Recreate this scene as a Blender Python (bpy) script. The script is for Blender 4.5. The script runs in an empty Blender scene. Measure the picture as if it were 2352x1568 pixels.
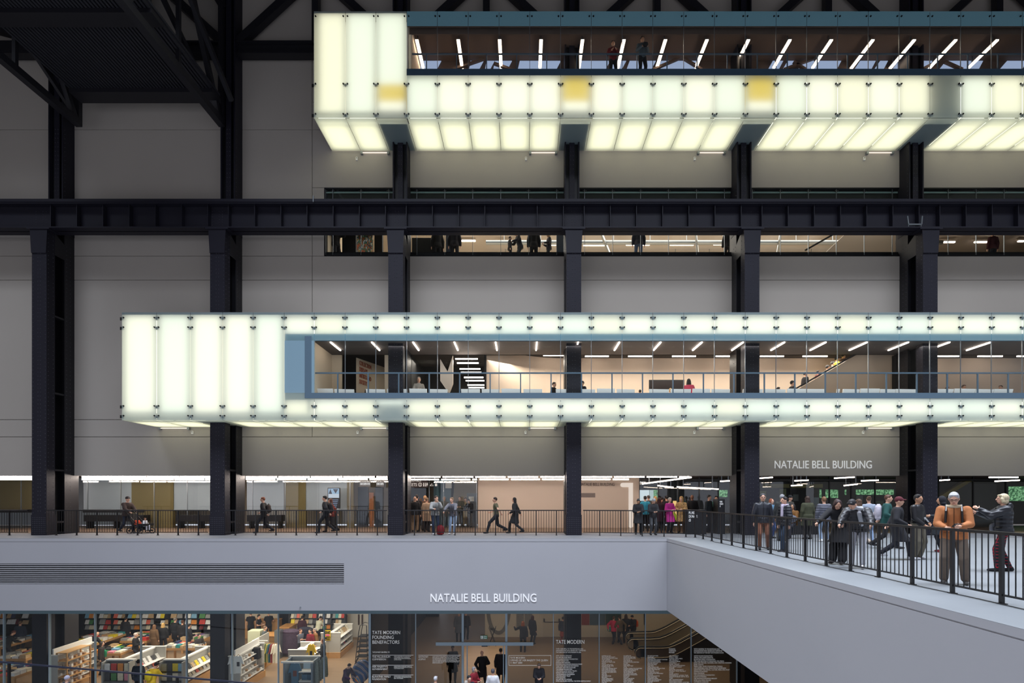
import bpy, bmesh, math, random
from mathutils import Vector, Matrix
random.seed(7)
R = math.radians
SC = bpy.context.scene
COL = SC.collection

# ---------------------------------------------------------------- camera
F, VX, VY, CZ = 1190.0, 1200.0, 1143.0, 1.65
cam_d = bpy.data.cameras.new('camera'); cam = bpy.data.objects.new('camera', cam_d); COL.objects.link(cam)
cam.location = (0, 0, CZ); cam.rotation_euler = (R(90), 0, 0)
cam_d.sensor_width = 36; cam_d.lens = F/2352*36
cam_d.shift_x = -(VX-1176)/2352; cam_d.shift_y = (VY-784)/2352
cam_d.clip_end = 300
SC.camera = cam
# ---------------------------------------------------------------- world, exposure, daylight
SC.view_settings.view_transform = 'Standard'; SC.view_settings.look = 'None'
SC.view_settings.gamma = 1; SC.view_settings.exposure = 0.0; SC.view_settings.use_curve_mapping = False
w = bpy.data.worlds.new('daylight'); SC.world = w; w.use_nodes = True
w.node_tree.nodes['Background'].inputs[0].default_value = (0.78, 0.81, 0.95, 1)
w.node_tree.nodes['Background'].inputs[1].default_value = 1.0
def area(name, loc, rot, sx, sy, energy, color):
    l = bpy.data.lights.new(name, 'AREA'); l.shape = 'RECTANGLE'; l.size = sx; l.size_y = sy
    l.energy = energy; l.color = color
    o = bpy.data.objects.new(name, l); COL.objects.link(o); o.location = loc; o.rotation_euler = rot
    return o
rl = area('rooflight', (2, 11.5, 25.6), (0, 0, 0), 60, 7, 13200, (0.80, 0.87, 1.0)); rl.data.spread = R(104)
for i, x in enumerate((-20, -14.5, -9.5)):
    area('shop_ceiling_lamp', (x, 26.6, -3.35), (0, 0, 0), 4.5, 5, 330, (1.0, 0.88, 0.74))
area('foyer_ceiling_lamp', (-2.0, 27.5, -3.35), (0, 0, 0), 8, 5, 300, (1.0, 0.88, 0.74))
area('foyer_ceiling_lamp', (7.5, 27.5, -3.35), (0, 0, 0), 8, 5, 240, (1.0, 0.84, 0.64))
area('balcony_fill_light', (6, 22.95, 8.35), (0, 0, 0), 28, .3, 170, (1.0, 0.92, 0.84))  # unseen fill added to brighten the white seats, on top of the strips
area('gallery_ceiling_lamp', (6, 25.4, 8.3), (0, 0, 0), 24, .8, 650, (1.0, 0.88, 0.77))

# ---------------------------------------------------------------- helpers
def PX(px, Y): return (px-VX)*Y/F
def PZ(py, Y): return CZ+(VY-py)*Y/F
def GY(py, zf): return (CZ-zf)*F/(py-VY)          # depth of a point standing on a level
def lin(c):
    c = c/255.0
    return c/12.92 if c <= .04045 else ((c+.055)/1.055)**2.4
def rgb(r, g, b): return (lin(r), lin(g), lin(b), 1)
MATS = {}
def mat(name, col, rough=.7, metal=0, emit=0, noise=0, nscale=3, bump=0, coat=0, spec=None):
    if name in MATS: return MATS[name]
    m = bpy.data.materials.new(name); m.use_nodes = True; nt = m.node_tree
    b = nt.nodes['Principled BSDF']; c = rgb(*col)
    b.inputs['Base Color'].default_value = c; b.inputs['Roughness'].default_value = rough
    b.inputs['Metallic'].default_value = metal
    if spec is not None: b.inputs['Specular IOR Level'].default_value = spec
    if coat: b.inputs['Coat Weight'].default_value = coat
    if emit:
        b.inputs['Emission Color'].default_value = c; b.inputs['Emission Strength'].default_value = emit
    if noise or bump:
        tc = nt.nodes.new('ShaderNodeTexCoord'); n = nt.nodes.new('ShaderNodeTexNoise')
        n.inputs['Scale'].default_value = nscale; n.inputs['Detail'].default_value = 5
        nt.links.new(tc.outputs['Object'], n.inputs['Vector'])
        if noise:
            mx = nt.nodes.new('ShaderNodeMix'); mx.data_type = 'RGBA'
            mx.inputs[6].default_value = tuple(max(0, v*(1-noise)) for v in c[:3])+(1,)
            mx.inputs[7].default_value = tuple(min(1, v*(1+noise)) for v in c[:3])+(1,)
            nt.links.new(n.outputs['Fac'], mx.inputs[0]); nt.links.new(mx.outputs[2], b.inputs['Base Color'])
        if bump:
            bp = nt.nodes.new('ShaderNodeBump'); bp.inputs['Strength'].default_value = bump
            nt.links.new(n.outputs['Fac'], bp.inputs['Height']); nt.links.new(bp.outputs['Normal'], b.inputs['Normal'])
    MATS[name] = m
    return m
def emis(name, col, s):
    if name in MATS: return MATS[name]
    m = bpy.data.materials.new(name); m.use_nodes = True; nt = m.node_tree; nt.nodes.clear()
    e = nt.nodes.new('ShaderNodeEmission'); e.inputs[0].default_value = rgb(*col); e.inputs[1].default_value = s
    o = nt.nodes.new('ShaderNodeOutputMaterial'); nt.links.new(e.outputs[0], o.inputs[0])
    MATS[name] = m; return m
def glass(name, tint=(1, 1, 1), refl=.06, rough=0.0):
    m = bpy.data.materials.new(name); m.use_nodes = True; nt = m.node_tree; nt.nodes.clear()
    t = nt.nodes.new('ShaderNodeBsdfTransparent'); t.inputs[0].default_value = (*tint, 1)
    g = nt.nodes.new('ShaderNodeBsdfGlossy'); g.inputs['Roughness'].default_value = rough
    mx = nt.nodes.new('ShaderNodeMixShader'); mx.inputs[0].default_value = refl
    nt.links.new(t.outputs[0], mx.inputs[1]); nt.links.new(g.outputs[0], mx.inputs[2])
    o = nt.nodes.new('ShaderNodeOutputMaterial'); nt.links.new(mx.outputs[0], o.inputs[0])
    MATS[name] = m; return m
def frosted(name, trans, diff, k):
    m = bpy.data.materials.new(name); m.use_nodes = True; nt = m.node_tree; nt.nodes.clear()
    t = nt.nodes.new('ShaderNodeBsdfTranslucent'); t.inputs[0].default_value = (*trans, 1)
    d = nt.nodes.new('ShaderNodeBsdfDiffuse'); d.inputs[0].default_value = (*diff, 1)
    a = nt.nodes.new('ShaderNodeMixShader'); a.inputs[0].default_value = k
    nt.links.new(t.outputs[0], a.inputs[1]); nt.links.new(d.outputs[0], a.inputs[2])
    g = nt.nodes.new('ShaderNodeBsdfGlossy'); g.inputs['Roughness'].default_value = .25
    b = nt.nodes.new('ShaderNodeMixShader'); b.inputs[0].default_value = .04
    nt.links.new(a.outputs[0], b.inputs[1]); nt.links.new(g.outputs[0], b.inputs[2])
    o = nt.nodes.new('ShaderNodeOutputMaterial'); nt.links.new(b.outputs[0], o.inputs[0])
    MATS[name] = m; return m

class MB:
    def __init__(s): s.v = []; s.f = []; s.mi = []; s.cur = 0
    def add(s, vs, fs):
        n = len(s.v); s.v += [Vector(p) for p in vs]; s.f += [tuple(n+i for i in q) for q in fs]
        s.mi += [s.cur]*len(fs); return s
    def box(s, x0, x1, y0, y1, z0, z1):
        return s.add([(x0,y0,z0),(x1,y0,z0),(x1,y1,z0),(x0,y1,z0),(x0,y0,z1),(x1,y0,z1),(x1,y1,z1),(x0,y1,z1)],
            [(0,3,2,1),(4,5,6,7),(0,1,5,4),(1,2,6,5),(2,3,7,6),(3,0,4,7)])
    def bar(s, a, b, w, h, up=(0,0,1)):
        a = Vector(a); b = Vector(b); d = (b-a).normalized(); u = Vector(up)
        if abs(d.dot(u)) > .98: u = Vector((0,1,0))
        r = d.cross(u).normalized()*w/2; u = r.cross(d).normalized()*h/2
        return s.add([a-r-u,a+r-u,a+r+u,a-r+u,b-r-u,b+r-u,b+r+u,b-r+u],
            [(0,1,2,3),(7,6,5,4),(4,5,1,0),(5,6,2,1),(6,7,3,2),(7,4,0,3)])
    def prism(s, poly, y0, y1):                   # poly of (x, z)
        n = len(poly)
        return s.add([(p[0],y0,p[1]) for p in poly]+[(p[0],y1,p[1]) for p in poly],
            [tuple(range(n)), tuple(range(2*n-1,n-1,-1))]+[(i,i+n,(i+1)%n+n,(i+1)%n) for i in range(n)])
    def prismx(s, poly, x0, x1):                  # poly of (y, z)
        n = len(poly)
        return s.add([(x0,p[0],p[1]) for p in poly]+[(x1,p[0],p[1]) for p in poly],
            [tuple(range(n-1,-1,-1)), tuple(range(n,2*n))]+[(i,(i+1)%n,(i+1)%n+n,i+n) for i in range(n)])
    def rings(s, rs):
        n = len(rs[0]); vs = [p for r in rs for p in r]; fs = [tuple(range(n-1,-1,-1))]
        for k in range(len(rs)-1):
            for i in range(n):
                j = (i+1) % n; fs.append((k*n+i, k*n+j, (k+1)*n+j, (k+1)*n+i))
        fs.append(tuple((len(rs)-1)*n+i for i in range(n)))
        return s.add(vs, fs)
    def ring(s, c, r, d, n=8, rx=None, u0=None):
        d = Vector(d).normalized(); u = Vector(u0) if u0 is not None else (Vector((1,0,0)) if abs(d.x) < .8 else Vector((0,1,0)))
        u = (u-d*u.dot(d)).normalized(); v = d.cross(u)
        return [Vector(c)+u*math.cos(2*math.pi*i/n)*(rx or r)+v*math.sin(2*math.pi*i/n)*r for i in range(n)]
    def cap(s, a, b, ra, rb, n=10):
        a = Vector(a); b = Vector(b); d = b-a
        if d.length < 1e-5: d = Vector((0,0,1e-3)); b = a+d
        dn = d.normalized(); rs = []
        for t in (85, 50, 20): rs.append(s.ring(a-dn*ra*math.sin(R(t)), ra*math.cos(R(t)), dn, n))
        rs.append(s.ring(a, ra, dn, n)); rs.append(s.ring(b, rb, dn, n))
        for t in (20, 50, 85): rs.append(s.ring(b+dn*rb*math.sin(R(t)), rb*math.cos(R(t)), dn, n))
        return s.rings(rs)
    def cyl(s, a, b, r, n=10, r2=None):
        d = Vector(b)-Vector(a); return s.rings([s.ring(a, r, d, n), s.ring(b, r if r2 is None else r2, d, n)])
    def path(s, pts, r, n=8):
        pts = [Vector(p) for p in pts]; rs = []; u0 = None
        for i, p in enumerate(pts):
            d = (pts[min(i+1,len(pts)-1)]-pts[max(i-1,0)]).normalized()
            if u0 is None: u0 = Vector((1,0,0)) if abs(d.x) < .8 else Vector((0,1,0))
            u0 = (u0-d*u0.dot(d)).normalized(); rs.append(s.ring(p, r, d, n, u0=u0))
        return s.rings(rs)
    def ell(s, c, rx, ry, rz, n=12, m=8, M=None):
        c = Vector(c); rs = []
        for k in range(m+1):
            t = R(-88+176*k/m); rr = []
            for i in range(n):
                a = 2*math.pi*i/n; p = Vector((rx*math.cos(t)*math.cos(a), ry*math.cos(t)*math.sin(a), rz*math.sin(t)))
                rr.append(c+(M @ p if M else p))
            rs.append(rr)
        return s.rings(rs)
    def build(s, name, m, parent=None, world=True, smooth=False, kind=None, origin=None):
        me = bpy.data.meshes.new(name); o = bpy.data.objects.new(name, me); COL.objects.link(o)
        if parent is not None:
            o.parent = parent; off = Vector((0,0,0))
            if world:
                q = parent
                while q is not None: off += q.location; q = q.parent
        else:
            if origin is None:
                xs = [p.x for p in s.v]; ys = [p.y for p in s.v]; zs = [p.z for p in s.v]
                origin = Vector(((min(xs)+max(xs))/2, (min(ys)+max(ys))/2, min(zs)))
            off = Vector(origin) if world else Vector((0,0,0)); o.location = Vector(origin)
        me.from_pydata([tuple(p-off) for p in s.v], [], s.f)
        ms = m if isinstance(m, (list, tuple)) else [m]
        for q in ms: me.materials.append(q)
        if len(ms) > 1: me.polygons.foreach_set('material_index', s.mi)
        if smooth: me.polygons.foreach_set('use_smooth', [True]*len(me.polygons))
        me.update()
        if kind: o['kind'] = kind
        return o
def tag(o, label, cat, group=None, kind=None):
    o['label'] = label; o['category'] = cat
    if group: o['group'] = group
    if kind: o['kind'] = kind
    return o
def thing(name, label, cat, loc=(0,0,0), group=None, rz=0):
    o = bpy.data.objects.new(name, None); COL.objects.link(o); o.location = loc; o.rotation_euler = (0,0,rz)
    o.empty_display_size = .1
    return tag(o, label, cat, group)
def struct(name, mb, m, **k):
    o = mb.build(name, m, **k); o['kind'] = 'structure'; return o
def inst(src, parent, loc, name=None):
    c = src.copy(); COL.objects.link(c); c.parent = parent; c.location = loc; return c
def copytree(o, loc, label=None, parent=None):
    c = o.copy(); COL.objects.link(c); c.location = loc
    if parent: c.parent = parent
    if label: c['label'] = label
    def rec(a, b):
        for ch in KIDS.get(a.name, []):
            d = ch.copy(); COL.objects.link(d); d.parent = b; rec(ch, d)
    rec(o, c); return c
KIDS = {}
def kids(o, *chs):
    KIDS.setdefault(o.name, []).extend(chs); return o
def ordn(n):
    W = ['first','second','third','fourth','fifth','sixth','seventh','eighth','ninth','tenth','eleventh','twelfth']
    if n <= 12: return W[n-1]
    suf = 'th' if 10 <= n % 100 <= 20 else {1:'st',2:'nd',3:'rd'}.get(n % 10, 'th')
    return '%d%s' % (n, suf)
def text_mesh(name, s, m, parent, box, Y, depth=.02, align='LEFT', facing=1, spacing=1.0, label=None, cat=None, space=1.0, bold=0):
    """lettering fitted to box (x0, x1, z0, z1) on the plane Y, facing the viewer"""
    cu = bpy.data.curves.new(name, 'FONT'); cu.body = s; cu.align_x = align; cu.space_line = spacing
    cu.space_character = space; cu.resolution_u = 3; cu.offset = bold; cu.extrude = 0.01
    t = bpy.data.objects.new('tmp', cu); COL.objects.link(t)
    dg = bpy.context.evaluated_depsgraph_get(); me = bpy.data.meshes.new_from_object(t.evaluated_get(dg))
    bpy.data.objects.remove(t)
    xs = [v.co.x for v in me.vertices]; ys = [v.co.y for v in me.vertices]
    ax, bx, ay, by = min(xs), max(xs), min(ys), max(ys); x0, x1, z0, z1 = box
    off = Vector((0,0,0)); q = parent
    while q is not None: off += q.location; q = q.parent
    org = Vector(((x0+x1)/2, Y, z0)) if parent is None else Vector((0,0,0))
    for v in me.vertices:
        c = v.co.copy()
        p = Vector((x0+(c.x-ax)/(bx-ax)*(x1-x0), Y-(c.z+.01)/.02*depth, z0+(c.y-ay)/max(1e-6, by-ay)*(z1-z0)))
        v.co = p-off-org
    me.name = name; me.materials.clear(); me.materials.append(m)
    o = bpy.data.objects.new(name, me); COL.objects.link(o); o.parent = parent; o.location = org
    if label: tag(o, label, cat or 'sign')
    return o

# ---------------------------------------------------------------- materials
concrete = mat('grey_plaster', (150,148,150), .85, noise=.06, nscale=.35)
M_wall = mat('wall_panels', (167,160,151), .88, noise=.05, nscale=.4)
M_fascia = mat('fascia_paint', (170,170,174), .75, noise=.05, nscale=.3)
M_groove = mat('groove', (24,23,24), .9)
M_bfloor = mat('polished_concrete', (130,134,138), .5, noise=.12, nscale=.8)
M_hfloor = mat('hall_floor', (112,114,118), .55, noise=.08, nscale=.5)
M_steel = mat('painted_steel', (27,26,36), .55, noise=.18, nscale=1.4, spec=.3)
M_steel2 = mat('dark_steel', (24,23,29), .5, noise=.1, nscale=2)
M_rivet = mat('pale_rivet', (72,71,80), .35)  # rivet heads lighter than the steel around them
M_black = mat('black_metal', (16,16,19), .4)
M_black2 = mat('matt_black', (10,10,12), .8)
M_clear = glass('clear_glass', (.97,.99,.98), .045)
M_shopglass = glass('shop_glass', (.93,.95,.94), .05)
M_foyerglass = glass('foyer_glass', (.60,.60,.59), .05)
M_edge = glass('panel_back_glass', (.98,1,.99), .02)
M_frost = frosted('frosted_glass', (.92,.94,.83), (.30,.42,.47), .38)
M_frostdark = frosted('frosted_blue_glass', (.40,.55,.62), (.30,.45,.54), .75)
M_frostdk2 = frosted('deep_blue_glass', (.10,.18,.22), (.24,.48,.56), .85)
M_panelE = emis('lamp_panel', (255,251,238), 2.05)
M_panelE2 = emis('lamp_panel_cool', (250,253,243), 1.9)
M_panelE3 = emis('lamp_panel_warm', (255,249,228), 2.0)
M_panelY = emis('yellow_lamp_panel', (238,206,84), 1.7)
M_strip = emis('strip_lamp', (255,234,218), 14.0)
M_strip2 = emis('strip_lamp_bright', (255,238,226), 34.0)
M_alu = mat('brushed_metal', (150,156,160), .35, .8)
M_rail = mat('blue_grey_rail', (96,116,134), .4, .2)
M_white = mat('white_paint', (232,230,226), .6)
M_offw = mat('off_white', (205,200,190), .7)
M_text = mat('white_lettering', (238,238,238), .6, emit=.25)
M_beige = mat('beige_wall', (210,192,174), .85)
M_beige2 = mat('cream_wall', (214,200,178), .85)
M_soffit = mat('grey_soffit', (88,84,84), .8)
M_brown = mat('brown_soffit', (92,76,68), .8)
M_wood = mat('oak', (186,142,92), .55, noise=.2, nscale=6)
M_olive = mat('olive_panel', (120,104,62), .6)
M_blind = mat('grey_blind', (172,180,190), .8)
M_navy = mat('navy_door', (48,58,74), .5)
def wood_floor():
    m = mat('wood_floor', (142,118,94), .45, noise=.22, nscale=2)
    nt = m.node_tree; n = [x for x in nt.nodes if x.type == 'TEX_NOISE'][0]; tc = [x for x in nt.nodes if x.type == 'TEX_COORD'][0]
    mp = nt.nodes.new('ShaderNodeMapping'); mp.inputs['Scale'].default_value = (.6, 7, 1)
    nt.links.new(tc.outputs['Object'], mp.inputs[0]); nt.links.new(mp.outputs[0], n.inputs['Vector']); return m
M_wfloor = wood_floor()

# ---------------------------------------------------------------- planes and levels
YF, YB, YG, YC, YW, YK = 21.15, 22.2, 22.25, 22.88, 24.3, 28.5
BAY = 7.87; CX = [2.27+BAY*k for k in range(-3, 3)]
XL, XR = -36.0, 36.0
ZL = -7.05                                        # lower level
def bridge_edge(Y): return 5.9+(21.1-Y)*.0274
def bridge_rail(Y): return 7.2+(21.6-Y)*.0192
# ================================================================ STRUCTURE
# --- the long back wall, built of panels with open joints
zs1, zs2, zs3 = PZ(1003, YW), PZ(643, YW), PZ(298, YW)
sx = PX(717, YW)
CT = PZ(1092, YW)                                  # top of the concourse opening
SB0, SB1, SBX = PZ(588, YW), PZ(431, YW), PX(745, YW)   # slot window
MB0, MB1, MBX = 5.32, 8.55, -9.2                   # gallery behind the long light box
UB0, UB1, UBX = 20.2, 22.5, -5.0                  # gallery behind the upper light box
g = .012
def wallbox(m, x0, x1, z0, z1): m.box(x0+g, x1-g, YW, YW+.25, z0+g, z1-g)
m = MB()
for (x0, x1, z0, z1) in [
    (XL, XR, CT-g, zs1), (XL, sx, zs1, MB0), (sx, XR, zs1, MB0),
    (XL, sx, MB0, zs2), (sx, XR, MB1, zs2),
    (XL, sx, zs2, SB0), (sx, XR, zs2, SB0), (XL, sx, SB0, zs3), (sx, SBX, SB0, SB1), (sx, XR, SB1, zs3),
    (XL, sx, zs3, 27), (sx, XR, zs3, UB0), (sx, UBX, UB0, UB1), (sx, XR, UB1, 27)]:
    wallbox(m, x0, x1, z0, z1)
struct('wall_back', m, M_wall)
m = MB()
for (x0, x1, z0, z1) in [(XL, XR, CT, MB0), (XL, MBX, MB0, MB1), (XL, XR, MB1, SB0), (XL, SBX, SB0, SB1),
                         (XL, XR, SB1, UB0), (XL, UBX, UB0, UB1), (XL, XR, UB1, 27)]:
    m.box(x0, x1, YW+.26, YW+.4, z0, z1)
struct('wall_core', m, M_groove)
# --- roof over the hall, hung beams
m = MB(); m.box(XL, XR, -6, YW+6, 27, 27.3)
struct('ceiling', m, M_steel2)
m = MB(); m.box(XL, XR, -6.3, -6, 10, 27.3); struct('wall_opposite', m, M_wall)
m = MB(); m.box(XL-.3, XL, -6, YW+18, -7.3, 27.3); struct('wall_left', m, M_wall)
m = MB(); m.box(XR, XR+.3, -6, YW+18, -7.3, 27.3); struct('wall_right', m, M_wall)
# --- floors
m = MB(); m.box(XL, XR, YF+.2, YW, -.5, 0); m.box(XL, bridge_edge(YF), YF, YF+.2, -.006, 0)
struct('floor', m, M_hfloor)
m = MB(); m.box(XL, XR, YW, 31, -.5, 0)
struct('floor_inner', m, mat('tan_floor', (140,118,98), .35, noise=.1, nscale=2))
m = MB(); m.box(XL, XR, 2, YG-.05, ZL-.3, ZL)
struct('floor_hall', m, M_hfloor)
m = MB(); m.box(XL, XR, YG-.05, 34, ZL-.3, ZL)
struct('floor_lower', m, M_wfloor)
# --- fascia below the concourse, with a louvre slot
fz0, fz1, fxr = PZ(1341, YF), PZ(1294, YF), PX(790, YF)
xe = bridge_edge(YF)
m = MB(); FB = -2.95
m.box(XL, xe, YF, YF+.2, FB, fz0); m.box(XL, xe, YF, YF+.2, fz1, -.155); m.box(fxr, xe, YF, YF+.2, fz0, fz1)
m.box(XL, xe, YF+.02, YF+.2, -.155, -.13); m.box(XL, xe, YF, YF+.2, -.13, -.006)
struct('wall_front', m, M_fascia)
m = MB(); m.box(XL, XR, YF+.2, YW+10, FB, FB+.25); 
struct('ceiling_lower', m, mat('dark_soffit', (60,60,64), .8))
m = MB(); m.box(XL, fxr, YF+.3, YF+.35, fz0-.1, fz1+.1); struct('wall_louvre_void', m, M_black2)  # black sheet; its colour supplies the shade between the slats
lv = thing('louvre_grille', 'long horizontal louvre grille set in the grey fascia above the shop', 'grille', (XL/2+fxr/2, YF+.2, fz0))
n = 9; sl = None
for k in range(n+1):
    z = fz0+(fz1-fz0)*(k+.5)/(n+1)
    if k == 0:
        mm = MB(); mm.box(-(fxr-XL)/2, (fxr-XL)/2, -.19, -.10, -.019, .019); sl = mm.build('slat', M_fascia, lv, world=False); sl.location = (0,0,z-fz0)
    else: inst(sl, lv, (0,0,z-fz0))
# --- bridge to the right
m = MB()
Y0, Y1 = 3.0, YF
def slab(m, z0, z1, inset, xr=XR):
    a, b = bridge_edge(Y0)+inset, bridge_edge(Y1)+inset
    m.add([(a,Y0,z0),(xr,Y0,z0),(xr,Y1+.2,z0),(b,Y1+.2,z0),(a,Y0,z1),(xr,Y0,z1),(xr,Y1+.2,z1),(b,Y1+.2,z1)],
          [(0,3,2,1),(4,5,6,7),(0,1,5,4),(1,2,6,5),(2,3,7,6),(3,0,4,7)])
slab(m, FB, -.155, 0); slab(m, -.155, -.13, .02); slab(m, -.13, -.006, 0)
struct('wall_bridge', m, M_fascia)
m = MB(); slab(m, -.006, 0, 0); struct('floor_bridge', m, M_bfloor)

# ---------------------------------------------------------------- steel columns
def rivet(m, p, nrm, r=.017):
    n = Vector(nrm); a = Vector(p)
    m.rings([m.ring(a, r, n, 5), m.ring(a+n*r*.8, r*.5, n, 5)])
def z_list(z0, z1, step):
    k = int((z1-z0)/step); return [z0+(i+.5)*step for i in range(k)]
PLACE = ['leftmost, by the pushchair', 'beside the man in dark clothes', 'left of the leaning men', 'centre, right of the walking couple', 'behind the bridge rail', 'rightmost, behind the man in orange']
GT = PZ(458, YC)                                   # top of the crane girder
GB = PZ(524, YC)
for k, cx in enumerate(CX):
    t = thing('steel_column', 'black riveted steel column, %s' % PLACE[k], 'column', (cx, YC, ZL), 'riveted columns of the hall')
    s = 1 if cx < 0 else -1                        # nothing differs left and right but the eye
    hw = .325
    m = MB(); m.box(cx-hw, cx+hw, YC, YC+.02, ZL, GB); m.box(cx-hw, cx+hw, YC+.39, YC+.41, ZL, GB)
    m.box(cx-hw, cx-hw+.02, YC+.02, YC+.39, ZL, GB); m.box(cx+hw-.02, cx+hw, YC+.02, YC+.39, ZL, GB)
    m.box(cx-hw-.02, cx+hw+.02, YC-.02, YC+.43, 0, .9)
    m.build('front_leg', M_steel, t)
    m = MB(); m.box(cx-hw, cx-hw+.03, YC+.9, YW+.24, ZL, GB+1); m.box(cx+hw-.03, cx+hw, YC+.9, YW+.24, ZL, GB+1); m.box(cx-hw+.03, cx+hw-.03, YC+1.1, YC+1.13, ZL, GB+1)
    m.build('rear_leg', M_steel2, t)
    m = MB(); m.box(cx-.03, cx+.03, YC+.41, YC+1.1, ZL, GB+.2); m.build('web', M_black, t)
    for z in (PZ(1078, YC), PZ(898, YC), PZ(718, YC), PZ(560, YC), PZ(1200, YC)):
        m = MB(); m.box(cx-hw+.02, cx+hw-.02, YC+.41, YC+.95, z-.04, z+.04); m.build('batten', M_steel2, t)
    # gusset bracket under the girder, and the flared cap
    m = MB(); 
    for sx_ in (cx-hw+.001, cx+hw-.021):
        m.prismx([(YC+.41, GB), (YC+1.3, GB-.35), (YC+1.3, GB-1.0), (YC+.41, GB-1.35)][::-1] if 0 else [(YC+.41, GB-.02), (YC+1.25, GB-.5), (YC+1.25, GB-1.0), (YC+.41, GB-1.9+.9)], sx_, sx_+.02)
    m.build('gusset', M_steel2, t)
    m = MB(); m.prism([(cx-hw, GB-1.1), (cx+hw, GB-1.1), (cx+hw+.06, GB), (cx-hw-.06, GB)], YC-.04, YC-.001)
    m.box(cx-.5, cx+.5, YC-.08, YC+.5, GB-.06, GB); m.build('cap_plate', M_steel, t)
    m = MB()
    for z in z_list(0.9, GB-.1, .175):
        for dx in (-.27, -.055, .055, .27): rivet(m, (cx+dx, YC, z+(0 if abs(dx) > .1 else .08)), (0,-1,0))
    for z in z_list(.05, .9, .085):
        for q in range(8): rivet(m, (cx-.27+q*.077, YC-.02, z), (0,-1,0))
    for z in z_list(ZL+3, GB-.1, .19):
        for yy in (.08, .32): rivet(m, (cx+s*hw, YC+yy, z), (s,0,0)); 
    for z in z_list(0, GB-.1, .19):
        for yy in (1.0, 1.2): rivet(m, (cx+s*hw, YC+yy, z), (s,0,0))
    r = m.build('rivets', M_rivet, t); r['kind'] = 'stuff'
for k, cx in enumerate(CX):
    yu = 23.68
    t = thing('upper_column', 'narrow black steel column above the girder, %s' % ('%s from the left' % ordn(k+1)), 'column', (cx, yu, GT), 'columns above the girder')
    zt = 27
    m = MB(); m.box(cx-.335, cx-.28, yu, YW+.1, GT-1, zt); m.box(cx+.28, cx+.335, yu, YW+.1, GT-1, zt); m.box(cx-.12, cx+.12, yu+.06, yu+.1, GT-1, zt); m.build('flanges', M_steel, t)
    m = MB(); m.box(cx-.28, cx+.28, yu+.18, yu+.21, GT-1, zt); m.build('web', M_black, t)
    m = MB()
    for z in z_list(GT-.2, GT+4, .2):
        for dx in (-.06, .06): rivet(m, (cx+dx, yu+.06, z), (0,-1,0))
        rivet(m, (cx+(.335 if cx < 0 else -.335), yu+.1, z), (1 if cx < 0 else -1, 0, 0))
    m.build('rivets', M_rivet, t)['kind'] = 'stuff'
# ---------------------------------------------------------------- crane girder
t = thing('crane_girder', 'long black riveted steel girder crossing the hall on the column tops', 'girder', (0, YC, GB))
m = MB(); m.box(XL, XR, YC-.06, YC+.62, GT-.13, GT); m.box(XL, XR, YC-.03, YC+.6, GT-.19, GT-.13); m.build('top_flange', M_steel, t)
m = MB(); m.box(XL, XR, YC+.26, YC+.30, GB, GT-.1); m.build('web_plate', M_steel, t)
m = MB(); m.box(XL, XR, YC-.06, YC+.62, GB, GB+.05); m.build('bottom_flange', M_steel, t)
st = None
for k, cx in enumerate(CX):
    for j in range(7):
        x = cx+.46+j*(BAY-.92)/6
        if st is None:
            mm = MB(); mm.box(-.015, .015, -.22, 0, .05, GT-GB-.15); st = mm.build('stiffener', M_steel, t, world=False)
            st.location = (x, .26, 0)
        else: inst(st, t, (x, .26, 0))
m = MB()
for k, cx in enumerate(CX):
    for z in z_list(GB+.1, GT-.25, .12):
        for dx in (-.38, -.07, .07, .38): rivet(m, (cx+dx, YC+.26, z), (0,-1,0), .014)
m.build('rivets', M_rivet, t)['kind'] = 'stuff'
m = MB()
for (x, z) in ((2082, 1), (2117, 0)): pass
xa, xb = PX(2083, YC), PX(2117, YC); za, zb = PZ(516, YC), PZ(497, YC)
yq = YC-.02
for q in (xa+.05, xb-.05): m.bar((q, yq, GB+.05), (q, yq, za), .03, .03)
m.bar((xa+.05, yq, za), (xb-.03, yq, za), .05, .06); m.bar((xa+.05, yq, za), (xa, yq, zb), .05, .05); m.bar((xb-.03, yq, za), (xb, yq, zb), .05, .05)
tag(m.build('cradle_bracket', M_alu), 'small grey open bracket fixed to the girder near the right edge', 'bracket')
m = MB(); m.box(PX(720.5, YC), PX(722.5, YC), YC-.1, YC-.06, PZ(466, YC), PZ(452, YC))
tag(m.build('marker_clip', M_alu), 'tiny pale clip on the top edge of the girder', 'clip')

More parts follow.
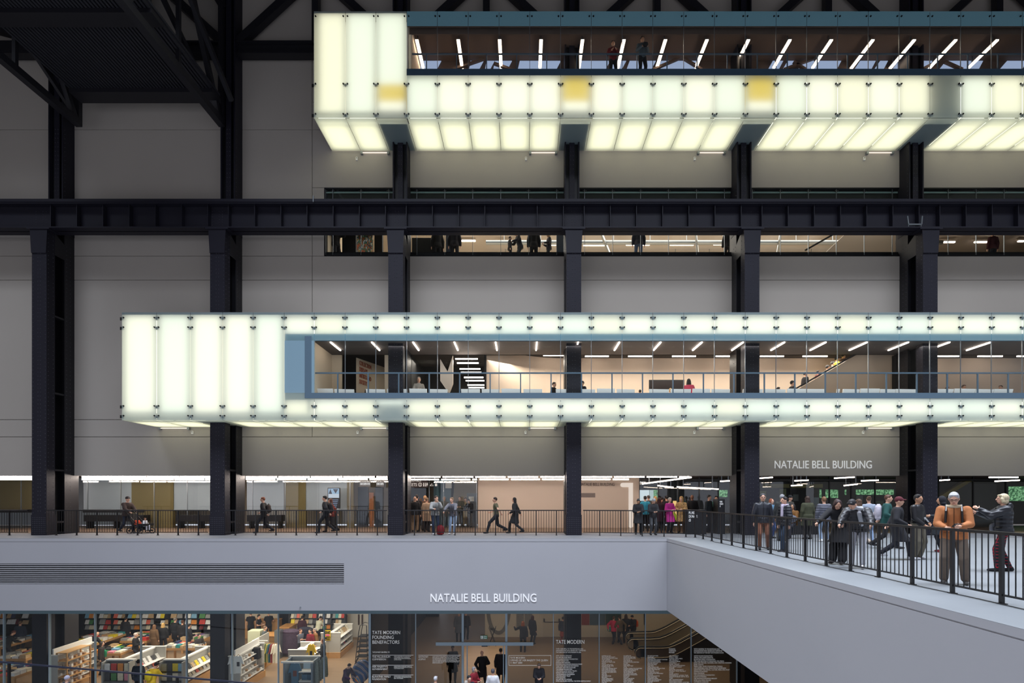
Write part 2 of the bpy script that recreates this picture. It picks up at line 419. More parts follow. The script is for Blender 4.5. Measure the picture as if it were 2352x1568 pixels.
# ---------------------------------------------------------------- roof trusses and wall struts
for nm, x0, lab, far in (('roof_truss', PX(507, 23.6), 'deep black roof truss running towards the viewer, right edge of the dark deck', 1),
                         ('roof_truss', PX(178, 23.6), 'black roof truss running towards the viewer at the far left', 0)):
    z0 = 1.65+17.1; t = thing(nm, lab, 'truss', (x0, 23.5, z0), 'roof trusses')
    m = MB(); m.bar((x0, 23.7, z0), (x0, 6, z0), .28, .3); m.build('bottom_chord', M_steel2, t)
    m = MB(); m.bar((x0, 23.7, z0+5.5), (x0, 6, z0+5.5), .3, .3); m.build('top_chord', M_steel2, t)
    for j in range(6):
        ya = 23.5-j*2.8
        m = MB(); m.bar((x0, ya, z0+(0 if j % 2 == 0 else 5.5)), (x0, ya-2.8, z0+(5.5 if j % 2 == 0 else 0)), .2, .2); m.build('diagonal', M_steel2, t)
        m = MB(); m.bar((x0, ya-2.8, z0), (x0, ya-2.8, z0+5.5), .14, .14); m.build('upright', M_steel2, t)
    m = MB(); m.bar((x0, 23.65, z0-.1), (x0, 23.65, z0+5.5), .2, .2); m.build('upright', M_steel2, t)
    m = MB(); m.bar((x0+.55, 23.5, z0+.9), (x0+.25, 15, z0+7), .16, .2); m.build('wind_brace', M_steel2, t)
    m = MB(); m.bar((x0-.1, 23.5, z0+.4), (x0-.9, 17.5, z0+5), .14, .2); m.build('wind_brace', M_steel2, t)
zd = 1.65+17.75; xa, xb = PX(176, 23.0), PX(500, 23.0)
t = thing('roof_deck', 'dark corrugated deck hung between two roof trusses at upper left', 'deck', ((xa+xb)/2, 23, zd))
m = MB()
nn = 44; ys = (5, 23.2)
for i in range(nn):
    x0 = xa+(xb-xa)*i/nn; dx = (xb-xa)/nn
    m.box(x0, x0+dx*.55, ys[0], ys[1], zd+.12, zd+.32); m.box(x0+dx*.55, x0+dx, ys[0], ys[1], zd+.22, zd+.32)
m.build('corrugated_sheet', mat('deck_sheet', (38,38,44), .6), t)
for (ya, yb_) in ((22.6, 23.25), (18.9, 19.5), (13.4, 14)):
    m = MB(); m.box(xa, xb, ya, yb_, zd-.05, zd+.12); m.build('cross_beam', M_steel2, t)
for k, cx in enumerate(CX[:-1]+[CX[-1]]):
    x1 = cx+BAY-.34; x0 = cx+.34
    if k == 0: x1 = xa+2; 
    z = PZ(113, 23.9)
    t = thing('wall_truss', 'black horizontal strut and braces between upper columns, %s bay from the left' % ordn(k+2), 'truss', ((x0+x1)/2, 23.9, z), 'wall struts')
    if k < 2:
     m = MB(); m.box(x0, cx+BAY-.34, 23.75, 24.15, z+.2, z+.28); m.box(x0, cx+BAY-.34, 23.75, 24.15, z-.3, z-.22); m.box(x0, cx+BAY-.34, 23.93, 23.97, z-.22, z+.2); m.build('strut', M_steel2, t)
    mid = cx+BAY/2
    for e in (x0, cx+BAY-.34):
        m = MB(); m.bar((e, 23.95, z+.3), (mid, 23.95, z+3.6), .3, .34); m.build('brace', M_steel2, t)
    m = MB(); m.bar((mid, 23.95, z+.2), (mid, 23.95, z+3.9), .3, .3); m.build('hanger', M_steel2, t)
z = PZ(113, 23.9)
t = thing('wall_truss', 'black horizontal strut left of the leftmost upper column', 'truss', (-25, 23.9, z), 'wall struts')
m = MB(); m.box(XL, CX[0]-.34, 23.75, 24.15, z-.3, z+.28); m.build('strut', M_steel2, t)
m = MB(); m.bar((CX[0]-.3, 23.95, z+.3), (XL+1.5, 23.95, z+3.6), .3, .34); m.build('brace', M_steel2, t)

# ================================================================ LIGHT BOXES
bolt_src = {}
def add_bolt(parent, x, z, y=None):
    """x, z are relative to the parent"""
    if 'b' not in bolt_src:
        m = MB(); m.cyl((0,0,0), (0,-.035,0), .032, 8); o = m.build('bolt', M_black, parent, world=False); o.location = (x, -.001, z); bolt_src['b'] = o
        return o
    c = inst(bolt_src['b'], parent, (x, -.001, z)); return c
def glass_panel(parent, x0, x1, z0, z1, front, boltz, name='glass_panel', yb=YB, label=None):
    t = .02; gp = .008
    m = MB(); w_, h_ = x1-x0, z1-z0
    vs = [(-w_/2+gp,0,0),(w_/2-gp,0,0),(w_/2-gp,t,0),(-w_/2+gp,t,0),(-w_/2+gp,0,h_),(w_/2-gp,0,h_),(w_/2-gp,t,h_),(-w_/2+gp,t,h_)]
    m.add(vs, [(0,1,5,4)]); m.cur = 1
    m.add(vs, [(0,3,2,1),(4,5,6,7),(1,2,6,5),(2,3,7,6),(3,0,4,7)])
    o = m.build(name, [front, M_edge], parent, world=False)
    o.location = Vector(((x0+x1)/2, yb, z0))-parent.location
    for bz in boltz:
        for sx_ in (-1, 1): add_bolt(o, sx_*(w_/2-.09), bz-z0)
    if label: o['label'] = label
    return o
def under_panel(parent, x0, x1, y0, y1, z, front):
    m = MB(); gp = .01; vs = [(x0+gp,y0,z),(x1-gp,y0,z),(x1-gp,y1,z),(x0+gp,y1,z),(x0+gp,y0,z+.02),(x1-gp,y0,z+.02),(x1-gp,y1,z+.02),(x0+gp,y1,z+.02)]
    m.add(vs, [(0,3,2,1)]); m.cur = 1
    m.add(vs, [(4,5,6,7),(0,1,5,4),(1,2,6,5),(2,3,7,6),(3,0,4,7)])
    return m.build('soffit_panel', [front, M_edge], parent)
def emitter(parent, x0, x1, z0, z1, m_, y=None, d=.2):
    y = YB+d if y is None else y
    m = MB(); m.box(x0, x1, y, y+.02, z0, z1); return m.build('light_panel', m_, parent)
def emitter_h(parent, x0, x1, y0, y1, z, m_):
    m = MB(); m.box(x0, x1, y0, y1, z, z+.02); return m.build('light_panel', m_, parent)
STEP = 1.319; J0 = PX(934, YB)
def joints(a, b): return [J0+STEP*i for i in range(a, b)]
M_panelS = emis('soffit_lamp_panel', (255,249,222), 2.3)
EM = [M_panelE, M_panelE, M_panelE2, M_panelE, M_panelE3, M_panelE2]
# ---- long lower box
zt, z1b, zo1, zo0, z0b, zb = PZ(717, YB), PZ(766, YB), PZ(781.6, YB), PZ(902, YB), PZ(919, YB), PZ(965, YB)
bz = [PZ(729.4, YB), PZ(751.4, YB), PZ(932, YB), PZ(954.4, YB)]
XR2 = J0+STEP*22
lb = thing('light_box', 'long glowing frosted glass box wrapping the gallery balcony at mid height', 'light box', ((PX(280, YB)+XR2)/2, YB, zb))
jx = [PX(p, YB) for p in (279.5, 360, 437.5, 511.4, 581.7, 653)]
rnd = random.Random(3)
for i in range(5):
    glass_panel(lb, jx[i], jx[i+1], zb, zt, M_frost, bz, label='tall frosted glass panel')
    emitter(lb, jx[i]+.17, jx[i+1]-.13, zb+.33, zt-.17, M_panelE2 if i in (1,4) else M_panelE, d=.17)
js = [PX(653, YB)]+joints(-3, 23)
for i in range(len(js)-1):
    a, b = js[i], js[i+1]
    gp_ = glass_panel(lb, a, b, zo1, zt, M_frost, bz[:2])
    if i == 0:                                      # frosted margin left of the opening
        glass_panel(lb, a, b, zo0+.002, zo1-.002, M_frostdark, [])
        m = MB(); m.box(a+.05, b, YB+.06, YB+.08, z0b, zo1); m.build('margin_lining', M_offw, lb)
    glass_panel(lb, a, b, zb, zo0, M_frost, bz[2:])
    e = rnd.choice(EM)
    emitter(lb, a+.07, b-.07, z1b+.02, zt-.22, e, d=.17)
    if i == 3: emitter(lb, a+.12, b-.12, z0b-.18, z0b-.04, M_panelE2, d=.12)
    else: emitter(lb, a+.07, b-.07, zb+.26, z0b-.04, rnd.choice(EM), d=.17)
# boards behind the blue bands, baffles
m = MB(); m.box(js[0], js[-1], YB+.04, YB+.06, zo1, z1b); m.box(js[0], js[-1], YB+.04, YB+.3, z1b, z1b+.01); m.build('upper_band_board', mat('band_board', (92,150,178), .6), lb)
m = MB(); m.box(js[0]+.88, js[-1], YB-.012, YB-.002, PZ(914.5, YB), zo0+.0); m.box(js[0], js[-1], YB+.04, YB+.3, z0b, z0b+.01); m.build('sill_band', mat('sill_board', (82,104,120), .6), lb)
m = MB(); m.box(js[0]+.88, MBX+.16, YB-.012, YB-.002, zo0, zo1+.18); m.build('margin_board', MATS['sill_board'], lb)
m = MB(); m.box(js[0]+.01, js[0]+.03, YB+.03, YB+.3, zb, zt); m.box(jx[0], jx[0]+.02, YB+.02, YW, zb, zt); m.build('end_baffle', M_offw, lb)
m = MB(); m.box(jx[0], XR2, YB+.02, YW, zt-.12, zt-.02); m.build('roof_slab', M_soffit, lb)
for i in range(0, len(js)-3, 3):
    m = MB(); m.box(js[i]+.1, js[i+3]-.1, YB+.9, YB+1.5, zt-.02, zt-.005); m.build('roof_light_panel', emis('roof_lamp_panel', (246,250,255), .85), lb)
m = MB(); m.box(jx[0]+.02, MBX, YB+.55, YB+.6, zb+.1, zt-.12); m.box(MBX, XR2, YB+.35, YB+.4, z1b, zt-.12); m.box(MBX, XR2, YB+.35, YB+.4, zb+.2, z0b); m.build('lining', M_offw, lb)
m = MB()
for a in jx+js[1:]:
    for (za, zb_) in ((bz[0], bz[1]), (bz[2], bz[3])):
        for z in (za, zb_): m.box(a-.1, a+.1, YB+.03, YB+.05, z-.10, z+.03)
m.build('brackets', MATS['groove'], lb)['kind'] = 'stuff'
# clear glazing of the opening
gx = [MBX+.16]+[j for j in js if j > MBX+.3]
for a, b in zip(gx, gx[1:]):
    m = MB(); m.box(a+.006, b-.006, YB+.004, YB+.016, zo0, zo1); m.build('clear_panel', M_clear, lb)
for a in gx[1:]:
    m = MB(); m.box(a-.012, a+.012, YB-.004, YB+.03, zo0, zo1); m.build('joint_strip', M_alu, lb)
# soffit
for i, (a, b) in enumerate(zip(jx+js[1:], jx[1:]+js[1:])):
    if b <= a: continue
    under_panel(lb, a, b, YB+.02, YW-.02, zb, M_frost)
    near = any(abs((a+b)/2-c) < .75 for c in CX)
    if not near: emitter_h(lb, a+.1, b-.1, YB+.45, YW-.12, zb+.16, M_panelS)
m = MB(); m.box(jx[0], XR2, YB+.3, YW, zb+.2, zb+.24); m.build('floor_slab', M_soffit, lb)

# ---- upper box
UT, UO1, UO0, UL, UBt = PZ(26, YB), PZ(60, YB), PZ(158, YB), PZ(173, YB), PZ(271, YB)
ub = thing('light_box', 'glowing frosted glass box with a viewing balcony near the roof', 'light box', ((PX(721, YB)+XR2)/2, YB, UBt))
ubz = [PZ(38, YB), PZ(193, YB), PZ(262, YB)]
ux = [PX(p, YB) for p in (720.5, 793.6, 863.6, 934)]
for i in range(3):
    glass_panel(ub, ux[i], ux[i+1], UBt, UT, M_frost, ubz, label='tall frosted glass panel')
    if i == 2:
        emitter(ub, ux[i]+.12, ux[i+1]-.1, PZ(193, YB), UT-.14, M_panelE2, d=.17)
        emitter(ub, ux[i]+.12, ux[i+1]-.1, PZ(232, YB), PZ(194, YB), M_panelY, d=.17)
        emitter(ub, ux[i]+.12, ux[i+1]-.1, UBt+.3, PZ(233, YB), M_panelE, d=.17)
    else: emitter(ub, ux[i]+(.25 if i == 0 else .12), ux[i+1]-.1, UBt+.3, UT-.14, M_panelE2 if i else M_panelE3, d=.17)
uj = joints(0, 23)
for i, (a, b) in enumerate(zip(uj, uj[1:])):
    glass_panel(ub, a, b, UO1, UT, M_frostdk2, ubz[:1])
    glass_panel(ub, a, b, UBt, UL, M_frost, ubz[1:])
    if i in (5, 11):
        emitter(ub, a+.12, b-.12, PZ(232, YB), PZ(184, YB), M_panelY, d=.17); emitter(ub, a+.12, b-.12, UBt+.3, PZ(233, YB), M_panelE, d=.17)
    elif i != 17: emitter(ub, a+.08, b-.08, UBt+.26, UL-.15, rnd.choice(EM), d=.17)
    m = MB(); m.box(a+.006, b-.006, YB+.004, YB+.016, UO0, UO1); m.build('clear_panel', M_clear, ub)
for a in uj[1:]:
    m = MB(); m.box(a-.009, a+.009, YB-.004, YB+.03, UO0, UO1); m.build('joint_strip', M_alu, ub)
m = MB(); m.box(uj[0], uj[-1], YB-.005, YB+.08, UL, UO0); m.build('sill_band', mat('sill_dark', (60,82,100), .5), ub)
m = MB(); m.box(uj[0], uj[-1], YB+.08, YB+.35, UL-.02, UL); m.box(ux[0], ux[0]+.02, YB+.02, YW, UBt, UT); m.box(uj[0]+.0, uj[0]+.04, YB+.03, YB+.35, UBt, UT); m.build('end_baffle', M_offw, ub)
m = MB(); m.box(ux[0], XR2, YB+.02, YW, UT-.1, UT-.02); m.build('roof_slab', M_brown, ub)
m = MB(); m.box(ux[0]+.02, uj[0], YB+.4, YB+.45, UBt+.1, UT-.1); m.box(uj[0], XR2, YB+.35, YB+.4, UBt+.1, UL); m.build('lining', M_offw, ub)
m = MB(); m.box(uj[0], XR2, YB+.38, YB+.42, UO1, UT-.1); m.box(uj[0], XR2, YB+.03, YB+.06, UO1, UT-.1); m.build('bulkhead', M_brown, ub)
m = MB()
for a in ux+uj[1:]:
    for z in ubz[1:]: m.box(a-.1, a+.1, YB+.03, YB+.05, z-.10, z+.03)
m.build('brackets', MATS['groove'], ub)['kind'] = 'stuff'
for i, (a, b) in enumerate(zip(ux+uj[1:], ux[1:]+uj[1:])):
    if b <= a: continue
    near = any(abs((a+b)/2-c) < .67 for c in CX)
    under_panel(ub, a, b, YB+.02, YB+.28, UBt, M_frost)
    under_panel(ub, a, b, YB+.28, YW-.02, UBt, M_frost)
    if not near: emitter_h(ub, a+.1, b-.1, YB+.2, YW-.12, UBt+.17, M_panelS)
    else:
        m = MB(); m.box(a+.02, b-.02, YB+.35, YW-.05, UBt+.03, UBt+.06); m.build('beam_cover', M_soffit, ub)
m = MB(); m.box(ux[0], XR2, YB+.35, YW, UBt+.22, UBt+.26); m.build('floor_slab', M_soffit, ub)
# fluorescent tubes and little sensors below the boxes
for grp, pts, zz, zp in (('tubes under the upper light box', [(831, 892), (1218, 1277), (1604, 1664), (1992, 2050)], 350.5, 365), ('tubes under the long light box', [(367, 433), (830, 890), (1216, 1275), (1602, 1662), (1990, 2050)], 983, 992)):
    for i, (a, b) in enumerate(pts):
        yy = YW-.08; z = PZ(zz, yy); A, B = PX(a, yy), PX(b, yy)
        t = thing('tube_light', 'thin white fluorescent tube, %s from left of the %s' % (ordn(i+1), grp), 'light', ((A+B)/2, yy, z), grp)
        m = MB(); m.cyl((A, yy, z), (B, yy, z), .022, 8); m.build('tube', emis('tube_glow', (255,240,225), 1.2), t)
        for q in (A, B):
            m = MB(); m.box(q-.05, q+.05, yy-.05, yy+.08, z-.07, z+.05); m.build('end_cap', M_alu, t)
for lvl, zz, xs in (('upper', 365.5, (820, 1208, 1595, 1984)), ('long', 993, (443, 822, 1207, 1594, 1981))):
    for i, x in enumerate(xs):
        t = thing('wall_sensor', 'small white sensor box on the wall under the %s light box, %s from left' % (lvl, ordn(i+1)), 'sensor', (PX(x, YW), YW, PZ(zz+4, YW)), 'wall sensors')
        m = MB(); X0 = PX(x, YW); Z0 = PZ(zz, YW); m.box(X0-.045, X0+.045, YW-.06, YW, Z0-.07, Z0+.07); m.build('housing', M_white, t)
        m = MB(); m.cyl((X0, YW-.06, Z0+.02), (X0, YW-.075, Z0+.02), .02, 8); m.build('lens', M_black, t)
# wall lettering
text_mesh('wall_lettering', 'NATALIE BELL BUILDING', M_text, None, (PX(1779, YW), PX(2002, YW), PZ(1075.5, YW), PZ(1057.5, YW)), YW, .02, label='pale letters NATALIE BELL BUILDING on the wall above the bridge entrance', cat='lettering')
text_mesh('fascia_lettering', 'NATALIE BELL BUILDING', M_text, None, (PX(989, YF), PX(1232, YF), PZ(1382, YF), PZ(1363, YF)), YF, .02, label='white letters NATALIE BELL BUILDING on the grey fascia', cat='lettering')
# ================================================================ GALLERY ROOMS
def strip(grp, label, a, b, r=.03, m_=None, housing=True, name='strip_light', w=.09, h=.05, top=None):
    a = Vector(a); b = Vector(b); t = thing(name, label, 'light', (a+b)/2, grp)
    d = (b-a).normalized()
    m = MB(); m.bar(a, b, w*.7, h); m.build('diffuser', m_ or M_strip, t)
    if housing:
        m = MB(); hz = Vector((0,0,h/2+.015)); m.bar(a+hz, b+hz, w, .03); m.build('housing', M_white, t)
    if top:
        for q in (.15, .85):
            p = a.lerp(b, q); m = MB(); m.box(p.x-.02, p.x+.02, p.y-.02, p.y+.02, p.z+h/2+.03, top); m.build('hanger', M_alu, t)
    return t
# --- upper viewing balcony
UCZ = UT-.12
m = MB(); m.box(UBX-.3, XR, YB+.42, 24.7, UCZ, UCZ+.1); struct('ceiling_upper', m, M_brown)
m = MB(); m.box(uj[0], XR, YB+.4, 26.5, UB0-.2, UB0); struct('floor_upper', m, M_beige2)
m = MB(); m.box(UBX, XR, 24.6, 24.7, UB0, UCZ); struct('wall_upper', m, M_brown)
m = MB(); m.box(uj[0]+.02, uj[0]+.12, YB+.4, 24.6, UB0, UCZ); struct('wall_upper_side', m, M_beige)
for i in range(15):
    px = 957+95.3*i; X0 = PX(px+ (0 if i else 2), 23.6)
    x = (px-VX)/51.65
    if x > XR2: break
    strip('ceiling strips of the upper balcony', 'slim ceiling strip lamp of the upper balcony, %s from its left end' % ordn(i+1), (x, 23.04, 22.0), (x, 24.58, 22.0), w=.16, top=UCZ, m_=emis('strip_upper', (255,226,200), 10))
# glowing panes and bars standing in for rooflight reflections in the balcony glass
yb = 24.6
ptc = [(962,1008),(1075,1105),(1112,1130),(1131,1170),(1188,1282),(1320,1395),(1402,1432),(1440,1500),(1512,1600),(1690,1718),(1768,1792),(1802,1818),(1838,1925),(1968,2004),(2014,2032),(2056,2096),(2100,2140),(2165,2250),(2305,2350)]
ws = thing('rooflight_reflection', 'row of pale blue glowing panes standing in for rooflight reflections, upper balcony', 'window', (PX(1650, yb), yb, PZ(160, yb)))
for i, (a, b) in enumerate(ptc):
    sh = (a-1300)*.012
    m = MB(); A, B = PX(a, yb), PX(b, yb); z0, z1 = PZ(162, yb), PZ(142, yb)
    m.prism([(A-sh*.02, z0), (B-.1, z0), (B+.12, z1), (A+.12, z1)], yb-.06, yb-.03); m.build('pane', emis('reflection_glow', (176,192,228), .75), ws)
for i, (a, b, c, d) in enumerate([(1040,160,1112,135),(1135,146,1180,162),(1500,160,1560,134),(1570,134,1612,160),(1800,160,1870,134),(1822,142,1850,160),(2120,158,2160,138),(2170,142,2210,160)]):
    m = MB(); m.bar((PX(a, yb-.15), yb-.15, PZ(b, yb-.15)), (PX(c, yb-.15), yb-.15, PZ(d, yb-.15)), .12, .1); tag(m.build('reflection_truss_bar', M_brown), 'brown diagonal bar before the upper rooflight reflection panes, %s from left' % ordn(i+1), 'bar', 'diagonal bars over the reflection panes')
def glassrail(nm, lab, x0, x1, y, z0, z1, pitch, mrail, off=0, thick=.05, pt=.04):
    t = thing(nm, lab, 'railing', ((x0+x1)/2, y, z0))
    m = MB(); m.box(x0, x1, y-thick/2, y+thick/2, z1-thick, z1); m.build('handrail', mrail, t)
    x = x0+off; src = None
    while x < x1:
        if src is None:
            mm = MB(); mm.box(-pt/2, pt/2, -pt/2, pt/2, 0, z1-thick-z0); src = mm.build('post', mrail, t, world=False); src.location = (x-t.location.x, 0, 0)
        else: inst(src, t, (x-t.location.x, 0, 0))
        x += pitch
    return t
glassrail('balcony_railing', 'thin metal railing of the upper balcony behind the glass', uj[0]+.05, XR2, 22.75, UB0, PZ(123, 22.75), 1.32, M_rail, .7)
glassrail('balcony_railing', 'blue-grey metal railing of the long balcony behind the glass', MBX+.2, XR2, 22.45, 5.2, PZ(855, 22.45), 1.32, M_rail, 1.0, .06, .05)
# --- middle gallery
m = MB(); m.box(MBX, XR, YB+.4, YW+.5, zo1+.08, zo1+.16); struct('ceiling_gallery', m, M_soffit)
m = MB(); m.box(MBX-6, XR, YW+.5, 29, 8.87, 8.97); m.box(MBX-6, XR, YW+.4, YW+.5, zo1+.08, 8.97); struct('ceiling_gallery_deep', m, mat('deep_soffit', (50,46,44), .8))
m = MB(); m.box(MBX, XR, YB+.4, 29, MB0-.1, MB0); struct('floor_gallery', m, M_beige)
m = MB(); m.box(MBX, MBX+.1, YB+.1, YW+.6, MB0, zo1+.1); struct('wall_gallery_side', m, M_beige2)
yr = YW+.45
m = MB(); m.box(MBX, PX(785, yr), yr, yr+.1, MB0, zo1+.1); m.box(PX(941, yr)-1.2, PX(941, yr), yr, yr+.1, MB0, zo1+.1); struct('wall_gallery', m, M_beige2)
m = MB(); m.add([(PX(818, yr), yr, MB0), (PX(892, 27.5), 27.5, MB0), (PX(892, 27.5), 27.5, 8.5), (PX(818, yr), yr, 8.35)], [(0,1,2,3)]); 
m.add([(PX(818, yr)-.02, yr+.1, MB0), (PX(892, 27.5)-.1, 27.6, MB0), (PX(892, 27.5)-.1, 27.6, 8.5), (PX(818, yr)-.02, yr+.1, 8.35)], [(3,2,1,0)])
struct('wall_angled', m, M_beige2)
m = MB(); m.box(MBX-6, PX(1113, 28.5)+1.0, 28.5, 28.6, MB0, 9.4); struct('wall_gallery_dark', m, M_black2)
m = MB(); 
for i in range(52):                                # shallow curved wall to the right
    a = i/52; b = (i+1)/52
    f = lambda q: (PX(1113, 24.9)+q*31, 24.9+1.9*math.sin(min(1, q*8)*math.pi/2))
    (xa, ya), (xb, yb2) = f(a), f(b); m.add([(xa,ya,MB0),(xb,yb2,MB0),(xb,yb2,8.88),(xa,ya,8.88),(xa,ya+.1,MB0),(xb,yb2+.1,MB0),(xb,yb2+.1,8.88),(xa,ya+.1,8.88)], [(0,1,2,3),(7,6,5,4),(3,2,6,7)])
struct('wall_curved', m, M_beige)
o = text_mesh('wall_lettering', 'COLLECTION\nDISPLAYS\nARTISTS AND\nSOCIETY', mat('rust_lettering', (150,70,44), .7), None, (0, 1.0, 7.2, 8.3), 0, .02, spacing=1.0)
tag(o, 'rust coloured lettering about collection displays on the angled gallery wall', 'lettering')
# lettering turned to the wall
A = Vector((PX(818, yr), yr, 0)); B = Vector((PX(892, 27.5), 27.5, 0)); d = (B-A).normalized()
o.rotation_euler = (0,0,math.atan2(d.y, d.x)); p = A+d*.68; o.location = (p.x+.05, p.y-.03, 7.15)
# dark display niche and chrome wedge, white strip lamps
m = MB(); x0, x1 = PX(942, yr), PX(1113, yr); m.box(x0, x0+.06, yr, 28.5, MB0, 8.5); m.box(x1-.02, x1+.08, yr, 28.5, MB0, 8.88); struct('wall_niche', m, M_black2)
m = MB(); m.prism([(PX(1011, 24.9), PZ(824, 24.9)), (PX(1028, 24.9), PZ(853, 24.9)), (PX(1040, 24.9), PZ(816, 24.9)), (PX(1040, 24.9), PZ(880, 24.9)), (PX(1031, 24.9), PZ(903, 24.9)), (PX(1011, 24.9), PZ(874, 24.9))], 24.9, 25.1)
tag(m.build('mirror_wedge', mat('crumpled_chrome', (214,204,192), .4, .3, bump=.8, nscale=6)), 'crumpled mirror-like wedge sculpture hanging in the dark gallery niche', 'sculpture')
for i, (a, b, y) in enumerate([(1046,1097,824),(1050,1099,833.5),(1056,1103,847),(1059,1105,855),(1066,1110,866.5),(1070,1112,874),(1074,1112,884),(1077,1112,890)]):
    yy = 24.75+i*.1
    strip('lamps stacked in the gallery niche', 'white horizontal strip lamp in the dark gallery niche, %s from the top' % ordn(i+1), (PX(a, yy), yy, PZ(y, yy)), (PX(b, yy), yy, PZ(y, yy)), housing=False, w=.08)
k = 0
for i in range(17):
    pt = 754+95.9*i; x = (pt-VX)/53.0
    if x > XR2: break
    x = (pt+ (0))-VX
    x = x/53.2
    strip('ceiling strips of the long balcony', 'slim lit ceiling strip of the long balcony, %s from its left end' % ordn(i+1), (x, 22.62, zo1+.05), (x+.05*(1 if x < 0 else -1)*0, 23.87, zo1+.05), w=.07, housing=False)
for i, (a, b) in enumerate([(1248,1294),(1344,1398),(1443,1497),(1544,1598),(1644,1700),(1746,1800),(1844,1900),(2130,2202),(2246,2302),(2336,2352)]):
    yy = 25.9; z = PZ(818 if i else 816, yy)
    strip('lamps above the curved gallery wall', 'horizontal strip lamp hung above the curved gallery wall, %s from left' % ordn(i+1), (PX(a, yy), yy, z), (PX(b, yy), yy, z))
# escalator flank crossing the gallery
def flank(name, lab, pts, y0, y1, m_, railm=None, z0=None):
    t = thing(name, lab, 'escalator', (pts[0][0], y0, min(p[1] for p in pts)))
    m = MB(); m.prism(pts, y0, y1); m.build('balustrade', m_, t); return t
ye = 24.75
t = flank('escalator', 'escalator flank rising to the right inside the mid gallery', [(PX(1815, ye), MB0), (PX(2054, ye), MB0), (PX(2054, ye), PZ(812, ye)), (PX(1972, ye), PZ(812, ye)), (PX(1830, ye), PZ(895, ye))], ye, ye+.15, mat('bronze_steel', (176,158,140), .5, .1))
m = MB(); m.bar((PX(1826, ye), ye-.05, PZ(893, ye)), (PX(1968, ye), ye-.05, PZ(811, ye)), .05, .07); m.build('handrail', M_black, t)
m = MB(); m.prism([(PX(2054, 24.55), MB0), (PX(2080, 24.55), MB0), (PX(2080, 24.55), 8.4), (PX(2054, 24.55), 8.4)], 24.5, 24.7); struct('wall_pier', m, M_black2)
# information screen and benches on the balcony
ys = 25.9
t = thing('display_screen', 'wide dark display screen on the curved gallery wall', 'screen', (PX(1532, ys), ys, PZ(896, ys)))
m = MB(); m.box(PX(1491, ys), PX(1572, ys), ys, ys+.08, PZ(896, ys), PZ(872, ys)); m.build('frame', M_black, t)
m = MB(); m.box(PX(1494, ys), PX(1569, ys), ys-.01, ys-.003, PZ(895, ys), PZ(875, ys)); m.build('panel', mat('screen_glass', (44,38,38), .2), t)
lec = [(732,770),(771,818),(843,889),(891,939),(942,984),(986,1031),(1060,1105),(1107,1150),(1152,1199),(1202,1247),(1276,1320),(1323,1368),(1370,1413),(1415,1458),(1489,1536),(1538,1586),(1588,1630),(1631,1675),(1703,1750),(1753,1802),(1804,1850),(1850,1891),(1917,1925),(1931,1970),(1971,2016),(2016,2052),(2051,2102),(2139,2184),(2185,2234),(2233,2277),(2276,2321)]
yl = 22.95
for i, (a, b) in enumerate(lec):
    z1 = PZ(893 if i % 4 else 892, yl); A, B = PX(a, yl), PX(b, yl)-.02
    t = thing('balcony_armchair', 'white rounded balcony seat with low back, %s from the left end' % ordn(i+1), 'seat', ((A+B)/2, yl, MB0), 'white seats along the long balcony')
    sh = (B-A)*.06*(1 if i % 3 else .2); sk = max(-.08, min(.16, (a-1200)/6000))
    m = MB(); m.prism([(A+.03, MB0+.44), (B-.03, MB0+.44), (B-.01+sk, z1-sh*.3), (A+sk, z1)], yl, yl+.06); m.build('backrest', M_white, t)
    m = MB(); m.box(A+.02, B-.02, yl+.06, yl+.5, MB0+.38, MB0+.45); m.build('seat', M_white, t)
    m = MB(); m.box(A+.1, B-.1, yl+.1, yl+.45, MB0, MB0+.38); m.build('base', M_alu, t)
# --- level seen through the slot window
m = MB(); m.box(SBX, XR, YW+.4, 34, SB0-.2, SB0+.02); struct('floor_slot', m, M_beige2)
m = MB(); m.box(SBX, XR, YW+.4, 34, SB1+.1, SB1+.2); struct('ceiling_slot', m, mat('slot_ceiling', (170,160,150), .85))
m = MB(); m.box(SBX, XR, 33.5, 33.6, SB0, SB1+.1); m.box(SBX-.1, SBX, YW+.4, 33.6, SB0, SB1+.1); struct('wall_slot', m, M_beige2)
area('slot_room_lamp', (6, 28, SB1-.1), (0,0,0), 26, 6, 1500, (1.0, .93, .86))
sw = thing('slot_window', 'long ribbon window cut into the wall behind the girder', 'window', ((SBX+XR)/2, YW+.05, SB0))
m = MB(); m.box(SBX, XR, YW-.01, YW+.3, SB0, SB0+.05); m.box(SBX, SBX+.04, YW-.01, YW+.3, SB0, SB1); m.box(SBX, XR, YW-.01, YW+.3, SB1-.04, SB1); m.build('frame', M_black, sw)
m = MB(); m.box(SBX, XR, YW+.1, YW+.3, SB0+.05, SB0+.24); m.build('sill', M_black, sw)
x = PX(957, YW); xs = []
while x > SBX+.3: x -= 1.314
while x < XR: xs.append(x); x += 1.314
xs = [SBX+.04]+[q for q in xs if q > SBX+.3]+[XR]
for a, b in zip(xs, xs[1:]):
    m = MB(); m.box(a+.008, b-.008, YW+.04, YW+.055, SB0+.05, SB1-.05); m.build('pane', M_clear, sw)
    for q in (a+.06, b-.06):
        m = MB(); m.cyl((q, YW+.04, PZ(438, YW)), (q, YW+.0, PZ(438, YW)), .028, 8); m.build('bolt', M_black, sw)
    m = MB(); m.box(a-.01, a+.01, YW+.03, YW+.07, SB0+.05, SB1-.05); m.build('mullion', M_alu, sw)
m = MB(); m.box(SBX, XR, YW+.1, YW+.12, PZ(440.5, YW), PZ(437, YW)); m.build('top_rail', mat('pale_green_edge', (150,176,168), .4), sw)
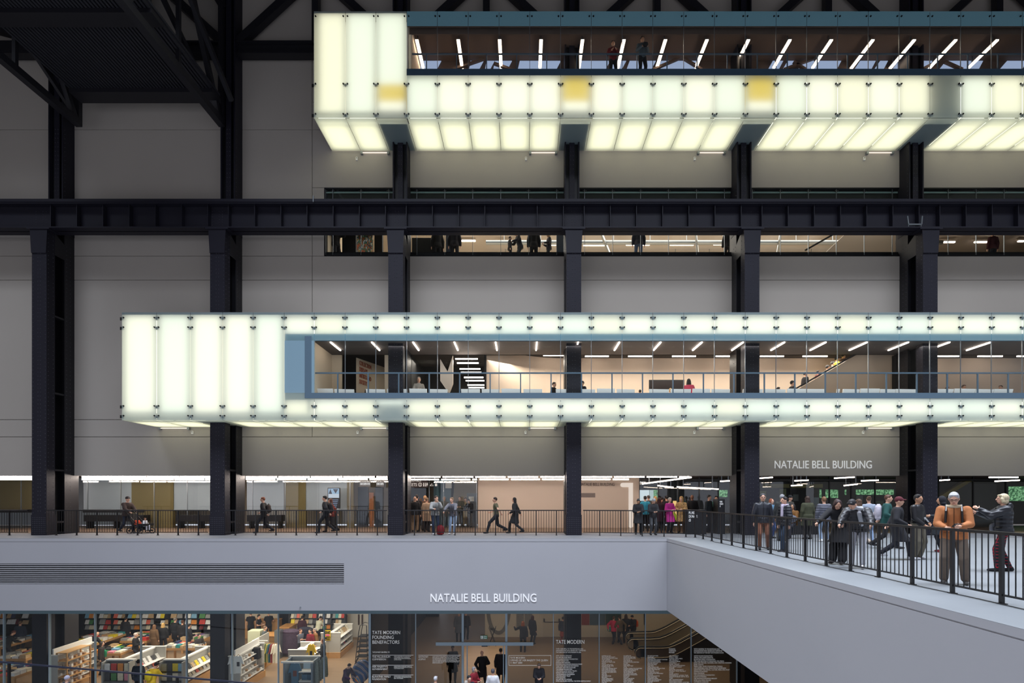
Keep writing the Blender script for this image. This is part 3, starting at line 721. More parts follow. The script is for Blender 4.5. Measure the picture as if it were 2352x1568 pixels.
m = MB(); m.box(SBX, XR, YW+.35, YW+.42, PZ(520, YW), SB1+.2); m.build('header_panel', mat('olive_header', (78,80,72), .5), sw)
for i, (a, b, y) in enumerate([(1056,1092,553),(1138,1187,557),(1258,1277,562),(1398,1453,537),(1340,1392,563),(1438,1492,562),(1500,1560,537),(1605,1660,537),(1539,1593,562),(1639,1660,561),(1750,1767,535),(1750,1792,560),(1839,1875,559),(2161,2193,556),(2238,2282,556),(2338,2352,554)]):
    yy = 29.2 if y > 550 else 27.6; z = PZ(y, yy)
    strip('lamps behind the slot window', 'horizontal strip lamp seen through the slot window, %s' % ordn(i+1), (PX(a, yy), yy, z), (PX(b, yy), yy, z), w=.12)
m = MB()
for i, (yy, z) in enumerate(((28.4, SB1-.55), (30.5, SB1-.3))):
    t = thing('ceiling_duct', 'grey round duct under the ceiling behind the slot window, %s' % ('front' if i == 0 else 'rear'), 'duct', (5, yy, z-.12)); 
    mm = MB(); mm.cyl((-2, yy, z), (23, yy, z), .12, 10); mm.build('pipe', M_alu, t)
    for q in range(12):
        mm = MB(); mm.box(-1+q*2-.015, -1+q*2+.015, yy-.01, yy+.01, z+.1, SB1+.1); mm.build('hanger', M_alu, t)
for i, q in enumerate((4, 9, 13.5, 21)):
    m = MB(); m.bar((q, 27, SB1-.5), (q+1.6, 31, SB1-.9), .1, .2); tag(m.build('ceiling_beam', M_alu), 'slanting grey service beam behind the slot window, %s from left' % ordn(i+1), 'beam', 'service beams')
yy = 24.95
m = MB(); m.box(PX(820, yy), PX(856, yy), yy, yy+.06, PZ(584, yy), PZ(500, yy))
pm = mat('abstract_paint', (90,84,70), .7); nt = pm.node_tree
n1 = nt.nodes.new('ShaderNodeTexNoise'); n1.inputs['Scale'].default_value = 5; n1.inputs['Detail'].default_value = 6
tc = nt.nodes.new('ShaderNodeTexCoord'); mp = nt.nodes.new('ShaderNodeMapping'); mp.inputs['Scale'].default_value = (2, 1, .7)
cr = nt.nodes.new('ShaderNodeValToRGB'); cr.color_ramp.interpolation = 'CONSTANT'
for p, c in ((0, (60,58,50)), (.42, (200,90,40)), (.47, (70,110,60)), (.52, (40,50,70)), (.57, (210,200,180)), (.62, (180,140,40))):
    e = cr.color_ramp.elements[0] if p == 0 else cr.color_ramp.elements.new(p); e.position = p; e.color = rgb(*c)
cr.color_ramp.elements[-1].position = .999
nt.links.new(tc.outputs['Object'], mp.inputs[0]); nt.links.new(mp.outputs[0], n1.inputs['Vector']); nt.links.new(n1.outputs['Fac'], cr.inputs[0]); nt.links.new(cr.outputs[0], nt.nodes['Principled BSDF'].inputs['Base Color'])
tag(m.build('abstract_painting', pm), 'colourful abstract painting behind the left end of the slot window', 'painting')
for i, (a, b, l, c) in enumerate([(786,817,'black display panel left of the painting behind the slot window', M_black2), (860,878,'dark panel right of the painting behind the slot window', M_black2), (946,1018,'wide black counter front behind the slot window', M_black2), (1024,1040,'blue panel beside the counter behind the slot window', M_navy), (1279,1296,'blue panel beside the centre column behind the slot window', M_navy)]):
    m = MB(); yy = 25.6; z1 = PZ(546, yy) if i == 2 else PZ(505, yy); m.box(PX(a, yy), PX(b, yy), yy, yy+.2, SB0, z1); tag(m.build('partition', c), l, 'panel')
ye = 26.0
t = flank('escalator', 'escalator flank seen through the slot window at the right', [(PX(1850, ye), SB0), (PX(2052, ye), SB0), (PX(2060, ye), PZ(505, ye)), (PX(1975, ye), PZ(505, ye))], ye, ye+.15, MATS['bronze_steel'])
m = MB(); m.bar((PX(1848, ye), ye-.05, PZ(576, ye)), (PX(1975, ye), ye-.05, PZ(504, ye)), .05, .08); m.build('handrail', M_black, t)

# ================================================================ CONCOURSE
CZT = CT+.16
m = MB(); m.box(XL, XR, YW+.4, 33, CZT, CZT+.1); struct('ceiling_concourse', m, M_brown)
# rows of ceiling strips
def ceil_row(lab, px0, px1, py, Y, L, w=.11, gap=.06, mm=None, h=.05):
    i = 0; x = PX(px0, Y); x1 = PX(px1, Y); z = PZ(py, Y)
    while x < x1-.2:
        e = min(x+L, x1); i += 1
        strip('concourse ceiling lamps', '%s, %s from its left end' % (lab, ordn(i)), (x, Y, z), (e-gap, Y, z), w=w, m_=mm or M_strip2, h=h, top=CZT); x = e+gap
ceil_row('lamp of the front ceiling row left of the leftmost column', -8, 78, 1095, 24.8, 1.5, .14, h=.085)
ceil_row('lamp of the front ceiling row over the pushchair', 190, 484, 1095, 24.8, 1.5, .14, h=.085)
ceil_row('lamp of the second ceiling row over the pushchair', 190, 484, 1100, 26.2, 1.5, .14, h=.085)
ceil_row('lamp of the second ceiling row left of the leftmost column', -8, 78, 1100, 26.2, 1.5, .14, h=.085)
ceil_row('lamp of the front ceiling row before the grey blinds', 566, 892, 1095.5, 24.8, 1.5, .12, h=.07)
ceil_row('lamp of the second ceiling row before the grey blinds', 566, 892, 1100, 26.2, 1.5, .12, h=.07)
ceil_row('lamp of the front ceiling row over the leaning men', 942, 1296, 1095, 24.8, 1.5, .08)
ceil_row('lamp of the second ceiling row before the beige wall', 1102, 1296, 1100.5, 25.9, 1.5, .07)
ceil_row('lamp of the second ceiling row over the leaning men', 942, 1098, 1101, 25.9, 1.5, .07)
ceil_row('lamp of the front ceiling row right of the centre column', 1336, 1585, 1095, 24.8, 1.5, .07)
ceil_row('lamp of the second ceiling row right of the centre column', 1336, 1447, 1100.5, 25.9, 1.5, .07)
for i, (a, ya, b, yb_) in enumerate([(1475,1111,1588,1096),(1654,1105,1676,1104),(1511,1115,1546,1119),(1555,1118,1650,1123),(1745,1098,1775,1096),(1825,1104,1857,1102.5),(1916,1098,1963,1095.5),(1978,1104,2018,1102.5),(2158,1103,2182,1101.5),(2272,1096,2338,1096),(2285,1105,2342,1102.5),(1817,1115,1843,1114),(1938,1115,1970,1111.5)]):
    y1 = 24.8+(ya-1095)*.13; y2 = 24.8+(yb_-1095)*.13
    strip('slanting lamps by the bridge entrance', 'slanting ceiling strip at the bridge entrance, %s of its kind' % ordn(i+1), (PX(a, y1), y1, PZ(ya, y1)), (PX(b, y2), y2, PZ(yb_, y2)), w=.07, top=CZT)
# back walls of the concourse
def wallseg(name, a, b, Y, m_, z1=None, z0=0, th=.12):
    m = MB(); m.box(PX(a, Y), PX(b, Y), Y, Y+th, z0, z1 or CZT); return struct(name, m, m_)
wallseg('wall_concourse', 1098, 1468, YK, M_beige)
wallseg('wall_foyer', -30, 300, 31.5, M_blind)
wallseg('wall_foyer_mid', 300, 1098, 32.5, M_beige2)
wallseg('wall_entrance', 1468, 2352+200, 32.5, mat('dark_glazing', (40,42,44), .4))
def panel(name, lab, cat, a, b, y0, y1, Y, m_, th=.05, grp=None):
    m = MB(); m.box(PX(a, Y), PX(b, Y), Y, Y+th, PZ(y1, Y), PZ(y0, Y)); return tag(m.build(name, m_), lab, cat, grp)
# glazed screen of the foyer, blinds and olive piers behind
for i, (a, b) in enumerate([(192, 302), (398, 484), (567, 652), (702, 797)]):
    Y = 28.7; m = MB(); m.box(PX(a, Y), PX(b, Y), Y, Y+.04, .95, CZT)
    tag(m.build('window_blind', M_blind), 'grey roller blind behind the concourse glass, %s from left' % ordn(i+1), 'blind', 'grey blinds')
for i, (a, b) in enumerate([(-30, 78), (302, 398), (655, 702), (797, 812)]):
    Y = 28.65; m = MB(); m.box(PX(a, Y), PX(b, Y), Y, Y+.2, 0 if i else .95, CZT)
    tag(m.build('olive_panel', M_olive), 'tall olive-brown panel behind the concourse glass, %s from left' % ordn(i+1), 'panel', 'olive panels')
t = thing('foyer_glazing', 'frameless glass screen between the concourse and the foyer', 'window', (PX(550, YK-.3), YK-.3, 0))
for a, b in ((-30,48),(48,150),(190,201),(201,277),(277,354),(354,430),(430,510),(566,580),(580,655),(655,729),(729,804),(804,880),(880,986),(986,1019),(1019,1095)):
    m = MB(); Y = YK-.3; m.box(PX(a, Y)+.01, PX(b, Y)-.01, Y, Y+.02, 0, CZT); m.build('pane', M_shopglass, t)
for q in (48,201,277,354,430,580,655,804,986,1019,1095):
    m = MB(); m.box(PX(q, Y)-.012, PX(q, Y)+.012, Y-.01, Y+.04, 0, CZT); m.build('joint', M_alu, t)
for i, (a, b) in enumerate([(192, 330), (404, 510), (567, 645)]):
    Y = 27.9
    t = thing('long_bench', 'long black slatted bench on the concourse, %s from left' % ordn(i+1), 'bench', (PX((a+b)/2, Y), Y, 0), 'concourse benches')
    m = MB(); m.box(PX(a, Y), PX(b, Y), Y, Y+.5, .38, .72); m.build('seat', M_black, t)
    for q in (a+6, (a+b)/2, b-6):
        m = MB(); m.box(PX(q, Y)-.05, PX(q, Y)+.05, Y+.05, Y+.45, 0, .38); m.build('leg', M_black, t)
    t2 = None
for i, (a, b) in enumerate([(-30, 78), (190, 330)]):
    Y = 28.15; m = MB(); m.box(PX(a, Y), PX(b, Y), Y, Y+.05, .85, 1.02); tag(m.build('dado_rail', M_black), 'black rail band along the foyer glass, %s' % ('left of the leftmost column' if i == 0 else 'behind the pushchair'), 'rail')
# screen, cinema doors and signs
Y = 27.6
t = thing('digital_screen', 'tall lit digital poster screen behind the man walking by the rail', 'screen', (PX(766.5, Y), Y, 0))
m = MB(); m.box(PX(752.5, Y), PX(780.5, Y), Y, Y+.08, PZ(1167, Y), PZ(1120, Y)); m.build('casing', M_black, t)
m = MB(); m.box(PX(754, Y), PX(779, Y), Y-.01, Y-.002, PZ(1143, Y), PZ(1121.5, Y)); pic = m.build('upper_picture', emis('screen_pic', (168,196,222), .8), t)
m = MB(); m.box(PX(754, Y), PX(779, Y), Y-.012, Y-.011, PZ(1143, Y), PZ(1134, Y)); m.build('caption_bar', emis('screen_cap', (196,208,220), .9), t)
m = MB(); m.prism([(PX(755, Y), PZ(1134, Y)), (PX(759, Y), PZ(1122, Y)), (PX(763, Y), PZ(1134, Y))], Y-.014, Y-.012); m.prism([(PX(765, Y), PZ(1123, Y)), (PX(777, Y), PZ(1123, Y)), (PX(771, Y), PZ(1133, Y))], Y-.014, Y-.012); m.build('picture_shapes', M_navy, t)['kind'] = 'stuff'
m = MB()
for q in range(5): m.box(PX(761+q%2, Y), PX(777-q, Y), Y-.01, Y-.002, PZ(1147+q*4+1.5, Y), PZ(1147+q*4, Y))
m.build('text_lines', emis('screen_txt', (150,170,200), .7), t)['kind'] = 'stuff'
m = MB(); m.box(PX(764, Y), PX(769, Y), Y, Y+.3, 0, PZ(1167, Y)); m.build('stand', M_black, t)
for i, (a, b, s_, sa, sb) in enumerate([(822, 846, 'STARR CINEMA FOYER', 826, 851), (862, 880, 'STARR CINEMA', 864, 882)]):
    Y = 29.5
    t = thing('cinema_door', 'dark blue double door under a lit sign, %s of two' % ('left' if i == 0 else 'right'), 'door', (PX((a+b)/2, Y), Y, 0), 'cinema doors')
    m = MB(); m.box(PX(a, Y), PX(b, Y), Y, Y+.06, 0, PZ(1118, Y)); m.build('leaf', M_navy, t)
    m = MB(); m.box(PX(b-1.2, Y), PX(b, Y), Y-.01, Y+.07, 0, PZ(1118, Y)); m.build('frame', M_black, t)
    Y = 27.2; t2 = thing('hanging_sign', 'black hanging sign with white letters over the %s cinema door' % ('left' if i == 0 else 'right'), 'sign', (PX((sa+sb)/2, Y), Y, PZ(1117.5, Y)))
    m = MB(); m.box(PX(sa, Y), PX(sb, Y), Y, Y+.06, PZ(1117.5, Y), PZ(1105, Y)); m.build('board', M_black, t2)
    for q in (sa+3, sb-3):
        m = MB(); m.box(PX(q, Y)-.01, PX(q, Y)+.01, Y+.02, Y+.04, PZ(1105, Y), CZT); m.build('hanger', M_black, t2)
    text_mesh('lettering', s_, emis('sign_white', (255,255,255), .9), t2, (PX(sa+1, Y), PX(sb-1, Y), PZ(1113.5, Y), PZ(1108, Y)), Y-.005, .01)
panel('standing_notice', 'orange and blue notice board between the cinema doors', 'board', 848, 858, 1131, 1215, 29.4, mat('notice_orange', (176,112,72), .7))
# galleries / tickets corner
Y = 27.3
t = thing('wayfinding_wall', 'dark brown wayfinding panel over the ticket entrance', 'sign', (PX(962, Y), Y, PZ(1119, Y)))
m = MB(); m.box(PX(935, Y), PX(983, Y), Y, Y+.08, PZ(1119, Y), PZ(1096, Y)); m.build('board', mat('dark_brown_board', (52,40,38), .7), t)
mt = emis('way_white', (235,225,215), .8)
text_mesh('lettering', 'GALLERIES', mt, t, (PX(925, Y)+.02, PX(967, Y), PZ(1105.5, Y), PZ(1099.5, Y)), Y-.005, .01)
text_mesh('lettering', 'TICKETS', mt, t, (PX(928, Y), PX(957.5, Y), PZ(1116, Y), PZ(1109, Y)), Y-.005, .01)
m = MB(); m.path([(PX(965, Y)+.09*math.cos(q*.5236), Y-.01, PZ(1112.5, Y)+.09*math.sin(q*.5236)) for q in range(13)], .012, 6); m.box(PX(965, Y)-.012, PX(965, Y)+.012, Y-.02, Y-.004, PZ(1115.5, Y), PZ(1110, Y)); m.build('information_symbol', mt, t)
for i, q in enumerate((973.5, 978, 981.5)):
    m = MB(); m.box(PX(q, Y)-.025, PX(q, Y)+.025, Y-.015, Y-.004, PZ(1116.5, Y)+(.05 if i == 2 else 0), PZ(1111, Y)); m.ell((PX(q, Y), Y-.01, PZ(1109.6, Y)), .025, .01, .03, 8, 5); m.build('person_symbol', mt, t)
Yg = 28.18
t = thing('glass_symbols', 'coat hanger and bag symbols on the glass beside the ticket entrance', 'sign', (PX(995, Yg), Yg, PZ(1116, Yg)))
m = MB(); m.path([(PX(987.5, Yg), Yg, PZ(1115, Yg)), (PX(992, Yg), Yg, PZ(1110.5, Yg)), (PX(996, Yg), Yg, PZ(1115, Yg)), (PX(987.5, Yg), Yg, PZ(1115, Yg))], .014, 5); m.build('hanger_symbol', mt, t)
m = MB(); m.box(PX(999, Yg), PX(1004, Yg), Yg, Yg+.01, PZ(1116, Yg), PZ(1111, Yg)); m.path([(PX(1000, Yg), Yg, PZ(1111, Yg)), (PX(1001.5, Yg), Yg, PZ(1108.5, Yg)), (PX(1003, Yg), Yg, PZ(1111, Yg))], .01, 5); m.build('bag_symbol', mt, t)
wallseg('wall_ticket', 935, 982, 31, M_black2)
panel('blue_wall_panel', 'blue-grey wall panel behind the ticket hall glass', 'panel', 996, 1036, 1100, 1215, 30.5, mat('blue_grey_panel', (92,116,130), .7))
panel('rounded_window', 'teal rounded window in the blue-grey panel', 'window', 1000, 1009, 1120, 1141, 30.4, mat('teal_pane', (70,110,120), .4))
hb = panel('hanging_sign_blank', 'white blank hanging sign beyond the ticket hall glass', 'sign', 1023, 1037, 1106, 1121, 29.5, M_white)
m = MB(); m.box(PX(1030, 29.5)-.01, PX(1030, 29.5)+.01, 29.51, 29.53, PZ(1106, 29.5), CZT); m.build('hanger', M_black, hb)
panel('grey_cabinet', 'grey cabinet with a framed notice behind the ticket hall glass', 'cabinet', 1072, 1096, 1132, 1215, 30, mat('grey_cab', (124,130,136), .6))
m = MB(); Y = 29.8; m.box(PX(1076.5, Y), PX(1088.5, Y), Y, Y+.03, PZ(1151, Y), PZ(1140, Y)); tag(m.build('framed_notice', M_white), 'small framed notice on the grey cabinet', 'notice')
m = MB(); Y = 31; m.add([(PX(1028,Y),Y,0),(PX(1034,Y),Y,0),(PX(1044,Y),Y,CZT),(PX(1034,Y),Y,CZT),(PX(1028,Y),Y+.2,0),(PX(1034,Y),Y+.2,0),(PX(1044,Y),Y+.2,CZT),(PX(1034,Y),Y+.2,CZT)], [(0,1,2,3),(7,6,5,4),(3,2,6,7),(1,5,6,2),(0,3,7,4)])
tag(m.build('leaning_column', M_black2), 'black leaning strut behind the ticket hall glass', 'column')
# beige wall sign, plaque and numeral
text_mesh('wall_lettering', 'NATALIE BELL BUILDING', mat('grey_lettering', (92,80,72), .7), None, (PX(1331, YK), PX(1411.5, YK), PZ(1115.5, YK), PZ(1108.5, YK)), YK, .02, label='dark letters NATALIE BELL BUILDING on the beige concourse wall', cat='lettering')
m = MB(); m.box(PX(1325, YK), PX(1367, YK), YK-.03, YK, PZ(1142, YK), PZ(1132, YK)); tag(m.build('wall_plaque', mat('plaque_grey', (120,106,98), .5, noise=.2, nscale=30)), 'grey rectangular plaque on the beige concourse wall', 'plaque')
def arc(cx, cz, r, a0, a1, n=6): return [(cx+r*math.cos(R(a0+(a1-a0)*i/n)), cz+r*math.sin(R(a0+(a1-a0)*i/n))) for i in range(n+1)]
Y = YK-.06; sx_ = lambda p: PX(p, Y)
x0, x1, z1, z0 = sx_(1425), sx_(1454), PZ(1108.5, Y), PZ(1212, Y); th = .235
poly = arc(x0+th/2, z1-th/2, th/2, 90, 270)+[(x1-th, z1-th)]+arc(x1-th/2, z0+th/2, th/2, 180, 360)+[(x1, z1)]
m = MB(); m.prism(poly, Y, Y+.05); tag(m.build('numeral_one', emis('numeral_glow', (240,225,212), .85)), 'tall glowing white numeral 1 on the beige concourse wall', 'sign')
# entrance glazing, daylight, donation boxes
Yg = 29
WV = 32.45
def dl(name, col, s): return emis(name, col, s)
panel('window_view', 'bright daylight window with a pale building outside, beside the beige wall', 'window', 1470, 1491, 1125, 1150, WV, dl('day_white', (214,228,236), 1.0))
panel('window_view', 'daylight window showing grey facade right of the pale one', 'window', 1492, 1501, 1125, 1150, WV, dl('day_grey', (186,204,208), .9))
leafm = emis('day_leaves', (70,150,80), 1.0); nt = leafm.node_tree; e = [x for x in nt.nodes if x.type == 'EMISSION'][0]
vn = nt.nodes.new('ShaderNodeTexNoise'); vn.inputs['Scale'].default_value = 9; vn.inputs['Detail'].default_value = 4; tcn = nt.nodes.new('ShaderNodeTexCoord'); crn = nt.nodes.new('ShaderNodeValToRGB')
crn.color_ramp.elements[0].position = .4; crn.color_ramp.elements[0].color = rgb(40,84,56); crn.color_ramp.elements[1].position = .65; crn.color_ramp.elements[1].color = rgb(140,196,146)
nt.links.new(tcn.outputs['Object'], vn.inputs['Vector']); nt.links.new(vn.outputs['Fac'], crn.inputs[0]); nt.links.new(crn.outputs[0], e.inputs[0])
for i, (a, b, y0, y1) in enumerate([(1501,1511,1125,1150),(1650,1671,1125,1141),(1883,1887,1124,1143),(1897,1925,1124,1143),(1941,1944,1124,1136),(1967,2053,1124,1136),(2318,2375,1117,1150)]):
    panel('window_view', 'window with green leaves outside, %s from left along the entrance' % ordn(i+1), 'window', a, b, y0, y1, WV, leafm, grp='leafy windows')
t = thing('entrance_glazing', 'tall dark-framed glass screen at the bridge entrance', 'window', (PX(1900, Yg), Yg, 0))
edges = [1470, 1512, 1557, 1606, 1650, 1680]; edges2 = [1745, 1816, 1905, 1955, 2010, 2075, 2156, 2235, 2310, 2400]
for ed in (edges, edges2):
    for a, b in zip(ed, ed[1:]):
        m = MB(); m.box(PX(a, Yg), PX(b, Yg), Yg, Yg+.02, 0, CZT-.25); m.build('pane', M_shopglass, t)
        m = MB(); m.box(PX(b, Yg)-.03, PX(b, Yg)+.03, Yg-.03, Yg+.05, 0, CZT); m.build('mullion', M_black, t)
m = MB(); m.box(PX(1470, Yg), PX(2400, Yg), Yg-.04, Yg+.06, CZT-.25, CZT-.15); m.build('transom', M_black, t)
hb = panel('header_board', 'pale olive canopy board inside the entrance glass', 'canopy', 1752, 1890, 1111, 1120, 30.2, mat('olive_pale', (150,146,104), .8))
for q in (1760, 1820, 1882):
    m = MB(); m.box(PX(q, 30.2)-.01, PX(q, 30.2)+.01, 30.21, 30.23, PZ(1111, 30.2), CZT); m.build('hanger', M_black, hb)
for i, (a, b, y0, y1, c) in enumerate([(1746,1760,1127,1150,(150,158,110)),(1791,1806,1122,1148,(130,140,104)),(1870,1881,1142,1165,(150,170,180)),(1822,1834,1135,1150,(110,120,120)),(1968,1982,1138,1158,(120,126,128)),(2010,2030,1150,1166,(90,110,90))]):
    panel('wall_poster', 'small framed poster behind the entrance glass, %s from left' % ordn(i+1), 'poster', a, b, y0, y1, 31, mat('poster%d' % i, c, .6), grp='posters behind the entrance glass')
m = MB(); Y = 29.8; m.box(PX(1752, Y), PX(2050, Y), Y, Y+.7, 0, .75); tag(m.build('service_counter', M_olive), 'long low olive counter behind the entrance glass', 'counter')
m = MB(); Y = 29.5; m.prism([(PX(2140, Y), PZ(1150, Y)), (PX(2225, Y), PZ(1100, Y)), (PX(2240, Y), PZ(1100, Y)), (PX(2150, Y), PZ(1155, Y))], Y, Y+.3); tag(m.build('stair_stringer', mat('yellow_metal', (140,124,60), .4)), 'yellowish slanting stair edge behind the rightmost column', 'stair')
m = MB(); m.prism([(PX(2158, Y), PZ(1215, Y)), (PX(2300, Y), PZ(1215, Y)), (PX(2300, Y), PZ(1110, Y)), (PX(2230, Y), PZ(1110, Y)), (PX(2158, Y), PZ(1148, Y))], Y+.3, Y+.4); tag(m.build('stair_flank', mat('stair_grey', (66,68,70), .5)), 'grey stair flank behind the blonde photographer', 'stair')
for i, (a, b, y0, y1, Y, s_) in enumerate([(1578, 1622, 1170, 1215, 23.4, 'PLEASE\nDONATE\n£5'), (1649, 1665, 1146, 1213, 23.6, 'PLEASE\nDONATE\n£5')]):
    t = thing('donation_box', 'black donation box reading PLEASE DONATE £5, %s' % ('wide and low before the queue' if i == 0 else 'tall and narrow by the column'), 'box', (PX((a+b)/2, Y), Y, 0), None)
    m = MB(); m.box(PX(a, Y), PX(b, Y), Y, Y+.6, 0, PZ(y0, Y)); m.build('body', M_black, t)
    text_mesh('lettering', s_, M_text, t, (PX(a+4, Y), PX(b-(20 if i == 0 else 4), Y), PZ(y0+(27 if i == 0 else 18), Y), PZ(y0+4, Y)), Y-.004, .008)
Y = 23.3; t = thing('rope_barrier_case', 'dark low display case on the bridge behind the puffer jackets', 'case', (PX(1850, Y), Y, 0)); m = MB(); m.box(PX(1815, Y), PX(1880, Y), Y, Y+.6, 0, .55); m.build('body', M_black, t)
Y = 26; t = thing('display_table', 'lit shop table with cards behind the queue', 'table', (PX(1560, Y), Y, 0)); m = MB(); m.box(PX(1543, Y), PX(1580, Y), Y, Y+.6, .75, .8); m.build('table_top', M_wood, t)
for q in (1545, 1578):
    m = MB(); m.box(PX(q, Y)-.03, PX(q, Y)+.03, Y+.1, Y+.5, 0, .75); m.build('leg', M_black, t)
m = MB(); m.box(PX(1546, Y), PX(1554, Y), Y, Y+.03, .8, 1.5); tag(m.build('lit_poster', emis('lit_poster', (240,200,130), .9)), 'glowing warm poster between the magenta and leopard coats', 'poster')

# ================================================================ RAILINGS
def balustrade(lab, pts, pitch, posts=None, off=0, hw=.03, pr=.022, nb=8, start=None):
    """pts: polyline in plan; posts every pitch metres, nb gaps between posts"""
    P = [Vector((p[0], p[1], 0)) for p in pts]
    seg = []; tot = 0
    for a, b in zip(P, P[1:]): seg.append((tot, a, b)); tot += (b-a).length
    def at(d):
        for s0, a, b in reversed(seg):
            if d >= s0-1e-6: return a+(b-a).normalized()*(d-s0), math.atan2((b-a).y, (b-a).x)
        return P[0], 0
    t = thing('balustrade', lab, 'railing', (P[0]+P[-1])/2); o = t.location
    m = MB(); m.path([p+Vector((0,0,1.10)) for p in P], .03, 8) if 0 else None
    for a, b in zip(P, P[1:]): m.bar(a+Vector((0,0,1.10)), b+Vector((0,0,1.10)), .075, .045)
    m.build('handrail', M_black, t)
    m = MB()
    for a, b in zip(P, P[1:]): m.bar(a+Vector((0,0,.14)), b+Vector((0,0,.14)), .03, .03)
    m.build('bottom_rail', M_black, t)
    ps = None; bs = None; d = off; nbal = 0; rest = MB()
    k = -int(off/(pitch/nb))
    while True:
        dd = off+k*pitch/nb
        if dd > tot+1e-4: break
        if dd >= -1e-6:
            p, ang = at(max(0, dd))
            if k % nb == 0:
                if ps is None:
                    mm = MB(); mm.box(-pr, pr, -pr, pr, 0, 1.08); mm.box(-pr*2, pr*2, -pr*2, pr*2, 0, .012); ps = mm.build('post', M_black, t, world=False); q = ps
                else: q = inst(ps, t, (0,0,0))
            else:
                nbal += 1
                if nbal > 98: rest.cyl((p.x, p.y, .14), (p.x, p.y, 1.08), .0095, 6); q = None
                elif bs is None:
                    mm = MB(); mm.cyl((0,0,.14), (0,0,1.08), .0095, 6); bs = mm.build('baluster', M_black, t, world=False); q = bs
                else: q = inst(bs, t, (0,0,0))
            if q is not None: q.location = (p.x-o.x, p.y-o.y, 0); q.rotation_euler = (0,0,ang)
        k += 1
    if rest.v: rest.build('balusters', M_black, t)['kind'] = 'stuff'
    return t
yr_ = 22.78
labs = ['black railing in front of the pushchair', 'black railing between the second and third columns', 'black railing the two men lean on']
balustrade('black railing left of the leftmost column', [(-24.6, yr_), (CX[0]-.4, yr_)], .892, off=1.15)
for k in range(3):
    balustrade(labs[k] if k < 2 else 'black railing under the leaning men and the walking couple', [(CX[k]+.4, yr_), (CX[k+1]-.36, yr_)], .892, off=.45)
balustrade('black railing curving from the centre column to the bridge corner', [(CX[3]+.4, yr_), (6.75, 21.95), (7.1, 21.7)], .905, off=.72)
Ya, Yb = 21.6, 4.5
balustrade('long black railing along the edge of the bridge', [(bridge_rail(Ya), Ya), (bridge_rail(Yb), Yb)], .9025, off=0, pr=.026)
# cable lying along the foot of the bridge railing
pts = []
for i in range(130):
    y = 19.5-i*.11; pts.append((bridge_rail(y)-.06+.05*math.sin(y*1.9)*math.sin(y*.7), y, .012))
m = MB(); m.path(pts, .008, 5); tag(m.build('power_cable', M_black), 'thin black cable lying along the foot of the bridge railing', 'cable')
m = MB(); m.cyl((PX(690, YF), YF-.04, PZ(1394, YF)), (PX(690, YF), YF, PZ(1394, YF)), .03, 8); tag(m.build('fascia_hook', M_alu), 'tiny metal hook on the lower fascia edge above the shop', 'hook')
# ================================================================ LOWER LEVEL: glass front, shop, foyer
m = MB(); m.box(XL, PX(1114, 32.4), YG+.2, 42, ZL-.3, ZL-.005); struct('floor_foyer', m, M_wfloor)
YBK = 32.4
m = MB(); m.box(XL, PX(500, 33), 33, 33.2, ZL, FB); struct('wall_shop', m, M_black2)
m = MB(); m.box(PX(500, 33), PX(640, 33), 33, 33.2, ZL, FB); m.box(PX(790, 32.5), PX(846, 32.5), 32.5, 32.7, ZL, FB); struct('wall_shop_white', m, M_beige2)
m = MB(); m.box(PX(640, 33), PX(795, 33), 33, 33.2, ZL, FB); struct('wall_shop_rear', m, M_black2)
m = MB(); m.box(PX(1114, YBK), PX(1345, YBK)+14, YBK, YBK+.2, ZL, FB); struct('wall_foyer_white', m, M_beige2)
m = MB(); m.box(PX(846, 32.5), PX(1008, 38), 38, 38.2, ZL, FB); m.box(PX(846, 24), PX(846, 24)+.1, 24, 38, ZL, FB); m.box(PX(1008, 38), 2, 41.8, 42, ZL, FB); m.box(PX(846,30), PX(895, 30), 30, 30.1, ZL, FB); struct('wall_foyer_dark', m, mat('foyer_dark', (58,52,48), .8))
# glazed front
zt_ = PZ(1408, YG)
t = thing('shop_glazing', 'long frameless glass shopfront below the grey fascia', 'window', (0, YG, ZL))
mull = [9.4, 114, 218.5, 323.7, 428.8, 533.7, 639.3, 744.6, 849.7, 955, 1063, 1163, 1271, 1376, 1482, 1587, 1692, 1797, 1902]
mull = [-96]+mull
m = MB(); m.box(PX(-96, YG), PX(1902, YG), YG-.02, YG+.06, zt_-.02, zt_+.14); m.build('head_rail', mat('glass_rail', (110,136,142), .45), t)
m = MB(); m.box(PX(-96, YG), PX(1902, YG), YG-.02, YG+.06, zt_+.14, FB); m.build('head_cover', M_black, t)
for i, (a, b) in enumerate(zip(mull, mull[1:])):
    A, B = PX(a, YG), PX(b, YG)
    if a == 1063:
        m = MB(); m.box(A, B, YG, YG+.02, PZ(1480, YG), zt_); m.build('pane', M_foyerglass, t); 
    else:
        m = MB(); m.box(A+.01, B-.01, YG, YG+.02, ZL, zt_); m.build('pane', M_foyerglass if a > 800 else M_shopglass, t)
    wq = .045 if b in (849.7, 1063, 1163) else .016
    m = MB(); m.box(B-wq, B+wq, YG-.04, YG+.06, ZL, zt_); m.build('mullion', mat('mullion_grey', (150,168,178), .45), t)
Y = YG-.1
t = thing('door_header', 'grey metal sliding door header bar over the foyer entrance', 'door', (PX(1113, Y), Y, PZ(1482, Y)))
m = MB(); m.box(PX(1001, Y), PX(1225, Y), Y-.03, Y+.05, PZ(1482, Y), PZ(1474.5, Y)); m.build('track', MATS['mullion_grey'], t)
for q in (1072, 1156):
    m = MB(); m.box(PX(q, Y)-.02, PX(q, Y)+.02, Y+.16, Y+.2, ZL, PZ(1482, Y)); m.build('door_edge', MATS['mullion_grey'], t)
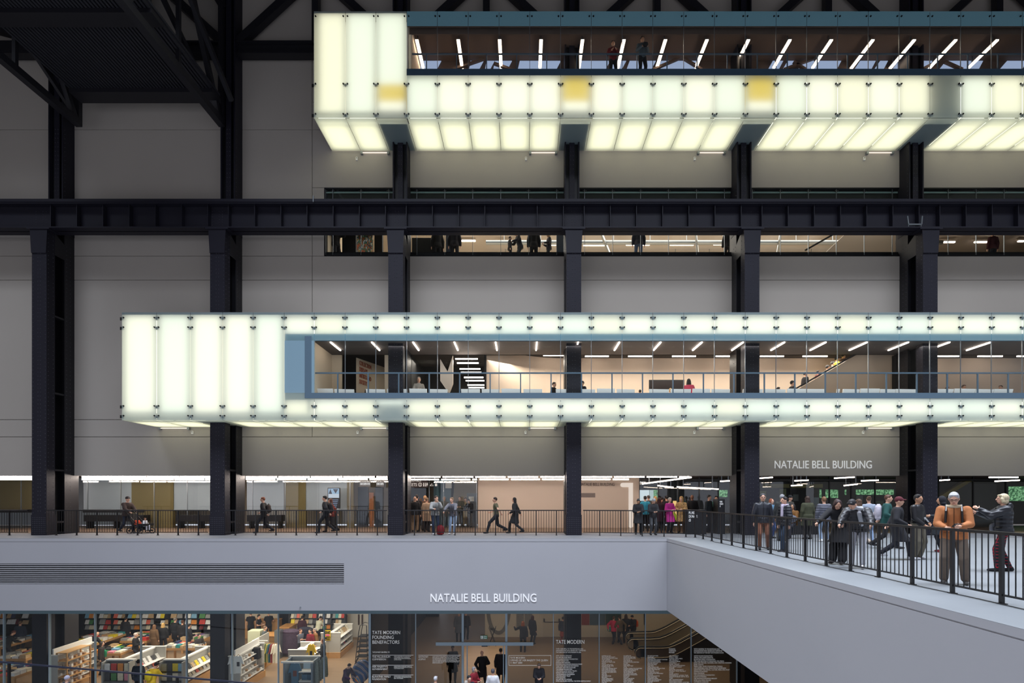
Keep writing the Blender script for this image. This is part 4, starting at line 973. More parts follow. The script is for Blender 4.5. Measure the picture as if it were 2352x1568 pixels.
m = MB(); m.box(PX(1106, Y), PX(1120, Y), Y+.02, Y+.1, PZ(1485, Y), PZ(1482, Y)); m.build('sensor', M_black, t)
t = thing('exit_sign', 'small green fire exit sign on the glass over the sliding door', 'sign', (PX(1111, Y), Y, PZ(1467, Y)))
m = MB(); m.box(PX(1103, Y), PX(1119.5, Y), Y, Y+.02, PZ(1467, Y), PZ(1459, Y)); m.build('board', mat('exit_green', (10,110,80), .5), t)
m = MB(); m.box(PX(1104, Y), PX(1110, Y), Y-.01, Y, PZ(1466.5, Y), PZ(1459.6, Y)); m.build('pictogram_panel', M_white, t)
m = MB(); z = PZ(1463, Y); x = PX(1107, Y); m.ell((x, Y-.012, z+.05), .012, .004, .014, 6, 4); m.bar((x, Y-.012, z+.035), (x-.01, Y-.012, z-.01), .02, .01); m.bar((x-.01, Y-.012, z-.01), (x+.02, Y-.012, z-.05), .012, .01); m.bar((x-.01, Y-.012, z-.01), (x-.04, Y-.012, z-.04), .012, .01); m.build('running_figure', MATS['exit_green'], t)
text_mesh('lettering', 'Fire\nExit', M_text, t, (PX(1112, Y), PX(1118, Y), PZ(1466.3, Y), PZ(1459.8, Y)), Y-.002, .006)
# --- lettering on the glass
GT_ = mat('glass_lettering', (225,225,222), .6, emit=.12)
Yt = YG-.03
def gtxt(s, px0, px1, py0, py1, lab, bold=0, sp=1.0):
    return text_mesh('glass_lettering', s, GT_, None, (PX(px0, Yt), PX(px1, Yt), PZ(py1, Yt), PZ(py0, Yt)), Yt, .01, label=lab, cat='lettering', bold=bold, spacing=sp)
def rule(px0, px1, py, lab):
    m = MB(); m.box(PX(px0, Yt), PX(px1, Yt), Yt-.01, Yt, PZ(py+.5, Yt), PZ(py-.4, Yt)); tag(m.build('glass_rule', GT_), lab, 'line', 'thin white rules on the glass')
gtxt('TATE MODERN\nFOUNDING\nBENEFACTORS', 855, 919, 1448, 1478, 'large white heading TATE MODERN FOUNDING BENEFACTORS on the glass', .003)
gtxt('TATE IS MOST GRATEFUL TO', 855.5, 895, 1495.5, 1499, 'small white line TATE IS MOST GRATEFUL TO on the glass')
for y in (1504, 1527, 1549.5): rule(855.5, 949.5, y, 'thin white rule on the founding benefactors pane, at %s' % {1504: 'top', 1527: 'middle', 1549.5: 'bottom'}[y])
gtxt('THE MILLENNIUM\nCOMMISSION', 855, 896, 1506, 1515.5, 'white words THE MILLENNIUM COMMISSION on the glass')
gtxt("HER MAJESTY'S\nGOVERNMENT", 855, 891, 1528.5, 1538, "white words HER MAJESTY'S GOVERNMENT on the glass")
gtxt('BLAVATNIK FAMILY\nFOUNDATION', 855, 897.5, 1551.5, 1561, 'white words BLAVATNIK FAMILY FOUNDATION on the glass')
gtxt('WHICH SUPPORTED THE CREATION OF\nTATE MODERN WITH A MILLENNIUM\nPROJECT GRANT FROM THE NATIONAL\nLOTTERY IN 2000', 905, 944, 1506, 1515.5, 'tiny white lines beside THE MILLENNIUM COMMISSION')
gtxt('WHICH MADE A SIGNIFICANT GRANT IN\nSUPPORT OF THE CREATION OF THE NEW\nTATE MODERN IN 2007', 905, 947, 1528.7, 1535.5, "tiny white lines beside HER MAJESTY'S GOVERNMENT")
gtxt('WHICH MADE A MAJOR DONATION IN\n2011 TOWARDS THE CREATION OF THE\nNEW TATE MODERN', 905, 945, 1551.5, 1558.5, 'tiny white lines beside BLAVATNIK FAMILY FOUNDATION')
rule(961, 1058, 1504, 'thin white rule above the ANTHONY D\'OFFAY text')
gtxt("ANTHONY\nd'OFFAY", 961, 984, 1506, 1515.5, "white words ANTHONY d'OFFAY on the glass")
gtxt('WHO IS ONE OF THE LARGEST AND MOST IMPORTANT GIFTS\nEVER MADE TO A MUSEUM, DONATED HIS GREAT WORKS\nOF CONTEMPORARY ART TO THE NATION THROUGH TATE\nAND THE NATIONAL GALLERIES OF SCOTLAND IN 2008\nWITH THE GENEROUS SUPPORT OF THE NATIONAL HERITAGE\nMEMORIAL FUND, THE ART FUND AND THE SCOTTISH AND\nBRITISH GOVERNMENTS', 993.5, 1056, 1506, 1523, "block of tiny white lines beside ANTHONY d'OFFAY")
t = thing('opening_notice', 'white outlined notice TATE MODERN OPENED BY HER MAJESTY THE QUEEN on glass', 'notice', (PX(1216, Yt), Yt, PZ(1528, Yt)))
a, b, c, d_ = PX(1168.5, Yt), PX(1266, Yt), PZ(1528, Yt), PZ(1504.3, Yt)
m = MB(); q = .016; m.box(a, b, Yt-.01, Yt, c, c+q); m.box(a, b, Yt-.01, Yt, d_-q, d_); m.box(a, a+q, Yt-.01, Yt, c, d_); m.box(b-q, b, Yt-.01, Yt, c, d_); m.build('outline', GT_, t)
text_mesh('lettering', 'TATE MODERN\nOPENED BY HER MAJESTY THE QUEEN\n11 MAY 2000', GT_, t, (PX(1171.5, Yt), PX(1258.5, Yt), PZ(1523.5, Yt), PZ(1508, Yt)), Yt, .01, bold=.002)
gtxt('TATE MODERN', 1277, 1342, 1469, 1478, 'white heading TATE MODERN on the glass right of the door', .003)
gtxt('TATE IS GRATEFUL TO THE INDIVIDUALS AND\nORGANISATIONS WHO GENEROUSLY SUPPORTED\nTHE CREATION OF TATE MODERN IN 2000', 1277, 1345.5, 1488, 1499, 'three white lines below TATE MODERN on the glass')
gtxt('ARTS COUNCIL ENGLAND\nMR AND MRS JAMES BRICE\nTHE CLORE DUFFIELD FOUNDATION\nGILBERT DE BOTTON\nENGLISH PARTNERSHIPS\nRICHARD B AND JEANNE DONOVAN FISHER\nNOAM AND GERALDINE GOTTESMAN\nANTHONY AND EVELYN JACOBS\nTHE KRESGE FOUNDATION\nTHE FRANK LLOYD FAMILY TRUSTS\nRONALD AND RITA MCAULAY\nTHE MILLENNIUM COMMISSION\nTHE MONUMENT TRUST\nMORI BUILDING\nMR AND MRS M D MORAES\nPETER AND EILEEN NORTON, THE PETER NORTON FAMILY', 1277, 1357, 1504, 1565.5, 'long list of donor names below the TATE MODERN heading')
rt = random.Random(11)
WD = ['THE', 'AND', 'TRUST', 'FOUNDATION', 'CHARITABLE', 'MR', 'MRS', 'SIR', 'LADY', 'LORD', 'FAMILY', 'COMPANY', 'ARTS', 'FUND', 'PLC', 'SOCIETY', 'ESTATE', 'LIMITED']
def lines(n, lo=2, hi=4): return '\n'.join(' '.join(rt.choice(WD) for _ in range(rt.randint(lo, hi))) for _ in range(n))
gtxt(lines(22), 1382, 1418.5, 1504.5, 1567.5, 'first narrow column of tiny donor lines')
gtxt(lines(22), 1432, 1474.5, 1504.5, 1567.5, 'second narrow column of tiny donor lines')
gtxt(lines(22), 1487, 1533, 1504.5, 1567.5, 'third narrow column of tiny donor lines')
gtxt('FOUNDING\nCORPORATE\nPARTNERS', 1536.5, 1552.5, 1488.5, 1499.5, 'white heading FOUNDING CORPORATE PARTNERS on the glass')
gtxt(lines(20, 1, 3), 1537, 1583, 1504.5, 1567.5, 'narrow list of tiny lines under FOUNDING CORPORATE PARTNERS')
gtxt('TATE IS GRATEFUL TO THE INDIVIDUALS AND\nORGANISATIONS WHO GENEROUSLY SUPPORTED\nTHE CREATION OF THE NEW TATE MODERN IN 2016', 1593.5, 1662, 1488.5, 1500, 'three white lines by the lower edge of the bridge')
gtxt('ARTIST ROOMS FOUNDATION\nABIGAIL AND JOSEPH BARATTA\nBLAVATNIK FAMILY FOUNDATION\nTHE LORD BROWNE OF MADINGLEY, FRS, FRENG\nJOHN AND MICHAEL CHANDRIS, AND CHRISTINA CHANDRIS\nJAMES CHANOS\nPIERRE CHEN, YAGEO FOUNDATION, TAIWAN\nAGO DEMIRDJIAN AND TIQUI ATENCIO DEMIRDJIAN\nDEPARTMENT FOR DIGITAL, CULTURE, MEDIA AND SPORT\nGEORGE ECONOMOU\nMALA GAONKAR\nTHE GHANDEHARI FOUNDATION\nNOAM GOTTESMAN\nTHE GRANVILLE-GROSSMAN BEQUEST\nPETER AND MARIA KELLNER\nCATHERINE LAGRANGE', 1593.5, 1680, 1504.5, 1567, 'list of donor names tucked below the bridge edge')
# --- foyer things
Y = YBK-.01
cx_, czz = PX(1145, Y), PZ(1457, Y)+1.55
m = MB(); N = 40; vs = []; fs = []
for i in range(N):
    a = 2*math.pi*i/N
    for (rx, rz, yy) in ((.76, 1.55, Y-.02), (.53, 1.32, Y-.02), (.76, 1.55, Y), (.53, 1.32, Y)): vs.append((cx_+rx*math.cos(a), yy, czz+rz*math.sin(a)))
for i in range(N):
    j = (i+1) % N; fs += [(4*i, 4*i+1, 4*j+1, 4*j), (4*i+2, 4*j+2, 4*j+3, 4*i+3), (4*i, 4*j, 4*j+2, 4*i+2), (4*i+1, 4*i+3, 4*j+3, 4*j+1)]
m.add(vs, fs); tag(m.build('numeral_zero', mat('zero_grey', (128,122,112), .7)), 'large grey numeral 0 painted on the foyer wall', 'sign')
Y = 30.6; t = thing('folding_stool', 'black folding stool with crossed legs before the grey numeral', 'stool', (PX(1131, Y), Y, ZL))
xa, xb, za, zb_ = PX(1123, Y), PX(1139, Y), ZL, PZ(1439, Y)
for yy in (Y-.18, Y+.18):
    for (p, q) in ((xa, xb), (xb, xa)):
        m = MB(); m.bar((p, yy, za), (q, yy, zb_), .03, .03); m.build('leg', M_black, t)
m = MB(); m.box(xa+.1, xb-.1, Y-.2, Y+.2, PZ(1444, Y)-.02, PZ(1444, Y)+.02); m.build('seat', M_black, t)
for i, (a, b, c, l) in enumerate([(1336, 1353.5, (150,66,50), 'red poster panel on the foyer wall, left of three'), (1354.5, 1390.5, (84,104,116), 'blue-grey wide poster panel on the foyer wall'), (1391.5, 1427, (40,66,44), 'dark green poster panel on the foyer wall')]):
    Y = YBK-.03; m = MB(); m.box(PX(a, Y), PX(b, Y), Y, Y+.03, PZ(1435, Y), PZ(1400, Y)); tag(m.build('poster', mat('poster_c%d' % i, c, .7)), l, 'poster')
Y = YBK-.02
t = thing('notice_board', 'grey ruled notice board on the foyer wall left of the double door', 'board', (PX(1208, Y), Y, PZ(1440, Y)))
m = MB(); m.box(PX(1186, Y), PX(1203, Y), Y-.01, Y, PZ(1440, Y), PZ(1405, Y)); m.box(PX(1205, Y), PX(1222, Y), Y-.01, Y, PZ(1438, Y), PZ(1405, Y)); m.build('sheet', mat('notice_grey', (150,144,134), .7), t)
m = MB()
for q in range(9): m.box(PX(1187, Y), PX(1202 if q % 2 else 1198, Y), Y-.014, Y-.01, PZ(1408+q*3.4, Y)-.012, PZ(1408+q*3.4, Y)); m.box(PX(1206, Y), PX(1221, Y), Y-.014, Y-.01, PZ(1408+q*3.4, Y)-.008, PZ(1408+q*3.4, Y))
m.build('ruled_lines', M_black, t)['kind'] = 'stuff'
t = thing('double_door', 'pale double door with black push bar in the foyer wall', 'door', (PX(1270, Y), Y, ZL))
for a, b in ((1247, 1270), (1271, 1296)):
    m = MB(); m.box(PX(a, Y), PX(b, Y), Y-.02, Y+.01, ZL+.02, ZL+2.4); m.build('leaf', mat('door_cream', (204,190,168), .7), t)
m = MB(); m.box(PX(1250, Y), PX(1285, Y), Y-.08, Y-.05, PZ(1428, Y), PZ(1427, Y)); m.box(PX(1248.5, Y), PX(1251, Y), Y-.1, Y-.02, PZ(1427, Y), PZ(1420, Y)); m.box(PX(1283, Y), PX(1285.5, Y), Y-.1, Y-.02, PZ(1427, Y), PZ(1420, Y)); m.build('push_bar', M_black, t)
m = MB(); m.box(PX(1481, Y)-.06, PX(1481, Y)+.03, Y-.05, Y, PZ(1434, Y), PZ(1408, Y)); tag(m.build('door_slot', M_black), 'black vertical slot on the foyer wall above the escalator', 'slot')
# --- escalators: two stainless balustrades seen from the side
def esc(label, Y, pts_px, r_px, drop, col):
    """pts_px: the handrail line in the photo plane at depth Y, first end wraps round a newel"""
    P = [(PX(a, Y), PZ(b, Y)) for a, b in pts_px]
    t = thing('escalator_balustrade', label, 'escalator', (P[2][0], Y, ZL), 'escalators in the foyer')
    lo = [(x, z-drop) for x, z in P]
    poly = P+lo[::-1]
    m = MB(); n = len(P)
    vs = [(x, Y+.05, z-.03) for x, z in P]+[(x, Y+.05, z-drop) for x, z in P]+[(x, Y+.12, z-.03) for x, z in P]+[(x, Y+.12, z-drop) for x, z in P]
    fs = []
    for i in range(n-1): fs += [(i, n+i, n+i+1, i+1), (2*n+i, 2*n+i+1, 3*n+i+1, 3*n+i), (i, i+1, 2*n+i+1, 2*n+i), (n+i, 3*n+i, 3*n+i+1, n+i+1)]
    fs += [(0, 2*n, 3*n, n), (n-1, 2*n-1, 4*n-1, 3*n-1)]
    m.add(vs, fs); m.build('panel', col, t)
    r = drop/2
    m = MB(); m.cyl((P[0][0], Y+.05, P[0][1]-r-.015), (P[0][0], Y+.12, P[0][1]-r-.015), r-.015, 24); m.build('newel', col, t, smooth=False)
    rail = [(P[0][0]-r*math.sin(R(a)), Y+.085, P[0][1]-r+r*math.cos(R(a))) for a in range(180, -1, -15)]+[(x, Y+.085, z) for x, z in P[1:]]
    m = MB(); m.path(rail, .045, 8); m.build('handrail', M_black, t, smooth=True)
    m = MB(); m.path([(x, y-.06, z-.06) for x, y, z in rail], .025, 8); m.build('trim', mat('polished_steel', (200,190,170), .2, .9), t, smooth=True)
    m = MB(); m.path([(x, Y+.02, z-drop) for x, z in P], .03, 6); m.build('skirt_trim', MATS['polished_steel'], t, smooth=True)
    return t
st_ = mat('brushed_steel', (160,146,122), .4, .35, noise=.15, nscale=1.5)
sm = lambda: None
ptsA = [(1447,1452),(1470,1451.5),(1495,1451),(1505,1449.5),(1517,1445),(1530,1439),(1562,1421.5),(1620,1389)]
ptsB = [(1455,1466),(1495,1465.5),(1515,1464),(1530,1459),(1545,1452),(1580,1433),(1640,1399),(1680,1376)]
ptsC = [(1472,1486),(1520,1486),(1535,1485),(1550,1480),(1565,1473),(1605,1451),(1660,1420),(1700,1398)]
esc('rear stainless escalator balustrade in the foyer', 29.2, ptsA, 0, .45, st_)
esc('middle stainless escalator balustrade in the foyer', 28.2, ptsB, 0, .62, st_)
esc('front stainless escalator balustrade in the foyer', 27.2, ptsC, 0, .55, mat('shadow_steel', (100,88,74), .45, .3))  # same steel as the others, its shade put into a darker colour
Y = 27.5; m = MB(); m.prism([(PX(1490, Y), ZL), (PX(1900, Y), ZL), (PX(1900, Y), PZ(1400, Y)), (PX(1710, Y), PZ(1400, Y)), (PX(1550, Y), PZ(1492, Y)), (PX(1490, Y), PZ(1494, Y))], Y, Y+.2); tag(m.build('escalator_truss', mat('dark_cladding', (46,38,32), .6)), 'dark clad escalator truss filling the right of the foyer', 'escalator')
# --- low ramp railing outside at bottom left
Y = 19.0; t = thing('ramp_railing', 'thin black railing sloping down at the bottom left corner', 'railing', (PX(200, Y), Y, ZL))
m = MB(); m.bar((PX(-60, Y), Y, PZ(1514.5, Y)), (PX(700, Y), Y, PZ(1579, Y)), .06, .05); m.build('handrail', mat('navy_rail', (44,48,66), .35), t)
for q in (21, 213, 407, 600):
    m = MB(); m.box(PX(q, Y)-.035, PX(q, Y)+.035, Y-.035, Y+.035, ZL, PZ(1520+q*.085, Y)-.02); m.build('post', M_black, t)
# ---------------------------------------------------------------- SHOP
rs = random.Random(5)
BC = [('cream',(226,214,190)),('white',(238,234,226)),('grey',(150,150,148)),('charcoal',(60,60,64)),('red',(200,60,50)),('coral',(236,110,90)),('yellow',(240,205,40)),('teal',(60,150,150)),('navy',(40,52,92)),('green',(70,130,70)),('orange',(232,140,50)),('pink',(226,140,160)),('purple',(120,90,150)),('sky blue',(130,180,210)),('tan',(190,160,120)),('black',(26,26,28)),('maroon',(110,36,44))]
BW = [8,10,6,3,2,1.5,1.5,1.3,2,1.2,1.4,1.2,1,1.4,6,2,1.2]
NB = [0]
def bcol():
    c = rs.choices(BC, BW)[0]; return c[0], mat('cover_'+c[0].replace(' ', '_'), c[1], .55, noise=.35, nscale=9)
used = {}
def uniq(l):
    used[l] = used.get(l, 0)+1
    return l if used[l] == 1 else l+' (%s such)' % ordn(used[l])
def book(x, y, z, w_, h_, d_, lab, grp, tilt=0, face='f'):
    n, m_ = bcol(); NB[0] += 1
    m = MB()
    if tilt: m.add([(x-w_/2,y,z),(x+w_/2,y,z),(x+w_/2,y+d_,z),(x-w_/2,y+d_,z),(x-w_/2,y+tilt,z+h_),(x+w_/2,y+tilt,z+h_),(x+w_/2,y+tilt+d_,z+h_),(x-w_/2,y+tilt+d_,z+h_)], [(0,3,2,1),(4,5,6,7),(0,1,5,4),(1,2,6,5),(2,3,7,6),(3,0,4,7)])
    else: m.box(x-w_/2, x+w_/2, y-d_/2, y+d_/2, z, z+h_)
    return tag(m.build('book', m_), '%s book %s' % (n, lab), 'book', grp)
def bookcase(name, lab, x0, x1, y, ztops, ncol, mt_, per, grp, wall='f', short=''):
    t = thing(name, lab, 'bookcase', ((x0+x1)/2, y, ZL))
    top = ztops[0]+.36; w_ = (x1-x0)/ncol
    m = MB(); m.box(x0, x1, y+.32, y+.36, ZL, top); m.build('back_board', mt_, t)
    for c in range(ncol+1):
        m = MB(); m.box(x0+c*w_-.03, x0+c*w_+.03, y, y+.32, ZL, top); m.build('divider', mt_, t)
    for r, z in enumerate(ztops):
        m = MB(); m.box(x0, x1, y-.02, y+.32, z-.03, z); m.build('shelf', mt_, t)
        for c in range(ncol):
            k = rs.randint(per[0], per[1]); a = x0+c*w_+.06; wd = (w_-.12)/k
            for j in range(k):
                book(a+(j+.5)*wd, y+.04, z, wd*.92, rs.uniform(.2, .3), .03, 'number %d in bay %d, %s shelf of the %s' % (j+1, c+1, ['top','second','third','lowest'][r], short), grp, tilt=.1)
    m = MB(); m.box(x0, x1, y-.1, y+.36, ZL, ZL+.3); m.build('plinth', M_wood, t)
    return t
yb_ = 31.6
zr = [PZ(1419.5, yb_), PZ(1433.5, yb_), PZ(1445.5, yb_)]
bookcase('wall_bookcase', 'long black wall bookcase full of books, behind the shop tables', PX(190, yb_), PX(486, yb_), yb_, zr, 9, M_black2, (2, 3), 'books in the long black bookcase', short='long black bookcase')
bookcase('wall_bookcase', 'black wall bookcase left of the first shop column', PX(-60, yb_), PX(80, yb_), yb_, zr[:2], 4, M_black2, (2, 3), 'books in the left black bookcase', short='left black bookcase')
bookcase('wall_bookcase', 'dark wall bookcase behind the clothes racks near the till', PX(664, yb_), PX(792, yb_), yb_, [PZ(1419, yb_), PZ(1432, yb_), PZ(1444, yb_)], 4, mat('shelf_grey', (60,60,62), .6), (3, 4), 'books in the bookcase by the till', short='bookcase by the till')
def gondola(lab, x, y0, y1, top, w_=.9, items='books', short='', header=None, grp=None, sign=None):
    """free-standing unit running away from the viewer, seen from its right side"""
    t = thing('display_unit', lab, 'shop unit', (x, (y0+y1)/2, ZL))
    g_ = mat('unit_grey', (176,174,168), .6)
    m = MB(); m.box(x-.04, x+.04, y0, y1, ZL+.3, top-.06); m.build('spine_board', g_, t)
    m = MB(); m.box(x-.09, x+.09, y0-.02, y1+.02, top-.06, top); m.build('top_rail', M_white, t)
    m = MB(); m.box(x-w_/2, x+w_/2, y0-.1, y1+.1, ZL, ZL+.3); m.build('plinth', M_wood, t)
    for e, yy in ((0, y0), (1, y1)):
        m = MB(); m.box(x-w_/2+.02, x+w_/2-.02, yy-.03, yy+.03, ZL+.3, top); m.build('end_panel', g_, t)
        m = MB(); m.box(x-w_/2, x+w_/2, yy-.05, yy+.05, top, top+.03); m.build('end_cap', M_white, t)
    if header:
        m = MB(); m.box(x-.03, x+.03, y0, y1, top, top+header); m.build('header_board', M_white, t)
    for r, z in enumerate((ZL+.42, ZL+.75, ZL+1.07, ZL+1.36)):
        if z > top-.2: continue
        for s_ in (1, -1):
            m = MB(); m.box(x+s_*.04 if s_ > 0 else x-w_/2+.02, x+w_/2-.02 if s_ > 0 else x-.04, y0+.03, y1-.03, z-.02, z); m.build('shelf', M_white, t)
        n = int((y1-y0-.15)/.24)
        for j in range(n):
            yy = y0+.18+j*(y1-y0-.3)/max(1, n-1)
            if items == 'books':
                nme, m_ = bcol(); m = MB(); hh = rs.uniform(.18, .28)
                m.add([(x+.30,yy-.09,z),(x+.33,yy-.09,z),(x+.33,yy+.09,z),(x+.30,yy+.09,z),(x+.16,yy-.09,z+hh),(x+.19,yy-.09,z+hh),(x+.19,yy+.09,z+hh),(x+.16,yy+.09,z+hh)], [(0,3,2,1),(4,5,6,7),(0,1,5,4),(1,2,6,5),(2,3,7,6),(3,0,4,7)])
                NB[0] += 1
                tag(m.build('book', m_), '%s book leaning, number %d on the %s shelf of the %s' % (nme, j+1, ['lowest','middle','upper','top'][r], short), 'book', grp)
            else:
                m = MB(); X_ = x+.16; rr = rs.uniform(.045, .07); hh = rs.uniform(.08, .16)
                m.rings([m.ring((X_, yy, z+q), k_, (0,0,1), 10) for q, k_ in ((0, rr*.8), (.02, rr), (hh*.7, rr), (hh, rr*.7 if j % 2 else rr*1.1))])
                tag(m.build(items, M_white if (j+r) % 3 else mat('glaze_tan', (190,150,110), .4), smooth=False), 'small %s, number %d on the %s shelf of the %s' % (items, j+1, ['lowest','middle','upper','top'][r], short), items, grp)
    return t
gondola('tall wood-framed gift unit with a long white header board, right of the first shop column', -20.88, 23.05, 25.1, -5.36, items='vase', short='tall gift unit', header=.28, w_=.5, grp='ceramics on the tall gift unit')
gondola('pale unit of books running back from the glass, second from left', PX(272, 23.6)+.0, 23.6, 25.9, -5.78, short='second book unit', grp='books on the second unit', w_=1.2)
gondola('pale unit of books running back from the glass, left of the second shop column', PX(398, 23.4), 23.4, 25.9, -5.78, short='third book unit', grp='books on the third unit', w_=1.2)
gondola('grey unit with a white header and white shirts, right of the second shop column', -12.83, 23.1, 25.2, -5.42, items='mug', short='grey header unit', header=.27, grp='mugs on the grey header unit', w_=.56)
gondola('low pale unit before the till with folded goods', PX(770, 28.6)-.1, 28.2, 30.2, -5.7, short='unit with the yellow poster', grp='books on the poster unit', w_=1.1)
gondola('small pale unit of gifts behind the blue shirt stand', PX(700, 25.6), 25.2, 26.6, -5.75, items='mug', short='small gift unit', grp='mugs on the small gift unit', w_=1.3)
# wooden cabinet frame on the tall gift unit
Y0_, Y1_ = 23.05, 24.3; x = -21.22
t = thing('wooden_cabinet', 'open oak-framed cabinet standing against the tall gift unit', 'cabinet', (x+.75, 23.7, ZL))
for (xx, yy) in ((x+.5, Y0_), (x+.95, Y0_), (x+.95, Y1_), (x+.5, Y1_)):
    m = MB(); m.box(xx-.025, xx+.025, yy-.025, yy+.025, ZL, -5.25); m.build('frame_post', M_wood, t)
for z in (-5.25, -5.62, -5.98, -6.34, -6.7):
    m = MB(); m.box(x+.48, x+.97, Y0_-.02, Y1_+.02, z-.02, z+.01); m.build('shelf', mat('oak_light', (206,160,104), .5), t)
    if z < -5.3:
        for j in range(5):
            m = MB(); yy = Y0_+.15+j*.23; m.box(x+.75, x+.87, yy-.05, yy+.05, z+.01, z+.01+.08+.05*(j % 2)); tag(m.build('gift_box', M_white if j % 2 else mat('glaze_tan', (190,150,110), .4)), 'little gift box %d on the shelf at height %s in the oak cabinet' % (j+1, {-5.62:'top',-5.98:'upper',-6.34:'lower',-6.7:'bottom'}[z]), 'box', 'gift boxes in the oak cabinet')
# book tables
def table(lab, px, Y, w_, l_, short, n=(3, 4), h=.75, grp='books piled on the shop tables'):
    x = PX(px, Y); t = thing('display_table', lab, 'table', (x, Y, ZL))
    m = MB(); m.box(x-w_/2, x+w_/2, Y-l_/2, Y+l_/2, ZL+h-.12, ZL+h); m.build('table_top', M_wood, t)
    for sx_ in (-1, 1):
        for sy in (-1, 1):
            m = MB(); m.box(x+sx_*(w_/2-.1)-.04, x+sx_*(w_/2-.1)+.04, Y+sy*(l_/2-.1)-.04, Y+sy*(l_/2-.1)+.04, ZL, ZL+h-.12); m.build('leg', M_wood, t)
    for i in range(n[0]):
        for j in range(n[1]):
            hh = rs.uniform(.05, .16); xx = x-w_/2+(i+.5)*w_/n[0]; yy = Y-l_/2+(j+.5)*l_/n[1]
            nme, m_ = bcol(); m = MB(); aw, al = w_/n[0]*.42, l_/n[1]*.42; m.box(xx-aw, xx+aw, yy-al, yy+al, ZL+h, ZL+h+hh); m.box(xx-aw, xx+aw, yy-al, yy+al, ZL+h+hh, ZL+h+hh+.012)
            NB[0] += 1
            tag(m.build('book', m_), '%s book pile, row %d place %d on the %s' % (nme, j+1, i+1, short), 'book', grp)
table('oak table of piled books at the left edge of the shop', 10, 28.6, 1.7, 2.2, 'table at the left edge', (4, 6))
table('oak table of piled books before the left black bookcase', 60, 26.4, 1.5, 1.6, 'table beside the first shop column', (4, 5))
table('low table of books near the ramp railing at the left edge', 25, 23.8, 1.8, 1.5, 'low table at the glass', (5, 5))
table('long oak table of books below the long black bookcase, left end', 225, 29.3, 1.5, 2.6, 'long table under the bookcase', (4, 7))
table('oak table of books by the white-haired visitor', 268, 27.2, 1.5, 1.4, 'table by the white-haired visitor', (4, 5))
table('oak table of books behind the two visitors in brown and black', 330, 29.6, 1.5, 1.6, 'table behind the pair', (4, 6))
table('card table with red and blue cards before the dark bookcase end', 425, 27.0, 1.7, .9, 'card table', (8, 3), 1.0)
table('oak table of books beside the second shop column', 455, 29.6, 1.2, 1.4, 'table beside the second shop column', (3, 5))
table('round stool table in the aisle of the book area', 262, 25.6, .5, .5, 'aisle stool', (1, 1), .4)
# tills
for lab, a, b, Y0_, Y1_, h in (('oak till counter behind the staff in black shirts', 640, 664, 30.6, 31.6, 1.05), ('oak front counter of the tills by the man in grey', 575, 640, 28.9, 29.8, 1.0), ('oak side counter behind the staff in black shirts', 560, 640, 32.05, 32.5, 1.15)):
    t = thing('till_counter', lab, 'counter', (PX((a+b)/2, Y0_), Y0_, ZL)); A, B = PX(a, Y0_), PX(b, Y0_)
    m = MB(); m.box(A, B, Y0_, Y1_, ZL, ZL+h-.04); m.build('body', M_wood, t)
    m = MB(); m.box(A-.02, B+.02, Y0_-.03, Y1_+.03, ZL+h-.04, ZL+h); m.build('worktop', mat('oak_top', (206,150,90), .5), t)
m = MB(); Y = 28.2; m.box(PX(569, Y), PX(597, Y), Y, Y+.5, ZL, PZ(1449, Y)); tag(m.build('book_stack_box', mat('pale_green_box', (206,210,180), .6)), 'pale green printed boxes stacked before the till counter', 'box')
m = MB(); Y = 28.0; m.box(PX(630, Y), PX(643, Y), Y, Y+.4, ZL, PZ(1448, Y)); tag(m.build('postcard_stand', M_alu), 'grey postcard stand at the end of the till counter', 'stand')
# hanging shirts
def shirt(lab, px, py, Y, w_, h_, c, grp=None, emblem=None, rz=0):
    x, z = PX(px, Y), PZ(py, Y)      # top centre
    s_ = w_/2
    poly = [(-.45*s_, -h_), (.45*s_, -h_), (.5*s_, -.45*h_), (.62*s_, -.42*h_), (1.0*s_, -.5*h_), (.55*s_, -.04*h_), (.2*s_, 0), (0, -.05*h_), (-.2*s_, 0), (-.55*s_, -.04*h_), (-1.0*s_, -.5*h_), (-.62*s_, -.42*h_), (-.5*s_, -.45*h_)]
    t = thing('hanging_shirt', lab, 'shirt', (x, Y, z), grp, rz)
    m = MB(); m.prism(poly, -.03, .03); m.build('fabric', mat('shirt_%d_%d_%d' % c, c, .9), t, world=False)
    m = MB(); m.path([(-.3*s_, 0, -.01), (0, 0, .05), (.3*s_, 0, -.01)], .012, 6); m.build('hanger', M_wood, t, world=False)
    if emblem:
        m = MB(); m.box(-.25*s_, .25*s_, -.036, -.03, -.6*h_, -.35*h_); m.build('print', mat('print_%d_%d_%d' % emblem, emblem, .8), t, world=False)
    return t
shirt('white shirt hanging on the near end of the grey header unit, left', 536, 1506, 22.98, .5, .78, (228,228,224), 'white shirts on the unit end')
shirt('white shirt hanging on the near end of the grey header unit, right', 548, 1505, 22.94, .5, .78, (235,235,230), 'white shirts on the unit end', (60,60,64))
shirt('large slate blue shirt with brown print on the near stand', 678, 1521, 22.9, .66, 1.0, (78,116,140), None, (120,70,60))
shirt('bright yellow shirt with black figure behind the blue shirt', 715, 1479, 25.0, .5, .9, (244,200,24), None, (24,24,26))
for i, (px, c) in enumerate([(612,(120,140,110)),(617,(206,196,110)),(621,(60,110,130)),(626,(150,60,60)),(631,(238,232,214)),(637,(232,226,210))]):
    shirt('shirt %s on the side rail of the rack by the till, %s' % (['dull green','straw yellow','teal','brick red','ivory','cream'][i], ordn(i+1)), px, 1477+i*.3, 26.6-i*.08, .42, .95, c, 'shirts on the rack by the till', rz=R(55))
